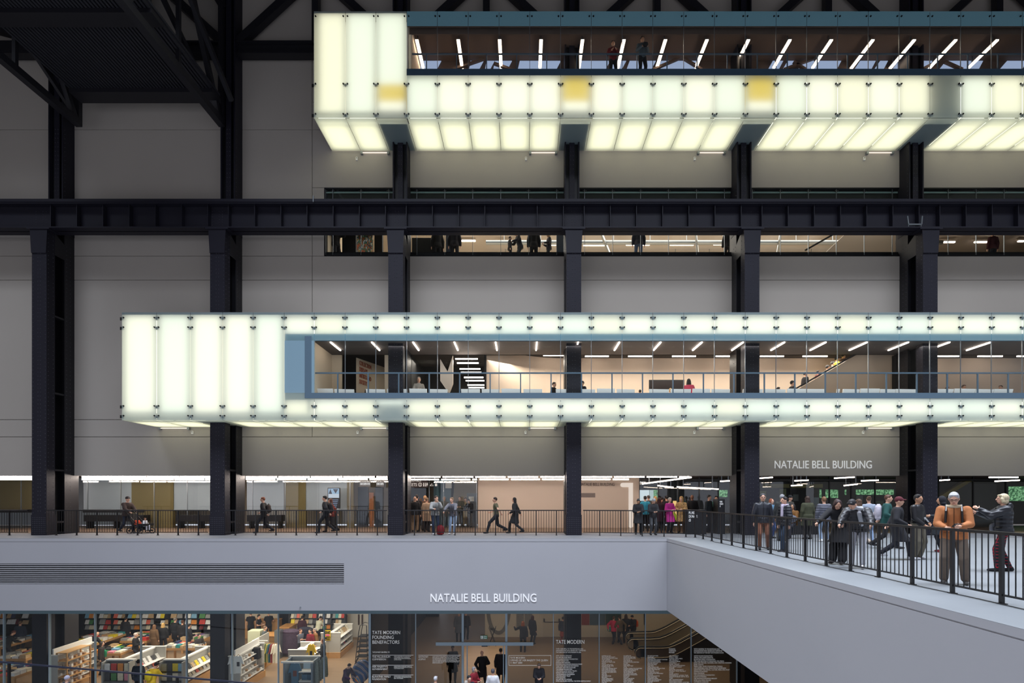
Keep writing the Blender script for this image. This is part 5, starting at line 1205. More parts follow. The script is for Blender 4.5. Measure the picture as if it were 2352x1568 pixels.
t = thing('clothes_rack', 'grey rack unit with wood base holding six shirts', 'rack', (PX(612, 27), 27, ZL)); x = PX(607, 27)
m = MB(); m.box(x-.3, x+.3, 26.3, 28.0, ZL, ZL+.28); m.build('plinth', M_wood, t)
m = MB(); m.box(x-.3, x-.24, 26.3, 28.0, ZL+.28, ZL+1.45); m.build('board', MATS['unit_grey'], t)
m = MB(); m.box(x-.3, x+.5, 26.3, 26.36, ZL+1.42, ZL+1.46); m.build('top_rail', M_white, t)
t = thing('shirt_stand', 'blue-grey stand with folded shirts beside the glass', 'stand', (PX(705, 23), 23, ZL)); A, B = PX(660, 23), PX(722, 23); zt2 = PZ(1515, 23)
for a, b in ((A-.05, A+.03), (B-.03, B+.05)):
    m = MB(); m.box(a, b, 22.7, 23.5, ZL, zt2); m.build('side_panel', mat('stand_grey', (120,134,146), .6), t)
m = MB(); m.box(A, B, 23.42, 23.48, ZL, zt2); m.build('back_panel', MATS['unit_grey'], t)
m = MB(); m.box(A-.1, B+.1, 22.6, 22.7, zt2-.02, zt2+.05); m.box(A-.1, B+.1, 23.4, 23.5, zt2, zt2+.05); m.build('top_rail', M_white, t)
for z in (zt2-.45, zt2-.85):
    m = MB(); m.box(A+.6, B, 22.75, 23.4, z-.03, z); m.build('shelf', M_white, t)
m = MB(); Y = 22.85; m.box(PX(697, Y), PX(713, Y), Y, Y+.02, PZ(1535, Y), PZ(1516, Y)); tag(m.build('framed_card', mat('card_blue', (176,196,206), .6)), 'pale card standing on the blue-grey shirt stand', 'card')
for i, (px, c) in enumerate([(700, (70,104,128)), (714, (64,96,120))]):
    Y = 22.9; m = MB(); m.box(PX(px-7, Y), PX(px+6, Y), Y, Y+.3, zt2-.85, zt2-.62); tag(m.build('folded_shirt', mat('fold%d' % i, c, .9)), 'folded slate shirts on the stand shelf, %s pile' % ('left' if i == 0 else 'right'), 'shirt')
for i in range(4):
    t = thing('hanging_scarf', 'grey-green patterned scarf on the right of the shirt stand, %s' % ordn(i+1), 'scarf', (PX(727+i*7, 22.9+i*.25), 22.9+i*.25, PZ(1516, 23)), 'scarves on the shirt stand')
    m = MB(); m.rings([[Vector((.10*math.cos(a)*k_+.01*math.sin(7*a), .05*math.sin(a)*k_, z)) for a in [q*math.pi/5 for q in range(10)]] for k_, z in ((.3, 0), (.8, -.1), (1, -.5), (1.15, -.85), (.9, -.95))]); m.build('fabric', mat('scarf_gg', (130,140,134), .9, noise=.5, nscale=20), t, world=False)
for i, (px, py, Y, c, w_, h_, lab) in enumerate([(667,1445,28.6,(70,56,74),1.1,1.35,'rack of dark purple bags and scarves behind the women at the rack'), (701,1440,29.4,(34,36,52),.8,1.3,'rack of navy garments behind the women at the rack'), (588,1486,24.6,(40,38,40),.4,.55,'dark hanging bags on the grey header unit'), (598,1490,24.8,(190,184,174),.3,.75,'pale hanging scarf beside the dark bags')]):
    t = thing('garment_bundle', lab, 'garments', (PX(px, Y), Y, PZ(py, Y)))
    m = MB(); n = 18
    m.rings([[Vector((w_/2*math.cos(a)*k_*(1+.12*math.sin(5*a)), .3*w_*math.sin(a)*k_, z*h_)) for a in [q*2*math.pi/n for q in range(n)]] for k_, z in ((.6, 0), (.95, -.06), (1, -.5), (1.05, -.9), (.8, -1))])
    m.build('fabric', mat('garm%d' % i, c, .9, noise=.5, nscale=12), t, world=False)
# yellow poster
Y = 28.1; t = thing('yellow_poster', 'yellow poster with black block letters on the end of a shop unit', 'poster', (PX(753, Y), Y, PZ(1470, Y)))
m = MB(); m.box(PX(746, Y), PX(759, Y), Y, Y+.03, PZ(1470, Y), PZ(1447, Y)); m.build('board', mat('poster_yellow', (240,206,30), .6), t)
text_mesh('lettering', 'GRAND', M_black2, t, (PX(746.5, Y), PX(758.5, Y), PZ(1455.5, Y), PZ(1448, Y)), Y-.003, .008, bold=.03)
text_mesh('lettering', 'MESS!', M_black2, t, (PX(746.5, Y), PX(758.5, Y), PZ(1469, Y), PZ(1461, Y)), Y-.003, .008, bold=.03)
m = MB(); m.ell((PX(752.5, Y), Y-.004, PZ(1458.3, Y)), .14, .006, .06, 10, 5); m.build('pink_spot', mat('poster_pink', (226,110,140), .6), t)
# ladder trolley, door, fabric umbrella-like bag
Y = 27.5; t = thing('step_ladder', 'black wheeled step ladder by the right end of the shop', 'ladder', (PX(830, Y), Y, ZL))
za = PZ(1434, Y)
for yy in (Y, Y+.5):
    m = MB(); m.path([(PX(816, Y), yy, ZL), (PX(824, Y), yy, za-.4), (PX(827, Y), yy, za-.05), (PX(832, Y), yy, za), (PX(842, Y), yy, za-.05), (PX(844, Y), yy, ZL)], .022, 6); m.build('frame', M_black, t)
for q in range(5):
    m = MB(); z = ZL+.25+q*.27; m.box(PX(818, Y)+q*.03, PX(843, Y), Y, Y+.5, z-.02, z+.02); m.build('tread', M_black, t)
Y = 32.4; t = thing('white_door', 'white double door with dark pull bars at the back right of the shop', 'door', (PX(824, Y), Y, ZL))
m = MB(); m.box(PX(805, Y), PX(846, Y), Y, Y+.08, ZL, ZL+2.4); m.build('leaf', M_offw, t)
for q in (824.5, 832.5):
    m = MB(); m.box(PX(q, Y)-.04, PX(q, Y)+.04, Y-.08, Y-.02, PZ(1434, Y), PZ(1410, Y)); m.build('pull_bar', mat('dark_bronze', (70,50,44), .4), t)
m = MB(); m.box(PX(794, Y), PX(798, Y), Y-.05, Y, PZ(1416, Y), PZ(1412, Y)); tag(m.build('fire_alarm', mat('alarm_red', (150,30,30), .5)), 'small red alarm box beside the white double door', 'alarm')
Y = 23.2; t = thing('patterned_beach_bag', 'large blue hanging cloth with red and yellow waves near the glass', 'cloth', (PX(832, Y), Y, ZL))
pm = mat('wave_cloth', (60,100,160), .7); nt = pm.node_tree; wv = nt.nodes.new('ShaderNodeTexWave'); wv.inputs['Scale'].default_value = 1.6; wv.inputs['Distortion'].default_value = 6; wv.bands_direction = 'DIAGONAL'
cr = nt.nodes.new('ShaderNodeValToRGB'); cr.color_ramp.interpolation = 'CONSTANT'
cr.color_ramp.elements[0].color = rgb(52,86,140)
for p, c in ((.5, (50,130,90)), (.62, (60,110,170)), (.75, (214,90,60)), (.84, (240,206,80)), (.92, (70,120,180))): e = cr.color_ramp.elements.new(p); e.color = rgb(*c)
cr.color_ramp.elements[-1].color = rgb(52,86,140)
tc = nt.nodes.new('ShaderNodeTexCoord'); nt.links.new(tc.outputs['Object'], wv.inputs['Vector']); nt.links.new(wv.outputs['Fac'], cr.inputs[0]); nt.links.new(cr.outputs[0], nt.nodes['Principled BSDF'].inputs['Base Color'])
m = MB(); m.ell((PX(829, Y), Y, PZ(1542, Y)), .42, .3, .55, 16, 10, Matrix.Rotation(R(25), 3, 'Y')); m.build('cloth', pm, t, smooth=True)
m = MB(); m.bar((PX(806, Y), Y, PZ(1548, Y)), (PX(822, Y), Y, PZ(1510, Y)), .05, .05); m.build('pole', M_black, t)
m = MB(); m.cyl((PX(832, Y), Y+.1, ZL), (PX(832, Y), Y+.1, PZ(1555, Y)), .05, 8); m.build('stand', M_black, t)
# staircase-side dark cabinet items close to glass, left half
for i, (a, b, y0, Y, c, lab) in enumerate([(236,297,1520,23.0,(120,122,124),'grey-ended unit of magazines close to the glass'), (368,420,1520,22.9,(96,98,104),'grey-ended unit of printed bags close to the glass')]):
    t = thing('magazine_unit', lab, 'shop unit', (PX((a+b)/2, Y), Y, ZL)); A, B = PX(a, Y), PX(b, Y); z1 = PZ(y0, Y)
    m = MB(); m.box(A, B, Y+.3, Y+.36, ZL, z1); m.build('back_panel', mat('mag%d' % i, c, .6), t)
    m = MB(); m.box(A-.03, B+.03, Y+.2, Y+.4, z1, z1+.05); m.build('top_rail', M_white, t)
    for q in (A, B):
        m = MB(); m.box(q-.03, q+.03, Y-.05, Y+.3, ZL, z1); m.build('side_panel', MATS['unit_grey'], t)
    for r in range(2):
        m = MB(); z = z1-.42-r*.42; m.box(A, B, Y, Y+.3, z-.02, z); m.build('shelf', M_black, t)
        for j in range(4):
            nme, m_ = bcol(); mm = MB(); xx = A+(j+.5)*(B-A)/4; mm.box(xx-.12, xx+.12, Y+.05, Y+.08, z, z+.33)
            tag(mm.build('magazine', m_), '%s magazine, place %d, %s rack of the %s unit by the glass' % (nme, j+1, 'upper' if r == 0 else 'lower', 'magazine' if i == 0 else 'printed bag'), 'magazine', 'magazines close to the glass')
# ================================================================ PEOPLE
BAKE = []
def fuse(mb, name, m_, parent, vox, smooth=3):
    o = mb.build(name, m_, parent, world=False)
    r = o.modifiers.new('r', 'REMESH'); r.mode = 'VOXEL'; r.voxel_size = vox; r.use_smooth_shade = True
    s_ = o.modifiers.new('s', 'SMOOTH'); s_.factor = .5; s_.iterations = smooth
    BAKE.append(o); return o
def cloth(c, style=''):
    n = 'cloth_%d_%d_%d%s' % (*c, style)
    if n in MATS: return MATS[n]
    if style == 'leather': return mat(n, c, .42, spec=.5, bump=.15, nscale=14)
    m = mat(n, c, .85, noise=.25, nscale=7, bump=.45)
    nt = m.node_tree; b = nt.nodes['Principled BSDF']
    tc = [x for x in nt.nodes if x.type == 'TEX_COORD'][0]
    if style == 'hair':
        mp = nt.nodes.new('ShaderNodeMapping'); mp.inputs['Scale'].default_value = (9, 9, 2); nn = [x for x in nt.nodes if x.type == 'TEX_NOISE'][0]
        nt.links.new(tc.outputs['Object'], mp.inputs[0]); nt.links.new(mp.outputs[0], nn.inputs['Vector'])
        mx = [x for x in nt.nodes if x.type == 'MIX'][0]; cc = rgb(*c); mx.inputs[6].default_value = tuple(v*.35 for v in cc[:3])+(1,); mx.inputs[7].default_value = tuple(min(1, v*1.6+.004) for v in cc[:3])+(1,)
        [x for x in nt.nodes if x.type == 'BUMP'][0].inputs['Strength'].default_value = .8; b.inputs['Roughness'].default_value = .6
    if style == 'puffer':
        b.inputs['Roughness'].default_value = .45
        wv = nt.nodes.new('ShaderNodeTexWave'); wv.bands_direction = 'Z'; wv.inputs['Scale'].default_value = 3.4; wv.inputs['Distortion'].default_value = 1.2
        nt.links.new(tc.outputs['Object'], wv.inputs['Vector']); bp = [x for x in nt.nodes if x.type == 'BUMP'][0]
        bp.inputs['Strength'].default_value = .4; bp.inputs['Distance'].default_value = .03
        nt.links.new(wv.outputs['Fac'], bp.inputs['Height'])
    if style in ('plaid', 'leopard'):
        cr = nt.nodes.new('ShaderNodeValToRGB'); cr.color_ramp.interpolation = 'CONSTANT'
        if style == 'plaid':
            wv = nt.nodes.new('ShaderNodeTexWave'); wv.bands_direction = 'Z'; wv.inputs['Scale'].default_value = 4.5
            w2 = nt.nodes.new('ShaderNodeTexWave'); w2.bands_direction = 'X'; w2.inputs['Scale'].default_value = 5.5
            ad = nt.nodes.new('ShaderNodeMath'); ad.operation = 'MAXIMUM'
            for q in (wv, w2): nt.links.new(tc.outputs['Object'], q.inputs['Vector'])
            nt.links.new(wv.outputs['Fac'], ad.inputs[0]); nt.links.new(w2.outputs['Fac'], ad.inputs[1]); nt.links.new(ad.outputs[0], cr.inputs[0])
            cr.color_ramp.elements[0].color = rgb(*c); cr.color_ramp.elements[1].position = .93; cr.color_ramp.elements[1].color = rgb(180,34,50)
        else:
            vo = nt.nodes.new('ShaderNodeTexVoronoi'); vo.inputs['Scale'].default_value = 26; nt.links.new(tc.outputs['Object'], vo.inputs['Vector']); nt.links.new(vo.outputs['Distance'], cr.inputs[0])
            cr.color_ramp.elements[0].color = rgb(70,44,26); cr.color_ramp.elements[1].position = .36; cr.color_ramp.elements[1].color = rgb(*c)
        nt.links.new(cr.outputs[0], b.inputs['Base Color'])
    return m
SKIN = mat('skin', (214,166,140), .55, noise=.06, nscale=8); SKIN2 = mat('skin_dark', (120,80,58), .55); SKIN3 = mat('skin_olive', (184,138,108), .55)
def ik(a, b, l1, l2, hint):
    a = Vector(a); b = Vector(b); d = b-a; L = d.length
    if L > (l1+l2)*.995: b = a+d*((l1+l2)*.995/L); d = b-a; L = d.length
    x = (l1*l1-l2*l2+L*L)/(2*L); h = math.sqrt(max(0, l1*l1-x*x)); dn = d.normalized()
    hv = Vector(hint); hv = hv-dn*hv.dot(dn)
    hv = hv.normalized() if hv.length > 1e-4 else Vector((0,0,1))
    return a+dn*x+hv*h, b
POSES = {
 'stand': {}, 'pockets': dict(hl=(.2,-.1,.93), hr=(-.2,-.1,.93)),
 'walk': dict(fl=(.08,-.30,.09), fr=(-.08,.36,.16), hl=(.25,.2,.92), hr=(-.25,-.24,.97), lean=4, drop=.05),
 'walk2': dict(fl=(.08,.34,.15), fr=(-.08,-.30,.09), hl=(.25,-.24,.97), hr=(-.25,.2,.92), lean=4, drop=.05),
 'phone': dict(hl=(.08,-.33,1.12), hr=(-.07,-.30,1.10), head=(28, 0)),
 'shoot': dict(hl=(.10,-.46,1.47), hr=(-.12,-.48,1.36)),
 'hold': dict(hl=(.10,-.30,1.14), hr=(-.12,-.28,1.14)),
 'cross': dict(hl=(-.12,-.22,1.18), hr=(.12,-.2,1.13)),
 'rail': dict(lean=32, py=.30, hl=(.30,-.42,1.02), hr=(-.30,-.42,1.02), head=(-10, 0)),
 'bend': dict(lean=48, py=.18, hl=(.15,-.5,.95), hr=(-.15,-.5,.9), head=(10, 0)),
 'lean': dict(lean=18, py=.1, hl=(.2,-.42,1.05), hr=(-.18,-.42,1.05), head=(20, 0)),
 'sit': dict(drop=.44, fl=(.12,-.45,.09), fr=(-.12,-.42,.09), hl=(.14,-.3,.62), hr=(-.14,-.3,.62)),
 'crouch': dict(drop=.55, lean=25, fl=(.15,-.15,.09), fr=(-.13,.1,.09), hl=(.1,-.4,.6), hr=(-.1,-.42,.55)),
}
def person(label, x, y, z, yaw=0, H=1.74, pose='stand', skin=None, hair=('short', (60,44,34)), top=('jacket', (30,30,34)), bot=('trousers', (34,38,50)), shoes=(26,26,28), vox=.02, grp=None, slim=1.0, extra=(), near=False, cat='person', **kw):
    p = dict(lean=0, py=0, drop=0, hl=(.27,-.04,.82), hr=(-.27,-.04,.82), fl=(.11,.02,.08), fr=(-.11,.02,.08), head=(0, 0)); p.update(POSES[pose]); p.update(kw)
    k = H/1.75; sk = skin or SKIN
    if x > 6.5 and y < 20 and abs(z) < .01: yaw -= math.degrees(math.atan2(x, y))
    t = thing('person', label, cat, (x, y, z), grp, R(yaw)); t.scale = (k, k, k)
    L = R(p['lean']); up = Vector((0, -math.sin(L), math.cos(L))); fw = Vector((0, -math.cos(L), -math.sin(L)))
    pel = Vector((0, p['py'], .94-p['drop'])); sp = lambda q: pel+up*q
    shw = .185*slim; sh = {s: sp(.46)+Vector((s*shw, 0, 0)) for s in (1, -1)}
    hipj = {s: pel+Vector((s*.09, 0, -.02)) for s in (1, -1)}
    hand = {1: Vector(p['hl']), -1: Vector(p['hr'])}; foot = {1: Vector(p['fl']), -1: Vector(p['fr'])}
    el, wr, kn, an = {}, {}, {}, {}
    for s in (1, -1):
        el[s], wr[s] = ik(sh[s], hand[s], .285, .265, p.get('eh', (s*.6, .5, -.9)))
        kn[s], an[s] = ik(hipj[s], foot[s], .44, .43, (s*.12, -1, 0))
    hp, hy = p['head']; neck = sp(.53)
    HM = Matrix.Rotation(R(hy), 3, 'Z') @ Matrix.Rotation(R(hp+p['lean']*.35), 3, 'X')
    hc = neck+Vector((0, -.012, 0))+HM @ Vector((0, -.015, .165))
    hd = lambda q: hc+HM @ Vector(q)
    def torso(mb, g=0, lo=-.1, fat=1.0):
        rr = []
        for q, rx, ry in ((-.1,.125,.10),(-.02,.162,.115),(.10,.146,.102),(.24,.150,.106),(.38,.176,.115),(.46,.168,.10),(.515,.11,.078),(.545,.062,.06)):
            if q < lo: continue
            rr.append(mb.ring(sp(q), (ry+g)*fat, up, 16, rx=(rx*slim+g)*fat, u0=(1,0,0)))
        return mb.rings(rr)
    # body
    b = MB(); torso(b)
    b.cap(sp(.5), hc-HM @ Vector((0,-.01,.07)), .056, .052)
    b.ell(hc, .074, .093, .115, 14, 10, HM); b.ell(hd((0,-.03,-.06)), .054, .06, .058, 12, 8, HM)
    b.cap(hd((0,-.088,.012)), hd((0,-.106,-.018)), .010, .015, 8)
    b.cap(hd((-.035,-.079,.03)), hd((.035,-.079,.03)), .013, .013, 6)
    b.cap(hd((-.02,-.085,-.052)), hd((.02,-.085,-.052)), .010, .010, 6)
    for s in (1, -1):
        b.ell(hd((s*.077,.008,-.005)), .012, .02, .032, 8, 6, HM)
        b.cap(sh[s], el[s], .05, .038); b.cap(el[s], wr[s], .038, .027)
        d = (wr[s]-el[s]).normalized()
        if 'hd' in p: d = (d+Vector(p['hd'])).normalized()
        side = Vector((s, 0, 0)); side = (side-d*side.dot(d)); side = side.normalized() if side.length > .1 else Vector((0, s, 0))
        # palm faces the body; fingers spread front to back
        spd = d.cross(side).normalized()
        if abs(spd.y) < .3 and pose in ('phone','shoot','hold'): pass
        pc = wr[s]+d*.045; b.cap(wr[s], wr[s]+d*.07, .026, .03, 8)
        fr = .0095 if near else .012
        cu = -side*.35*1.0
        for i_, q in enumerate((-.03, -.010, .010, .03)):
            a0 = wr[s]+d*.075+spd*q; ln = (.058, .07, .066, .05)[i_]
            a1 = a0+(d+cu*.5+spd*q*3).normalized()*ln*.55; a2 = a1+(d*.7+cu*1.6).normalized()*ln*.5
            b.cap(a0, a1, fr, fr*.95, 6); b.cap(a1, a2, fr*.95, fr*.8, 6)
        b.cap(wr[s]+d*.02+spd*.025, wr[s]+d*.055+spd*.06-side*.02, fr*1.15, fr, 6)
        b.cap(hipj[s], kn[s], .078, .052); b.cap(kn[s], an[s], .052, .036); b.cap(kn[s].lerp(an[s], .25)+Vector((0,.012,0)), kn[s].lerp(an[s], .5), .05, .04)
        b.cap(an[s]+Vector((0,.03,-.03)), an[s]+Vector((s*.01,-.13,-.045)), .033, .026)
    fuse(b, 'body', sk, t, vox if not near else .0085, 2)
    # top
    st, c = top; m_ = cloth(c, st if st in ('puffer','leopard','leather','plaid') else '')
    g = {'tee': .014, 'shirt': .018, 'jacket': .032, 'leather': .026, 'puffer': .048, 'coat': .034, 'leopard': .04}.get(st, .03)
    tb = MB(); torso(tb, g, -.12 if st not in ('tee',) else -.05)
    n_ = .545
    for s in (1, -1):
        tb.cap(sh[s]-Vector((s*.02,0,0)), el[s] if st != 'tee' else sh[s].lerp(el[s], .6), .054+g, .042+g)
        if st != 'tee': tb.cap(el[s], el[s].lerp(wr[s], .93), .042+g*.9, .030+g*.55)
    if st in ('coat', 'leopard') or 'long' in extra:
        low = .42; rr = []
        for q, f in ((0, 1), (.5, 1.12), (1, 1.25)):
            cc = pel+Vector((0,0,.04)).lerp(Vector((0, -.02*p['lean']/30, -low)), q)
            kk = ((kn[1]+kn[-1])/2-pel); cc = pel+Vector((0,0,.04))+Vector((kk.x, kk.y, -.44))*q*.98
            rr.append(tb.ring(cc, (.125+g)*f, (0,0,1), 16, rx=(.165*slim+g)*f, u0=(1,0,0)))
        tb.rings(rr[::-1])
    if st in ('puffer', 'jacket', 'leather') and 'nohem' not in extra: tb.rings([tb.ring(pel+Vector((0,0,-.1)), .13+g, (0,0,1), 16, rx=.165*slim+g, u0=(1,0,0)), tb.ring(pel+Vector((0,0,.05)), .12+g, (0,0,1), 16, rx=.16*slim+g, u0=(1,0,0))])
    if 'hoodback' in extra: tb.ell(sp(.53)-fw*.09, .11, .07, .09)
    if 'collar' in extra: tb.rings([tb.ring(sp(.5), .085, up, 12, rx=.1), tb.ring(sp(.575), .075, up, 12, rx=.085)])
    fuse(tb, {'coat':'coat','leopard':'coat','tee':'shirt','shirt':'shirt'}.get(st, 'jacket'), m_, t, vox if not near else .0125)
    if near and st in ('jacket', 'leather', 'puffer'):
        m = MB(); m.path([sp(q_)+fw*(r_+g+.004) for q_, r_ in ((.5,.085),(.44,.105),(.38,.115),(.24,.106),(.10,.104),(-.02,.12),(-.1,.12))], .006, 6); m.build('zip', M_black if st != 'jacket' else cloth(tuple(int(v*.55) for v in c)), t, world=False)
        for s in (1, -1):
            m = MB(); P0 = sp(.04)+fw*(.112+g)+Vector((s*.10,0,0)); m.bar(P0-Vector((.05,0,0)), P0+Vector((.05,0,0)), .016, .035); m.build('pocket_flap', cloth(tuple(int(v*.8) for v in c)), t, world=False)
    # trousers
    bs, bc = bot; lb_ = MB(); fat = {'trousers': .018, 'jeans': .012, 'wide': .045, 'plaid': .01, 'skirt': .012, 'cargo': .032}.get(bs, .02)
    lb_.rings([lb_.ring(pel+Vector((0,0,q)), ry+fat*.5, (0,0,1), 16, rx=rx+fat*.5, u0=(1,0,0)) for q, rx, ry in ((-.12,.10,.09),(-.05,.165,.12),(.06,.155,.112))])
    for s in (1, -1):
        lb_.cap(hipj[s], kn[s], .082+fat, .056+fat); lb_.cap(kn[s], kn[s].lerp(an[s], .93), .056+fat, (.042+fat) if bs != 'wide' else .1)
    if bs == 'skirt': lb_.rings([lb_.ring(pel+Vector((0,0,-.42)), .18, (0,0,1), 16, rx=.21, u0=(1,0,0)), lb_.ring(pel+Vector((0,0,.02)), .12, (0,0,1), 16, rx=.165, u0=(1,0,0))])
    fuse(lb_, 'skirt' if bs == 'skirt' else 'trousers', cloth(bc, 'plaid' if bs == 'plaid' else ''), t, vox if not near else .0125)
    for s in (1, -1):
        m = MB(); A = an[s]
        m.cap(A+Vector((0,.035,-.035)), A+Vector((s*.015,-.15,-.048)), .042, .032, 10); m.cap(A+Vector((0,.02,.0)), A+Vector((0,.02,-.03)), .045, .045, 10)
        m.cap(A+Vector((s*.005,-.05,-.045)), A+Vector((s*.012,-.12,-.046)), .045, .036, 10)
        fuse(m, 'shoe', cloth(shoes), t, .013)
    # hair
    hs, hcx = hair; m = MB()
    if hs != 'bald':
        if hs in ('short', 'curly', 'grey'): m.ell(hd((0,.02,.03)), .083, .099, .100 if hs != 'curly' else .115, 14, 9, HM); m.cap(hd((-.045,-.04,.082)), hd((.045,-.04,.084)), .027, .027, 8)
        if hs == 'long': m.ell(hd((0,.022,.02)), .087, .10, .105, 14, 9, HM); m.ell(hd((0,.06,-.12)), .095, .06, .19, 12, 8); m.cap(hd((-.072,-.0,.0)), hd((-.085,.03,-.15)), .028, .03); m.cap(hd((.072,-.0,.0)), hd((.085,.03,-.15)), .028, .03)
        if hs == 'bob': m.ell(hd((0,.024,.02)), .09, .10, .108, 14, 9, HM); m.cap(hd((-.075,-.02,.0)), hd((-.078,.0,-.07)), .03, .032); m.cap(hd((.075,-.02,.0)), hd((.078,.0,-.07)), .03, .032); m.ell(hd((0,.05,-.05)), .085, .06, .09, 12, 8); m.cap(hd((-.05,-.052,.075)), hd((.05,-.05,.08)), .026, .026)
        if hs == 'bun': m.ell(hd((0,.02,.03)), .083, .098, .10, 14, 9, HM); m.ell(hd((0,.09,.09)), .045, .045, .045)
        if hs in ('beanie', 'cap'): m.ell(hd((0,.012,.045)), .088, .105, .095, 14, 9, HM)
        if hs == 'cap': m.ell(hd((0,-.105,.048)), .07, .065, .015, 12, 6, HM)
        if hs == 'hood': m.ell(hd((0,.035,.015)), .105, .115, .14, 14, 9, HM); m.ell(hd((0,.05,-.09)), .11, .09, .09)
        fuse(m, {'beanie':'hat','cap':'hat','hood':'hood'}.get(hs, 'hair'), cloth(hcx, '' if hs in ('beanie','cap','hood') else 'hair'), t, .013 if not near else .008, 2)
    if near or 'eyes' in extra:
        for s in (1, -1):
            m = MB(); m.ell(hd((s*.031,-.0865,.012)), .011, .006, .006, 8, 6, HM); m.build('eye', mat('eye_dark', (34,26,24), .3), t, world=False)
        m = MB(); m.ell(hd((0,-.0985,-.0475)), .022, .005, .006, 10, 6, HM); m.build('mouth', mat('lips', (160,84,78), .5), t, world=False)
    if 'glasses' in extra:
        for s in (1, -1):
            m = MB(); m.path([hd((s*.034+.026*math.cos(a), -.104, .012+.018*math.sin(a))) for a in [q*math.pi/6 for q in range(13)]], .003, 5); m.build('spectacle_rim', M_black, t, world=False)
        m = MB(); m.path([hd((-.008,-.104,.014)), hd((.008,-.104,.014))], .003, 5); m.path([hd((.06,-.1,.014)), hd((.08,.0,.012))], .003, 5); m.path([hd((-.06,-.1,.014)), hd((-.08,.0,.012))], .003, 5); m.build('spectacle_bridge', M_black, t, world=False)
    if 'scarf' in extra:
        m = MB(); m.path([sp(.54)+Vector((.095*math.cos(a), .085*math.sin(a)-.01, .012*math.sin(3*a))) for a in [q*math.pi/8 for q in range(17)]], .045, 8)
        m.cap(sp(.5)+fw*.13+Vector((.05,0,0)), sp(.2)+fw*.17+Vector((.09,0,0)), .05, .045); fuse(m, 'scarf', cloth(kw.get('scarfc', (150,146,156))), t, .014)
    if 'furcollar' in extra:
        m = MB(); m.path([sp(.525)+Vector((.10*math.cos(a), .085*math.sin(a)-.012, 0)) for a in [q*math.pi/8 for q in range(17)]], .036, 8); fuse(m, 'collar', cloth((196,178,150)), t, .012)
    if 'straps' in extra:
        for s in (1, -1):
            m = MB(); m.path([sp(.5)+Vector((s*.11,.06,.02))-fw*.0, sp(.52)+Vector((s*.11,-.02,.03)), sp(.44)+fw*(.125+g)+Vector((s*.115,0,0)), sp(.22)+fw*(.118+g)+Vector((s*.125,0,0))], .02, 6); m.build('strap', M_black, t, world=False)
    if 'camera' in extra or 'phone' in extra:
        mid = (wr[1]+wr[-1])/2
    t['_h'] = 0; del t['_h']
    loc = Matrix.Translation((x, y, z)) @ Matrix.Rotation(R(yaw), 4, 'Z') @ Matrix.Scale(k, 4)
    P_ = {'hl': loc @ wr[1], 'hr': loc @ wr[-1], 'back': loc @ (sp(.25)-fw*(.12+g+.06)), 'chest': loc @ (sp(.35)+fw*.2), 'hip': loc @ (pel+Vector((.25,0,0))), 'mid': loc @ ((wr[1]+wr[-1])/2), 'mat': loc}
    return P_
def bag(label, pos, c, w_=.3, h_=.4, d_=.15, yaw=0, name='backpack', cat='bag', strap=True):
    t = thing(name, label, cat, (pos[0], pos[1], pos[2]-h_/2), None, R(yaw))
    m = MB(); m.ell((0, 0, h_/2), w_*.55, d_*.6, h_*.55, 14, 10); m.box(-w_*.42, w_*.42, -d_*.42, d_*.42, .03, h_*.85); fuse(m, 'body', cloth(c), t, .016)
    m = MB(); m.ell((0, d_*.55, h_*.3), w_*.36, d_*.25, h_*.22, 12, 8); m.build('pocket', cloth(tuple(int(v*.8) for v in c)), t, world=False, smooth=True)
    if strap:
        m = MB(); m.path([(-.05, 0, h_*.98), (-.05, 0, h_*1.08), (.05, 0, h_*1.08), (.05, 0, h_*.98)], .01, 6); m.build('loop', M_black, t, world=False)
def phone(label, pos, yaw=0, tilt=50):
    t = thing('phone', label, 'phone', tuple(pos), None, R(yaw))
    m = MB(); M_ = Matrix.Rotation(R(tilt), 3, 'X')
    vs = [M_ @ Vector((a*.08, b*.008, c*.045)) for c in (-1, 1) for (a, b) in ((-1,-1),(1,-1),(1,1),(-1,1))]
    m.add(vs, [(0,3,2,1),(4,5,6,7),(0,1,5,4),(1,2,6,5),(2,3,7,6),(3,0,4,7)]); m.build('case', M_black, t, world=False)

def at(px, py):                                    # foot point on the main level
    Y = GY(py, 0); return PX(px, Y), Y
def onb(px, d):
    Y = 12.0
    for _ in range(20): Y = (bridge_rail(Y)+d)*F/(px-VX)
    return PX(px, Y), Y
# --- people on the bridge
x, y = at(2191, 1340)
q = person('man in an orange jacket looking down at his phone behind the bridge railing', x, y, 0, 0, 1.77, 'phone', hair=('short', (176,176,178)), top=('jacket', (178,112,66)), bot=('cargo', (112,98,86)), shoes=(70,66,64), near=True, slim=1.12, extra=('glasses','furcollar','straps','long2'), fl=(.17,.0,.08), fr=(-.15,-.06,.08), hl=(.10,-.34,1.11), hr=(-.12,-.32,1.08), head=(24, 0))
phone('dark phone held by the man in the orange jacket', q['mid']+Vector((.03,-.06,.03)))
x, y = at(2306, 1312)
q = person('blonde woman in a shiny black puffer jacket photographing to the left', x, y, 0, -78, 1.74, 'shoot', hair=('bob', (206,190,156)), top=('puffer', (24,25,32)), bot=('plaid', (28,24,34)), shoes=(30,30,34), near=True, slim=.95, extra=('hoodback',), fl=(.10,-.14,.08), fr=(-.09,.12,.08), hl=(.10,-.44,1.40), hr=(-.06,-.46,1.32))
bag('small grey net bag at the hip of the blonde woman', q['mat'] @ Vector((-.22,-.12,.98)), (110,112,120), .2, .2, .1, name='shoulder_bag')
x, y = at(2268, 1282)
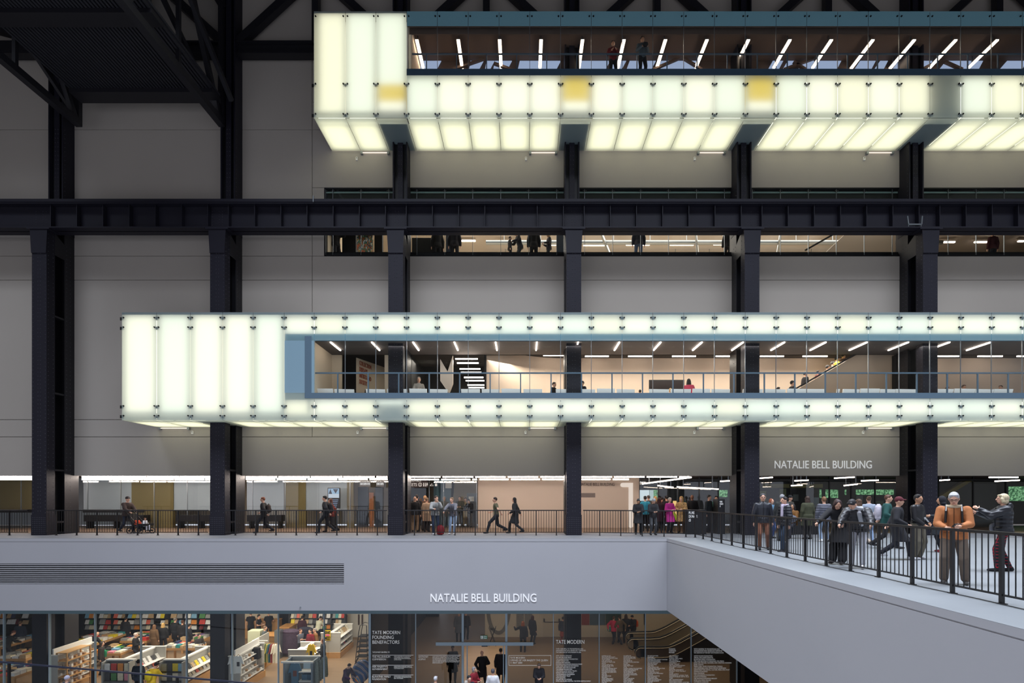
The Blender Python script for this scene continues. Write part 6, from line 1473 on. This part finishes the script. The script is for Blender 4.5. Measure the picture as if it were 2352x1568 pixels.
person('woman in a dark hooded coat standing behind the blonde woman', x+.05, y+1.6, 0, -75, 1.68, 'hold', skin=SKIN3, hair=('hood', (26,26,32)), top=('coat', (28,34,40)), bot=('jeans', (26,28,36)), shoes=(120,40,50), vox=.016)
x, y = at(2107, 1284)
person('man in a black leather jacket and camouflage trousers by the rightmost column', x, y, 0, 60, 1.74, 'stand', skin=SKIN3, hair=('short', (24,20,20)), top=('leather', (26,26,30)), bot=('cargo', (110,104,90)), shoes=(190,190,196), vox=.015, hl=(.14,-.2,.98), hr=(-.1,-.22,.95), near=False)
x, y = at(2140, 1298)
person('person in a dark coat and dark red cap walking right by the rightmost column', x, y+1.2, 0, 88, 1.72, 'walk', hair=('cap', (90,30,40)), top=('coat', (28,28,34)), bot=('trousers', (26,28,38)), shoes=(200,200,204), vox=.016)
x, y = onb(1922, .42)
q = person('person with long dark hair and black trousers leaning over the bridge railing', x, y, 0, -20, 1.74, 'rail', hair=('long', (52,30,30)), top=('coat', (26,26,30)), bot=('wide', (18,18,22)), shoes=(40,30,30), near=True, head=(35, 30))
x, y = onb(1968, .42)
q = person('person in a black puffer and pale trousers leaning over the bridge railing', x, y, 0, -5, 1.76, 'rail', hair=('short', (34,32,36)), top=('puffer', (40,40,44)), bot=('trousers', (176,178,186)), shoes=(214,210,208), near=True, extra=('scarf',), scarfc=(176,178,184), head=(38, -35), slim=1.15)
x, y = at(1752, 1262)
q = person('smiling man with glasses, black leather jacket and bronze trousers by the railing', x, y, 0, 8, 1.78, 'stand', hair=('short', (70,68,72)), top=('leather', (42,44,52)), bot=('jeans', (150,96,70)), shoes=(24,22,26), near=True, extra=('glasses','collar'), fl=(.15,.05,.08), fr=(-.1,-.08,.08), hl=(.27,-.03,.84), hr=(-.27,-.02,.84), slim=1.08)
x, y = at(1803, 1266)
q = person('dark-haired woman in black puffer and lilac scarf shouting to the left', x, y, 0, -55, 1.68, 'stand', hair=('short', (28,22,24)), top=('puffer', (34,35,42)), bot=('jeans', (36,52,72)), shoes=(24,26,34), near=True, extra=('scarf','hoodback'), scarfc=(168,158,174), slim=.95, fl=(.09,-.16,.08), fr=(-.09,.08,.08))
bag('grey shoulder bag behind the woman with the lilac scarf', (x+.25, y+.12, 1.0), (96,100,112), .34, .22, .14, name='shoulder_bag')
x, y = at(1784, 1241)
person('grey-haired man in a dark coat seen from behind near the railing', x+.05, y-.3, 0, 160, 1.78, 'stand', hair=('short', (150,150,154)), top=('coat', (52,54,54)), bot=('trousers', (44,44,40)), vox=.018)
x, y = at(1768, 1236)
person('red-haired woman in a blue top beyond the smiling man', x+.05, y, 0, 30, 1.62, 'hold', hair=('long', (140,74,46)), top=('jacket', (90,130,160)), bot=('jeans', (70,90,140)), vox=.018)
x, y = at(1834, 1238)
person('seated dark-haired woman holding a drink beyond the railing', x, y+.4, 0, -60, 1.66, 'sit', skin=SKIN3, hair=('long', (26,22,22)), top=('jacket', (120,80,34)), bot=('jeans', (40,40,50)), vox=.018, hl=(.1,-.34,.98), hr=(-.1,-.3,.95), drop=.28)
x, y = at(1855, 1238)
person('person in an olive coat seen from behind with long brown hair', x, y, 0, 190, 1.72, 'stand', hair=('long', (60,42,34)), top=('coat', (66,68,48)), bot=('trousers', (30,30,32)), vox=.018, slim=1.1)
x, y = at(1842, 1232)
person('man in a black cap beyond the olive coat', x, y+1, 0, 30, 1.76, 'stand', hair=('cap', (22,22,24)), top=('jacket', (60,56,50)), vox=.02)
x, y = at(1893, 1244)
person('woman in a grey puffer and light jeans with tousled brown hair', x, y, 0, 200, 1.68, 'stand', hair=('curly', (128,92,62)), top=('puffer', (84,86,98)), bot=('jeans', (140,160,186)), shoes=(220,220,220), vox=.018)
x, y = at(1996, 1247)
person('person in a pale grey jumper and blue jeans behind the walker in green', x, y, 0, 200, 1.70, 'stand', hair=('bun', (90,66,48)), top=('shirt', (150,160,176)), bot=('jeans', (120,140,170)), shoes=(40,40,44), vox=.018)
x, y = at(2025, 1258)
q = person('man in a dark green jacket striding right on the bridge', x, y-.2, 0, 88, 1.80, 'walk', hair=('short', (92,60,44)), top=('jacket', (24,72,68)), bot=('trousers', (30,30,34)), shoes=(40,40,44), vox=.015)
bag('pale patterned bag on the back of the man in dark green', q['back'], (190,184,196), .34, .5, .2, 50)
x, y = at(2003, 1256)
person('woman in beige trousers half hidden by the striding man', x, y+.6, 0, 250, 1.66, 'walk2', hair=('long', (80,56,40)), top=('shirt', (186,186,196)), bot=('trousers', (186,168,150)), vox=.02)
# --- queue near the entrance
def cz(Y): return Y
Q = [
 (1466, 23.3, 1.62, -10, 'phone', ('curly', (22,18,18)), ('coat', (28,28,32)), ('trousers', (22,22,26)), 'woman in a long black coat reading a phone at the corner railing', SKIN3),
 (1500, 23.0, 1.64, 5, 'phone', ('beanie', (150,150,152)), ('jacket', (36,36,40)), ('jeans', (74,76,80)), 'person in a grey woolly hat looking at a phone by the corner railing', None),
 (1482, 25.4, 1.74, 180, 'stand', ('short', (24,22,22)), ('jacket', (50,150,176)), ('trousers', (30,30,34)), 'person in a turquoise jacket in the queue', None),
 (1505, 25.9, 1.74, 160, 'stand', ('long', (190,150,96)), ('jacket', (80,70,64)), ('trousers', (40,40,44)), 'blonde woman in the queue behind the woolly hat', None),
 (1514, 24.6, 1.66, 170, 'stand', ('long', (70,26,26)), ('coat', (50,26,32)), ('trousers', (24,24,28)), 'person with dark red hair and maroon coat in the queue', None),
 (1538, 24.3, 1.66, 20, 'hold', ('short', (196,190,182)), ('coat', (168,30,120)), ('trousers', (30,28,34)), 'white-haired woman in a magenta coat and brown fur', None),
 (1565, 24.4, 1.70, -30, 'hold', ('hood', (176,134,80)), ('leopard', (186,144,92)), ('trousers', (110,84,56)), 'woman in a long leopard print coat with raised hood', None),
 (1590, 25.4, 1.80, 180, 'stand', ('bald', (0,0,0)), ('coat', (24,24,28)), ('trousers', (22,22,26)), 'large bald man in black seen from behind by the donation box', SKIN2),
 (1628, 24.6, 1.78, 40, 'stand', ('short', (30,26,26)), ('jacket', (28,34,38)), ('trousers', (28,30,40)), 'man in a dark jacket turning his head beside the donation boxes', None),
 (1531, 26.0, 1.76, 180, 'stand', ('short', (26,22,24)), ('jacket', (34,28,34)), ('trousers', (26,26,30)), 'dark-clad person behind the magenta coat', None),
 (1520, 27.6, 1.70, 150, 'stand', ('short', (40,30,28)), ('jacket', (190,40,34)), ('trousers', (40,40,50)), 'person in a bright red top deep in the queue', None),
 (1490, 27.8, 1.78, 200, 'stand', ('short', (90,80,74)), ('jacket', (70,74,80)), ('jeans', (50,60,80)), 'tall person in slate grey deep in the queue', None),
 (1645, 26.6, 1.74, -20, 'stand', ('short', (40,34,30)), ('shirt', (90,170,150)), ('trousers', (60,60,60)), 'person in a mint green shirt beyond the donation boxes', None),
]
for px, Y, H, yaw, pose, hair, top, bot, lab, sk in Q:
    q = person(lab, PX(px, Y), Y, 0, yaw, H, pose, skin=sk, hair=hair, top=top, bot=bot, vox=.02)
    if lab.startswith('white-haired woman in a magenta'): bag('bright yellow-green bag carried by the woman in magenta', q['hip']+Vector((-.05,-.1,-.12)), (200,214,50), .28, .38, .12, name='tote_bag')
# --- along the far railing
x = PX(1000, 23.15)
person('bearded man in a grey hoodie resting his chin on his hand at the railing', x, 23.25, 0, 18, 1.78, 'rail', hair=('short', (62,48,40)), top=('jacket', (150,150,148)), bot=('jeans', (32,44,66)), shoes=(206,206,210), near=True, lean=22, py=.2, hl=(.07,-.30,1.43), hr=(-.15,-.40,1.14), head=(0, 25))
x = PX(1037, 23.15)
person('man in a grey hooded top hanging both hands over the railing', x, 23.3, 0, -8, 1.72, 'rail', hair=('short', (128,98,72)), top=('jacket', (104,104,112)), bot=('jeans', (140,160,186)), shoes=(216,216,220), near=True, lean=26, py=.25, hl=(.27,-.52,.98), hr=(-.27,-.52,.98), head=(-5, -20), eh=(0, .2, 1))
bag('black and red backpack on the floor against the railing', (PX(1012, 23.1), 23.05, .22), (120,24,32), .34, .44, .2, -10)
Pn = [
 (291, 24.2, 1.76, 70, 'walk', ('cap', (44,36,36)), ('jacket', (54,40,36)), ('jeans', (34,40,54)), 'man in a cap and brown jacket pushing a pushchair', None, dict(hl=(.16,-.44,1.0), hr=(-.16,-.44,1.0))),
 (607, 24.3, 1.74, -80, 'walk', ('short', (120,64,40)), ('jacket', (34,32,32)), ('trousers', (24,24,30)), 'ginger-haired person in dark clothes walking left', None, {}),
 (749, 24.2, 1.80, -82, 'walk', ('short', (30,24,24)), ('jacket', (28,28,34)), ('trousers', (22,22,28)), 'dark-haired man in black walking left past the digital screen', None, {}),
 (762, 24.9, 1.66, -82, 'walk2', ('long', (90,50,36)), ('jacket', (110,40,34)), ('trousers', (40,36,40)), 'person in a rust red jacket walking behind the dark-haired man', None, {}),
 (1140, 24.0, 1.78, -85, 'walk', ('short', (54,38,32)), ('tee', (84,82,62)), ('trousers', (28,28,34)), 'man in an olive t-shirt walking left past the beige wall', None, dict(fl=(.08,-.42,.09), fr=(-.08,.46,.2), drop=.1)),
 (1184, 24.0, 1.72, -95, 'walk2', ('long', (24,20,22)), ('coat', (26,26,28)), ('skirt', (28,28,30)), 'long-haired woman in a short black coat walking past the beige wall', None, dict(fl=(.08,.36,.16), fr=(-.08,-.3,.09))),
 (953, 24.9, 1.72, 190, 'stand', ('bald', (0,0,0)), ('jacket', (36,34,36)), ('trousers', (150,120,90)), 'bald man in dark jacket and tan trousers, back to the railing', None, {}),
 (957, 25.6, 1.80, 185, 'stand', ('curly', (30,22,22)), ('coat', (34,30,32)), ('trousers', (24,24,26)), 'curly-haired tall person behind the bald man', None, {}),
 (980, 25.2, 1.66, 170, 'stand', ('short', (140,110,84)), ('coat', (190,160,132)), ('trousers', (28,26,28)), 'person in a pale beige coat beside the leaning men', None, {}),
 (976, 26.2, 1.76, 170, 'stand', ('short', (170,130,90)), ('jacket', (80,54,36)), ('trousers', (40,34,34)), 'fair-haired person in brown behind the beige coat', None, {}),
 (966, 27.0, 1.62, 160, 'stand', ('long', (90,60,40)), ('jacket', (60,50,46)), ('trousers', (30,30,34)), 'short person in dull brown near the ticket entrance', None, {}),
 (1020, 29.4, 1.74, 10, 'stand', ('short', (170,160,150)), ('jacket', (90,100,104)), ('trousers', (60,66,72)), 'grey figure behind the ticket hall glass, leftmost', None, {}),
 (1056, 29.6, 1.74, 0, 'hold', ('short', (34,30,34)), ('jacket', (70,72,64)), ('trousers', (50,50,54)), 'dark-haired figure behind the ticket hall glass', None, {}),
 (1069, 29.8, 1.66, 20, 'stand', ('short', (60,50,44)), ('coat', (186,166,130)), ('trousers', (176,160,130)), 'figure in cream clothes behind the ticket hall glass', None, {}),
 (1079, 29.2, 1.62, -20, 'lean', ('short', (30,26,26)), ('jacket', (30,30,34)), ('trousers', (90,84,80)), 'bending figure in black behind the ticket hall glass', None, {}),
]
for px, Y, H, yaw, pose, hair, top, bot, lab, sk, kw in Pn:
    q = person(lab, PX(px, Y), Y, 0, yaw, H, pose, skin=sk, hair=hair, top=top, bot=bot, vox=.018, extra=('eyes',) if Y < 24.5 else (), **kw)
    if lab.startswith('ginger'): bag('dark bag on the back of the ginger-haired walker', q['back'], (50,40,38), .28, .4, .16, -80)
    if lab.startswith('dark-haired man in black'): bag('black backpack on the dark-haired man by the screen', q['back'], (30,26,30), .3, .45, .18, -82)
# pushchair
X0, Y0 = PX(325, 24.2), 24.2
t = thing('pushchair', 'black double pushchair with children in orange and white', 'pushchair', (X0, Y0, 0))
for dx, dy in ((-.38,-.25),(-.38,.25),(.12,-.25),(.12,.25),(.5,0)):
    m = MB(); m.path([(X0+dx+.13*math.cos(a), Y0+dy, .13+.13*math.sin(a)) for a in [q*math.pi/8 for q in range(17)]], .022, 6); m.cyl((X0+dx, Y0+dy-.03, .13), (X0+dx, Y0+dy+.03, .13), .04, 8); m.build('wheel', M_black, t)
for dy in (-.25, .25):
    m = MB(); m.bar((X0+.5, Y0, .13), (X0-.2, Y0+dy, .5), .03, .03); m.bar((X0-.38, Y0+dy, .13), (X0-.1, Y0+dy, .55), .03, .03); m.bar((X0-.1, Y0+dy, .5), (X0-.55, Y0+dy, 1.02), .03, .03); m.build('frame', M_black, t)
m = MB(); m.bar((X0-.55, Y0-.27, 1.02), (X0-.55, Y0+.27, 1.02), .035, .035); m.build('handle', M_black, t)
m = MB(); m.prismx([(Y0-.25, .35), (Y0+.25, .35), (Y0+.25, .45), (Y0-.25, .45)], X0-.2, X0+.4); m.build('seat', M_black2, t)
m = MB(); m.add([(X0-.22,Y0-.25,.4),(X0-.22,Y0+.25,.4),(X0-.42,Y0+.25,.9),(X0-.42,Y0-.25,.9),(X0-.27,Y0-.25,.4),(X0-.27,Y0+.25,.4),(X0-.47,Y0+.25,.9),(X0-.47,Y0-.25,.9)], [(0,1,2,3),(7,6,5,4),(0,4,5,1),(1,5,6,2),(2,6,7,3),(3,7,4,0)]); m.build('backrest', M_black2, t)
m = MB(); m.ell((X0+.1, Y0-.02, .25), .28, .2, .1); m.build('basket', M_black2, t, smooth=True)
person('small child in an orange top sitting in the pushchair', X0-.12, Y0-.1, .10, 60, .86, 'sit', hair=('short', (120,80,60)), top=('jacket', (224,84,44)), bot=('trousers', (60,70,90)), vox=.02)
person('small child in a white top at the front of the pushchair', X0+.2, Y0-.05, .12, 70, .80, 'sit', hair=('short', (150,100,70)), top=('jacket', (214,214,220)), bot=('trousers', (190,190,200)), vox=.02)
# --- upper floors
def up_(lab, px, Y, zf, H=1.74, yaw=0, pose='stand', hair=('short', (26,22,22)), top=('jacket', (28,28,32)), bot=('trousers', (26,28,34)), skin=None, vox=.02, **kw): return person(lab, PX(px, Y), Y, zf, yaw, H, pose, skin=skin, hair=hair, top=top, bot=bot, vox=vox, **kw)
q = up_('man in a dark red jumper standing at the upper balcony glass', 1408, 23.1, UB0, 1.78, 0, 'hold', top=('shirt', (110,22,30)), extra=('eyes',), skin=SKIN3)
q = up_('man in a checked shirt photographing from the upper balcony', 1475, 23.0, UB0, 1.88, 10, 'hold', top=('shirt', (88,98,104)), skin=SKIN3, extra=('eyes',))
bag('black camera bag held by the man on the upper balcony', q['mid']+Vector((0,-.1,0)), (24,24,26), .24, .16, .12, name='camera_bag', strap=False)
for px, lab in ((1306, 'dark object stack left of the men on the upper balcony'), (1700, 'dark shape against the reflection panes, right of the men')):
    m = MB(); Y = 24.6; m.cap((PX(px-6, Y), Y, UB0+.2), (PX(px-6, Y), Y, UB0+1.0), .28, .22); m.cap((PX(px+6, Y), Y, UB0+.2), (PX(px+6, Y), Y, UB0+.7), .22, .2); tag(m.build('telescope_cover', M_black2, smooth=True), lab, 'cover')
G = 5.32
UPP = [
 ('dark-haired visitor low behind the white seats, beside the rust lettering', 842, 24.6, 1.50, 30, 'stand', ('long', (22,18,18)), ('jacket', (26,24,28))),
 ('brown-haired visitor beside the dark-haired one under the lettering', 859, 25.3, 1.55, -30, 'stand', ('short', (60,40,32)), ('jacket', (60,40,36))),
 ('man in a pale checked shirt raising a hand in the long gallery', 962, 23.5, 1.80, 15, 'hold', ('short', (150,140,130)), ('shirt', (150,144,136))),
 ('visitor in dull red low behind the seats of the long gallery', 996, 25, 1.35, 10, 'stand', ('short', (60,40,36)), ('jacket', (80,40,38))),
 ('pair of dark figures left of the centre column in the gallery', 1272, 23.8, 1.64, 60, 'stand', ('short', (40,30,28)), ('jacket', (28,26,30))),
 ('person in dark blue just right of the centre column in the gallery', 1338, 23.9, 1.72, -60, 'stand', ('short', (40,30,28)), ('jacket', (34,38,54))),
 ('fair-haired head in front of the wide display screen', 1540, 24.8, 1.56, 180, 'stand', ('curly', (200,160,100)), ('jacket', (90,70,60))),
 ('woman in a pink top with long dark hair by the display screen', 1582, 23.7, 1.78, 160, 'hold', ('long', (24,20,22)), ('shirt', (206,74,104))),
 ('small dark-haired head low by the seats, right of centre', 1470, 24.2, 1.38, 160, 'stand', ('short', (24,20,22)), ('jacket', (30,28,30))),
 ('low dark figure left of the rising escalator', 1787, 24.3, 1.52, 90, 'stand', ('short', (26,22,24)), ('jacket', (26,28,34))),
 ('dark figure stepping onto the gallery escalator', 1819, 24.2, 1.80, 90, 'stand', ('short', (26,22,24)), ('jacket', (26,28,34))),
 ('broad dark-haired figure right of the fourth column in the gallery', 2100, 25.3, 1.9, 200, 'hold', ('short', (40,32,30)), ('jacket', (30,28,32))),
 ('brown-haired head behind the seats at the right, leftmost', 2175, 24.3, 1.52, 0, 'stand', ('short', (70,54,44)), ('jacket', (40,34,40))),
 ('man with brown hair in black behind the seats at the right', 2213, 24.3, 1.62, 0, 'stand', ('short', (80,60,48)), ('jacket', (30,30,36))),
 ('man looking left behind the rightmost white seats', 2299, 24.3, 1.60, -60, 'stand', ('short', (80,58,46)), ('jacket', (34,30,34))),
]
for lab, px, Y, H, yaw, pose, hair, top in UPP: up_(lab, px, Y, G, H, yaw, pose, hair, top)
for i, (px, py, lab, c) in enumerate([(1849, 856, 'tall dark figure standing on the lower escalator steps', (28,28,34)), (1878, 853, 'short figure in dull red on the escalator', (110,30,30)), (1900, 841, 'dark-haired figure halfway up the escalator', (34,30,34)), (1912, 832, 'dark figure above the halfway escalator rider', (28,34,30)), (1921, 822, 'figure in a yellow-green safety vest near the escalator top', (200,210,40)), (1936, 815, 'dark figure at the top of the gallery escalator', (60,34,40))]):
    Y = 25.3; H = 1.70 if i != 1 else 1.3; zf = PZ(py, Y)-H+.05
    up_(lab, px, Y, zf, H, 90, 'stand', ('short', (30,26,26)), ('jacket', c))
S0 = SB0+.02
for i, (lab, px, Y, H, yaw, pose, top) in enumerate([
 ('dark silhouette photographing at the left end of the slot window', 772, 25.35, 1.95, 60, 'shoot', (24,24,28)),
 ('large dark figure left of the centre slot panes', 1005, 25.4, 1.9, 200, 'stand', (26,24,26)),
 ('dark figure with arms down beside the blue slot panel', 1044, 25.3, 2.0, 180, 'stand', (30,28,34)),
 ('man in profile seen leaning in the slot window', 1191, 25.2, 1.62, -70, 'lean', (30,28,34)),
 ('small figure crouched before the man in the slot window', 1171, 25.0, 1.25, 90, 'stand', (34,30,30)),
 ('pair of black silhouettes in the slot window', 1226, 25.4, 2.0, 180, 'stand', (20,20,24)),
 ('blonde figure in dark jacket at the slot window', 1261, 25.2, 1.5, -80, 'hold', (34,30,34)),
 ('standing figure in dark jacket and jeans in the slot window', 1467, 25.2, 2.0, 180, 'stand', (34,36,46)),
 ('small brown-haired head low in the slot window', 1544, 27, 1.2, 0, 'stand', (70,50,40)),
 ('single dark head low in the slot window near the escalator', 1826, 27, 1.2, 0, 'stand', (40,36,34)),
 ('dark figure beside the fourth column in the slot window', 1672, 25.2, 1.7, 180, 'stand', (20,20,26)),
 ('dark red figure at the right end of the slot window', 2281, 25.3, 1.65, 180, 'stand', (60,20,24))]):
    up_(lab, px, Y, S0, min(H, 1.95), yaw, pose, ('short' if i != 6 else 'bob', (30,24,24) if i != 6 else (190,160,110)), ('jacket', top), bot=('jeans', (60,74,96)) if i == 7 else ('trousers', (24,24,28)))
# --- lower level
def low(lab, px, head, H=1.70, yaw=180, pose='stand', hair=('short', (40,30,26)), top=('jacket', (28,28,32)), bot=('trousers', (28,30,38)), skin=None, Y=None, **kw):
    Y = Y or (CZ-ZL-H)*F/(head-VY); return person(lab, PX(px, Y), Y, ZL, yaw, H, pose, skin=skin, hair=hair, top=top, bot=bot, vox=.022, **kw)
LW = [
 ('dark-clad visitor leaning to a book table at the left edge', 22, 1447, 1.70, 150, 'lean', ('short', (90,44,34)), ('jacket', (30,32,34))),
 ('man in a navy jacket browsing near the left black bookcase', 46, 1426, 1.74, -160, 'stand', ('short', (110,84,60)), ('jacket', (34,44,60))),
 ('visitor in black seen from behind before the long bookcase', 288, 1417, 1.68, 180, 'stand', ('short', (24,20,20)), ('coat', (24,24,28))),
 ('balding man in black bending behind the tall gift unit', 216, 1450, 1.64, 160, 'lean', ('bald', (0,0,0)), ('jacket', (24,26,32))),
 ('woman in dark clothes carrying a green bag by the gift unit', 233, 1473, 1.62, 110, 'stand', ('long', (50,38,32)), ('jacket', (50,44,42))),
 ('white-haired visitor in black at the book table', 311, 1453, 1.66, 110, 'hold', ('short', (206,190,180)), ('jacket', (22,22,26))),
 ('visitor in a mottled brown coat among the book tables', 354, 1434, 1.66, 170, 'stand', ('long', (120,84,56)), ('coat', (104,78,52))),
 ('blonde visitor in a black jacket among the book tables', 374, 1430, 1.68, 190, 'stand', ('long', (206,166,104)), ('jacket', (24,24,28))),
 ('tall grey-haired man in black before the long bookcase', 402, 1418, 1.80, 170, 'stand', ('short', (120,110,100)), ('coat', (26,28,34))),
 ('woman with a brown bun beside the tall man in black', 419, 1424, 1.68, 190, 'stand', ('bun', (96,62,44)), ('coat', (30,28,30))),
 ('dark figure at the right end of the long bookcase', 434, 1432, 1.66, 150, 'stand', ('short', (30,26,26)), ('coat', (26,26,32))),
 ('curly dark-haired visitor at the card table', 457, 1455, 1.58, 60, 'hold', ('curly', (26,22,22)), ('jacket', (50,46,46))),
 ('man in navy near the glass beside the second book unit', 318, 1514, 1.72, 180, 'stand', ('short', (32,28,28)), ('jacket', (32,40,52))),
 ('person in a mustard yellow jacket near the glass', 352, 1521, 1.70, 170, 'lean', ('short', (30,24,24)), ('jacket', (214,176,40))),
 ('crouching child in dark clothes in the book aisle', 284, 1497, 1.3, 90, 'crouch', ('short', (30,28,30)), ('jacket', (40,44,50))),
 ('shop assistant in a black shirt, leftmost at the tills', 576, 1404, 1.80, 200, 'stand', ('short', (70,50,40)), ('tee', (22,22,26))),
 ('curly-haired customer between the two shop assistants', 594, 1411, 1.70, 90, 'hold', ('curly', (24,20,20)), ('tee', (26,26,30))),
 ('shop assistant in a black shirt, right of the till', 617, 1403, 1.80, 210, 'hold', ('short', (60,46,38)), ('tee', (22,22,26))),
 ('grey-clad man walking past the front till counter', 608, 1437, 1.72, 100, 'stand', ('short', (110,84,66)), ('jacket', (84,90,94))),
 ('woman in a grey t-shirt with folded arms by the rack', 690, 1444, 1.62, 60, 'cross', ('short', (96,60,46)), ('tee', (92,98,112))),
 ('bearded man in dark red by the rack', 713, 1444, 1.70, -20, 'stand', ('short', (40,30,28)), ('shirt', (128,30,44))),
 ('grey-haired man in a brown jacket facing the rack', 724, 1442, 1.72, -50, 'stand', ('short', (150,140,134)), ('jacket', (130,90,50))),
 ('person in a black jacket reading beside the yellow shirt', 742, 1466, 1.66, -70, 'hold', ('long', (90,54,40)), ('jacket', (24,24,28))),
 ('person in dark purple bending beside the patterned cloth', 797, 1520, 1.55, 60, 'lean', ('short', (60,44,40)), ('jacket', (62,44,66))),
 ('dark head behind the racks, near the till bookcase', 694, 1414, 1.66, 180, 'stand', ('short', (26,22,24)), ('jacket', (60,26,40))),
 ('person in a cream top leaning at the till bookcase', 732, 1414, 1.68, 160, 'lean', ('short', (26,22,24)), ('shirt', (206,204,180))),
 ('bald man in a black coat walking through the sliding door', 1108, 1491, 1.76, 200, 'walk', ('bald', (0,0,0)), ('coat', (20,20,22))),
 ('person in a grey overcoat standing on the foyer wood floor', 1054, 1404, 1.80, 10, 'stand', ('short', (60,50,44)), ('coat', (80,82,88))),
 ('person in black beside the grey overcoat in the foyer', 1070, 1403, 1.74, 170, 'stand', ('short', (30,26,26)), ('jacket', (30,28,30))),
 ('red-haired person pointing at the foyer notice board', 1201, 1426, 1.74, 170, 'stand', ('long', (150,84,52)), ('jacket', (36,36,42))),
 ('person in a long dark coat beside the foyer notice board', 1223, 1413, 1.70, 140, 'stand', ('long', (70,36,30)), ('coat', (38,38,42))),
 ('person in a rust red skirt beside the foyer column', 1293, 1416, 1.64, 160, 'stand', ('short', (30,26,26)), ('jacket', (40,44,54))),
 ('person in a bright pink top below the posters', 1409, 1413, 1.70, 150, 'walk', ('short', (90,60,46)), ('jacket', (200,40,80))),
 ('person in dark clothes next to the bright pink top', 1424, 1412, 1.74, 200, 'walk2', ('short', (50,36,30)), ('jacket', (96,80,60))),
 ('person in a long black coat right of the posters', 1438, 1410, 1.74, 180, 'stand', ('long', (60,44,34)), ('coat', (28,26,28))),
 ('person in black with an orange backpack by the escalators', 1455, 1411, 1.72, -60, 'phone', ('short', (22,20,20)), ('jacket', (26,24,26))),
 ('dim dark-clad figure for a reflection in the glass, left of the door', 1040, 1482, 1.74, 10, 'stand', ('short', (30,28,30)), ('coat', (40,44,52))),  # this and the next two: reflections in the glass built as dim people
 ('dim figure for a reflection in the glass, right of the door', 1150, 1488, 1.76, 170, 'stand', ('short', (40,34,32)), ('coat', (30,26,30))),
 ('dim figure for a reflection in the glass, below the opening notice', 1238, 1520, 1.66, 0, 'phone', ('short', (90,74,66)), ('jacket', (34,34,40))),
]
for lab, px, head, H, yaw, pose, hair, top in LW:
    bot = ('skirt', (150,60,40)) if 'rust red skirt' in lab else ('trousers', (30,32,40))
    kw = {}
    if 'pointing' in lab: kw = dict(hl=(.55,-.25,1.35))
    q = low(lab, px, head, H, yaw, pose, hair, top, bot, **kw)
    if 'carrying a green bag' in lab: bag('large green shoulder bag of the woman by the gift unit', q['hip']+Vector((.1,-.15,.15)), (30,130,90), .36, .42, .14, name='shoulder_bag')
    if 'orange backpack' in lab: bag('orange backpack worn by the escalators', q['back'], (214,90,30), .3, .42, .16, -60)
    if 'mustard' in lab: bag('black and yellow backpack near the glass', q['back']+Vector((.0,-.02,0)), (200,176,30), .3, .4, .16, -10)
    if lab.startswith('person in a bright pink top'): bag('teal bag at the hip of the person in pink', q['hip']+Vector((0,-.1,0)), (30,130,124), .3, .26, .12, name='shoulder_bag')
for lab, px, head, H, yaw, pose, hair, top in [
 ('grey-haired woman in a red jacket outside the sliding door', 1088, 1531, 1.60, 60, 'hold', ('bob', (140,136,138)), ('jacket', (130,26,40))),
 ('dark-haired person in front of the woman in red', 1077, 1551, 1.74, 30, 'stand', ('short', (26,24,26)), ('jacket', (30,32,44))),
 ('man in a white jacket with a dark strap walking to the door', 1132, 1536, 1.70, 180, 'stand', ('short', (70,68,76)), ('jacket', (216,216,220))),
 ('white-haired head at the bottom edge left of the door', 1000, 1553, 1.62, 170, 'stand', ('short', (200,200,206)), ('jacket', (60,60,66))),
 ('grey-haired head at the bottom edge below the woman in red', 1070, 1563, 1.60, 170, 'stand', ('short', (170,160,150)), ('jacket', (60,60,66))),
 ('person in a pale lilac hat at the bottom left edge', 153, 1552, 1.66, 160, 'stand', ('beanie', (190,190,212)), ('jacket', (40,56,84)))]:
    low(lab, px, head, H, yaw, pose, hair, top)
# ---------------------------------------------------------------- bake the fused surfaces
dg = bpy.context.evaluated_depsgraph_get(); dg.update()
for o in BAKE:
    nm = o.data.name; me = bpy.data.meshes.new_from_object(o.evaluated_get(dg)); old = o.data
    o['_new'] = 1; o.modifiers.clear() if False else None
    o.data = me; me.name = nm
    del o['_new']
for o in BAKE: o.modifiers.clear()
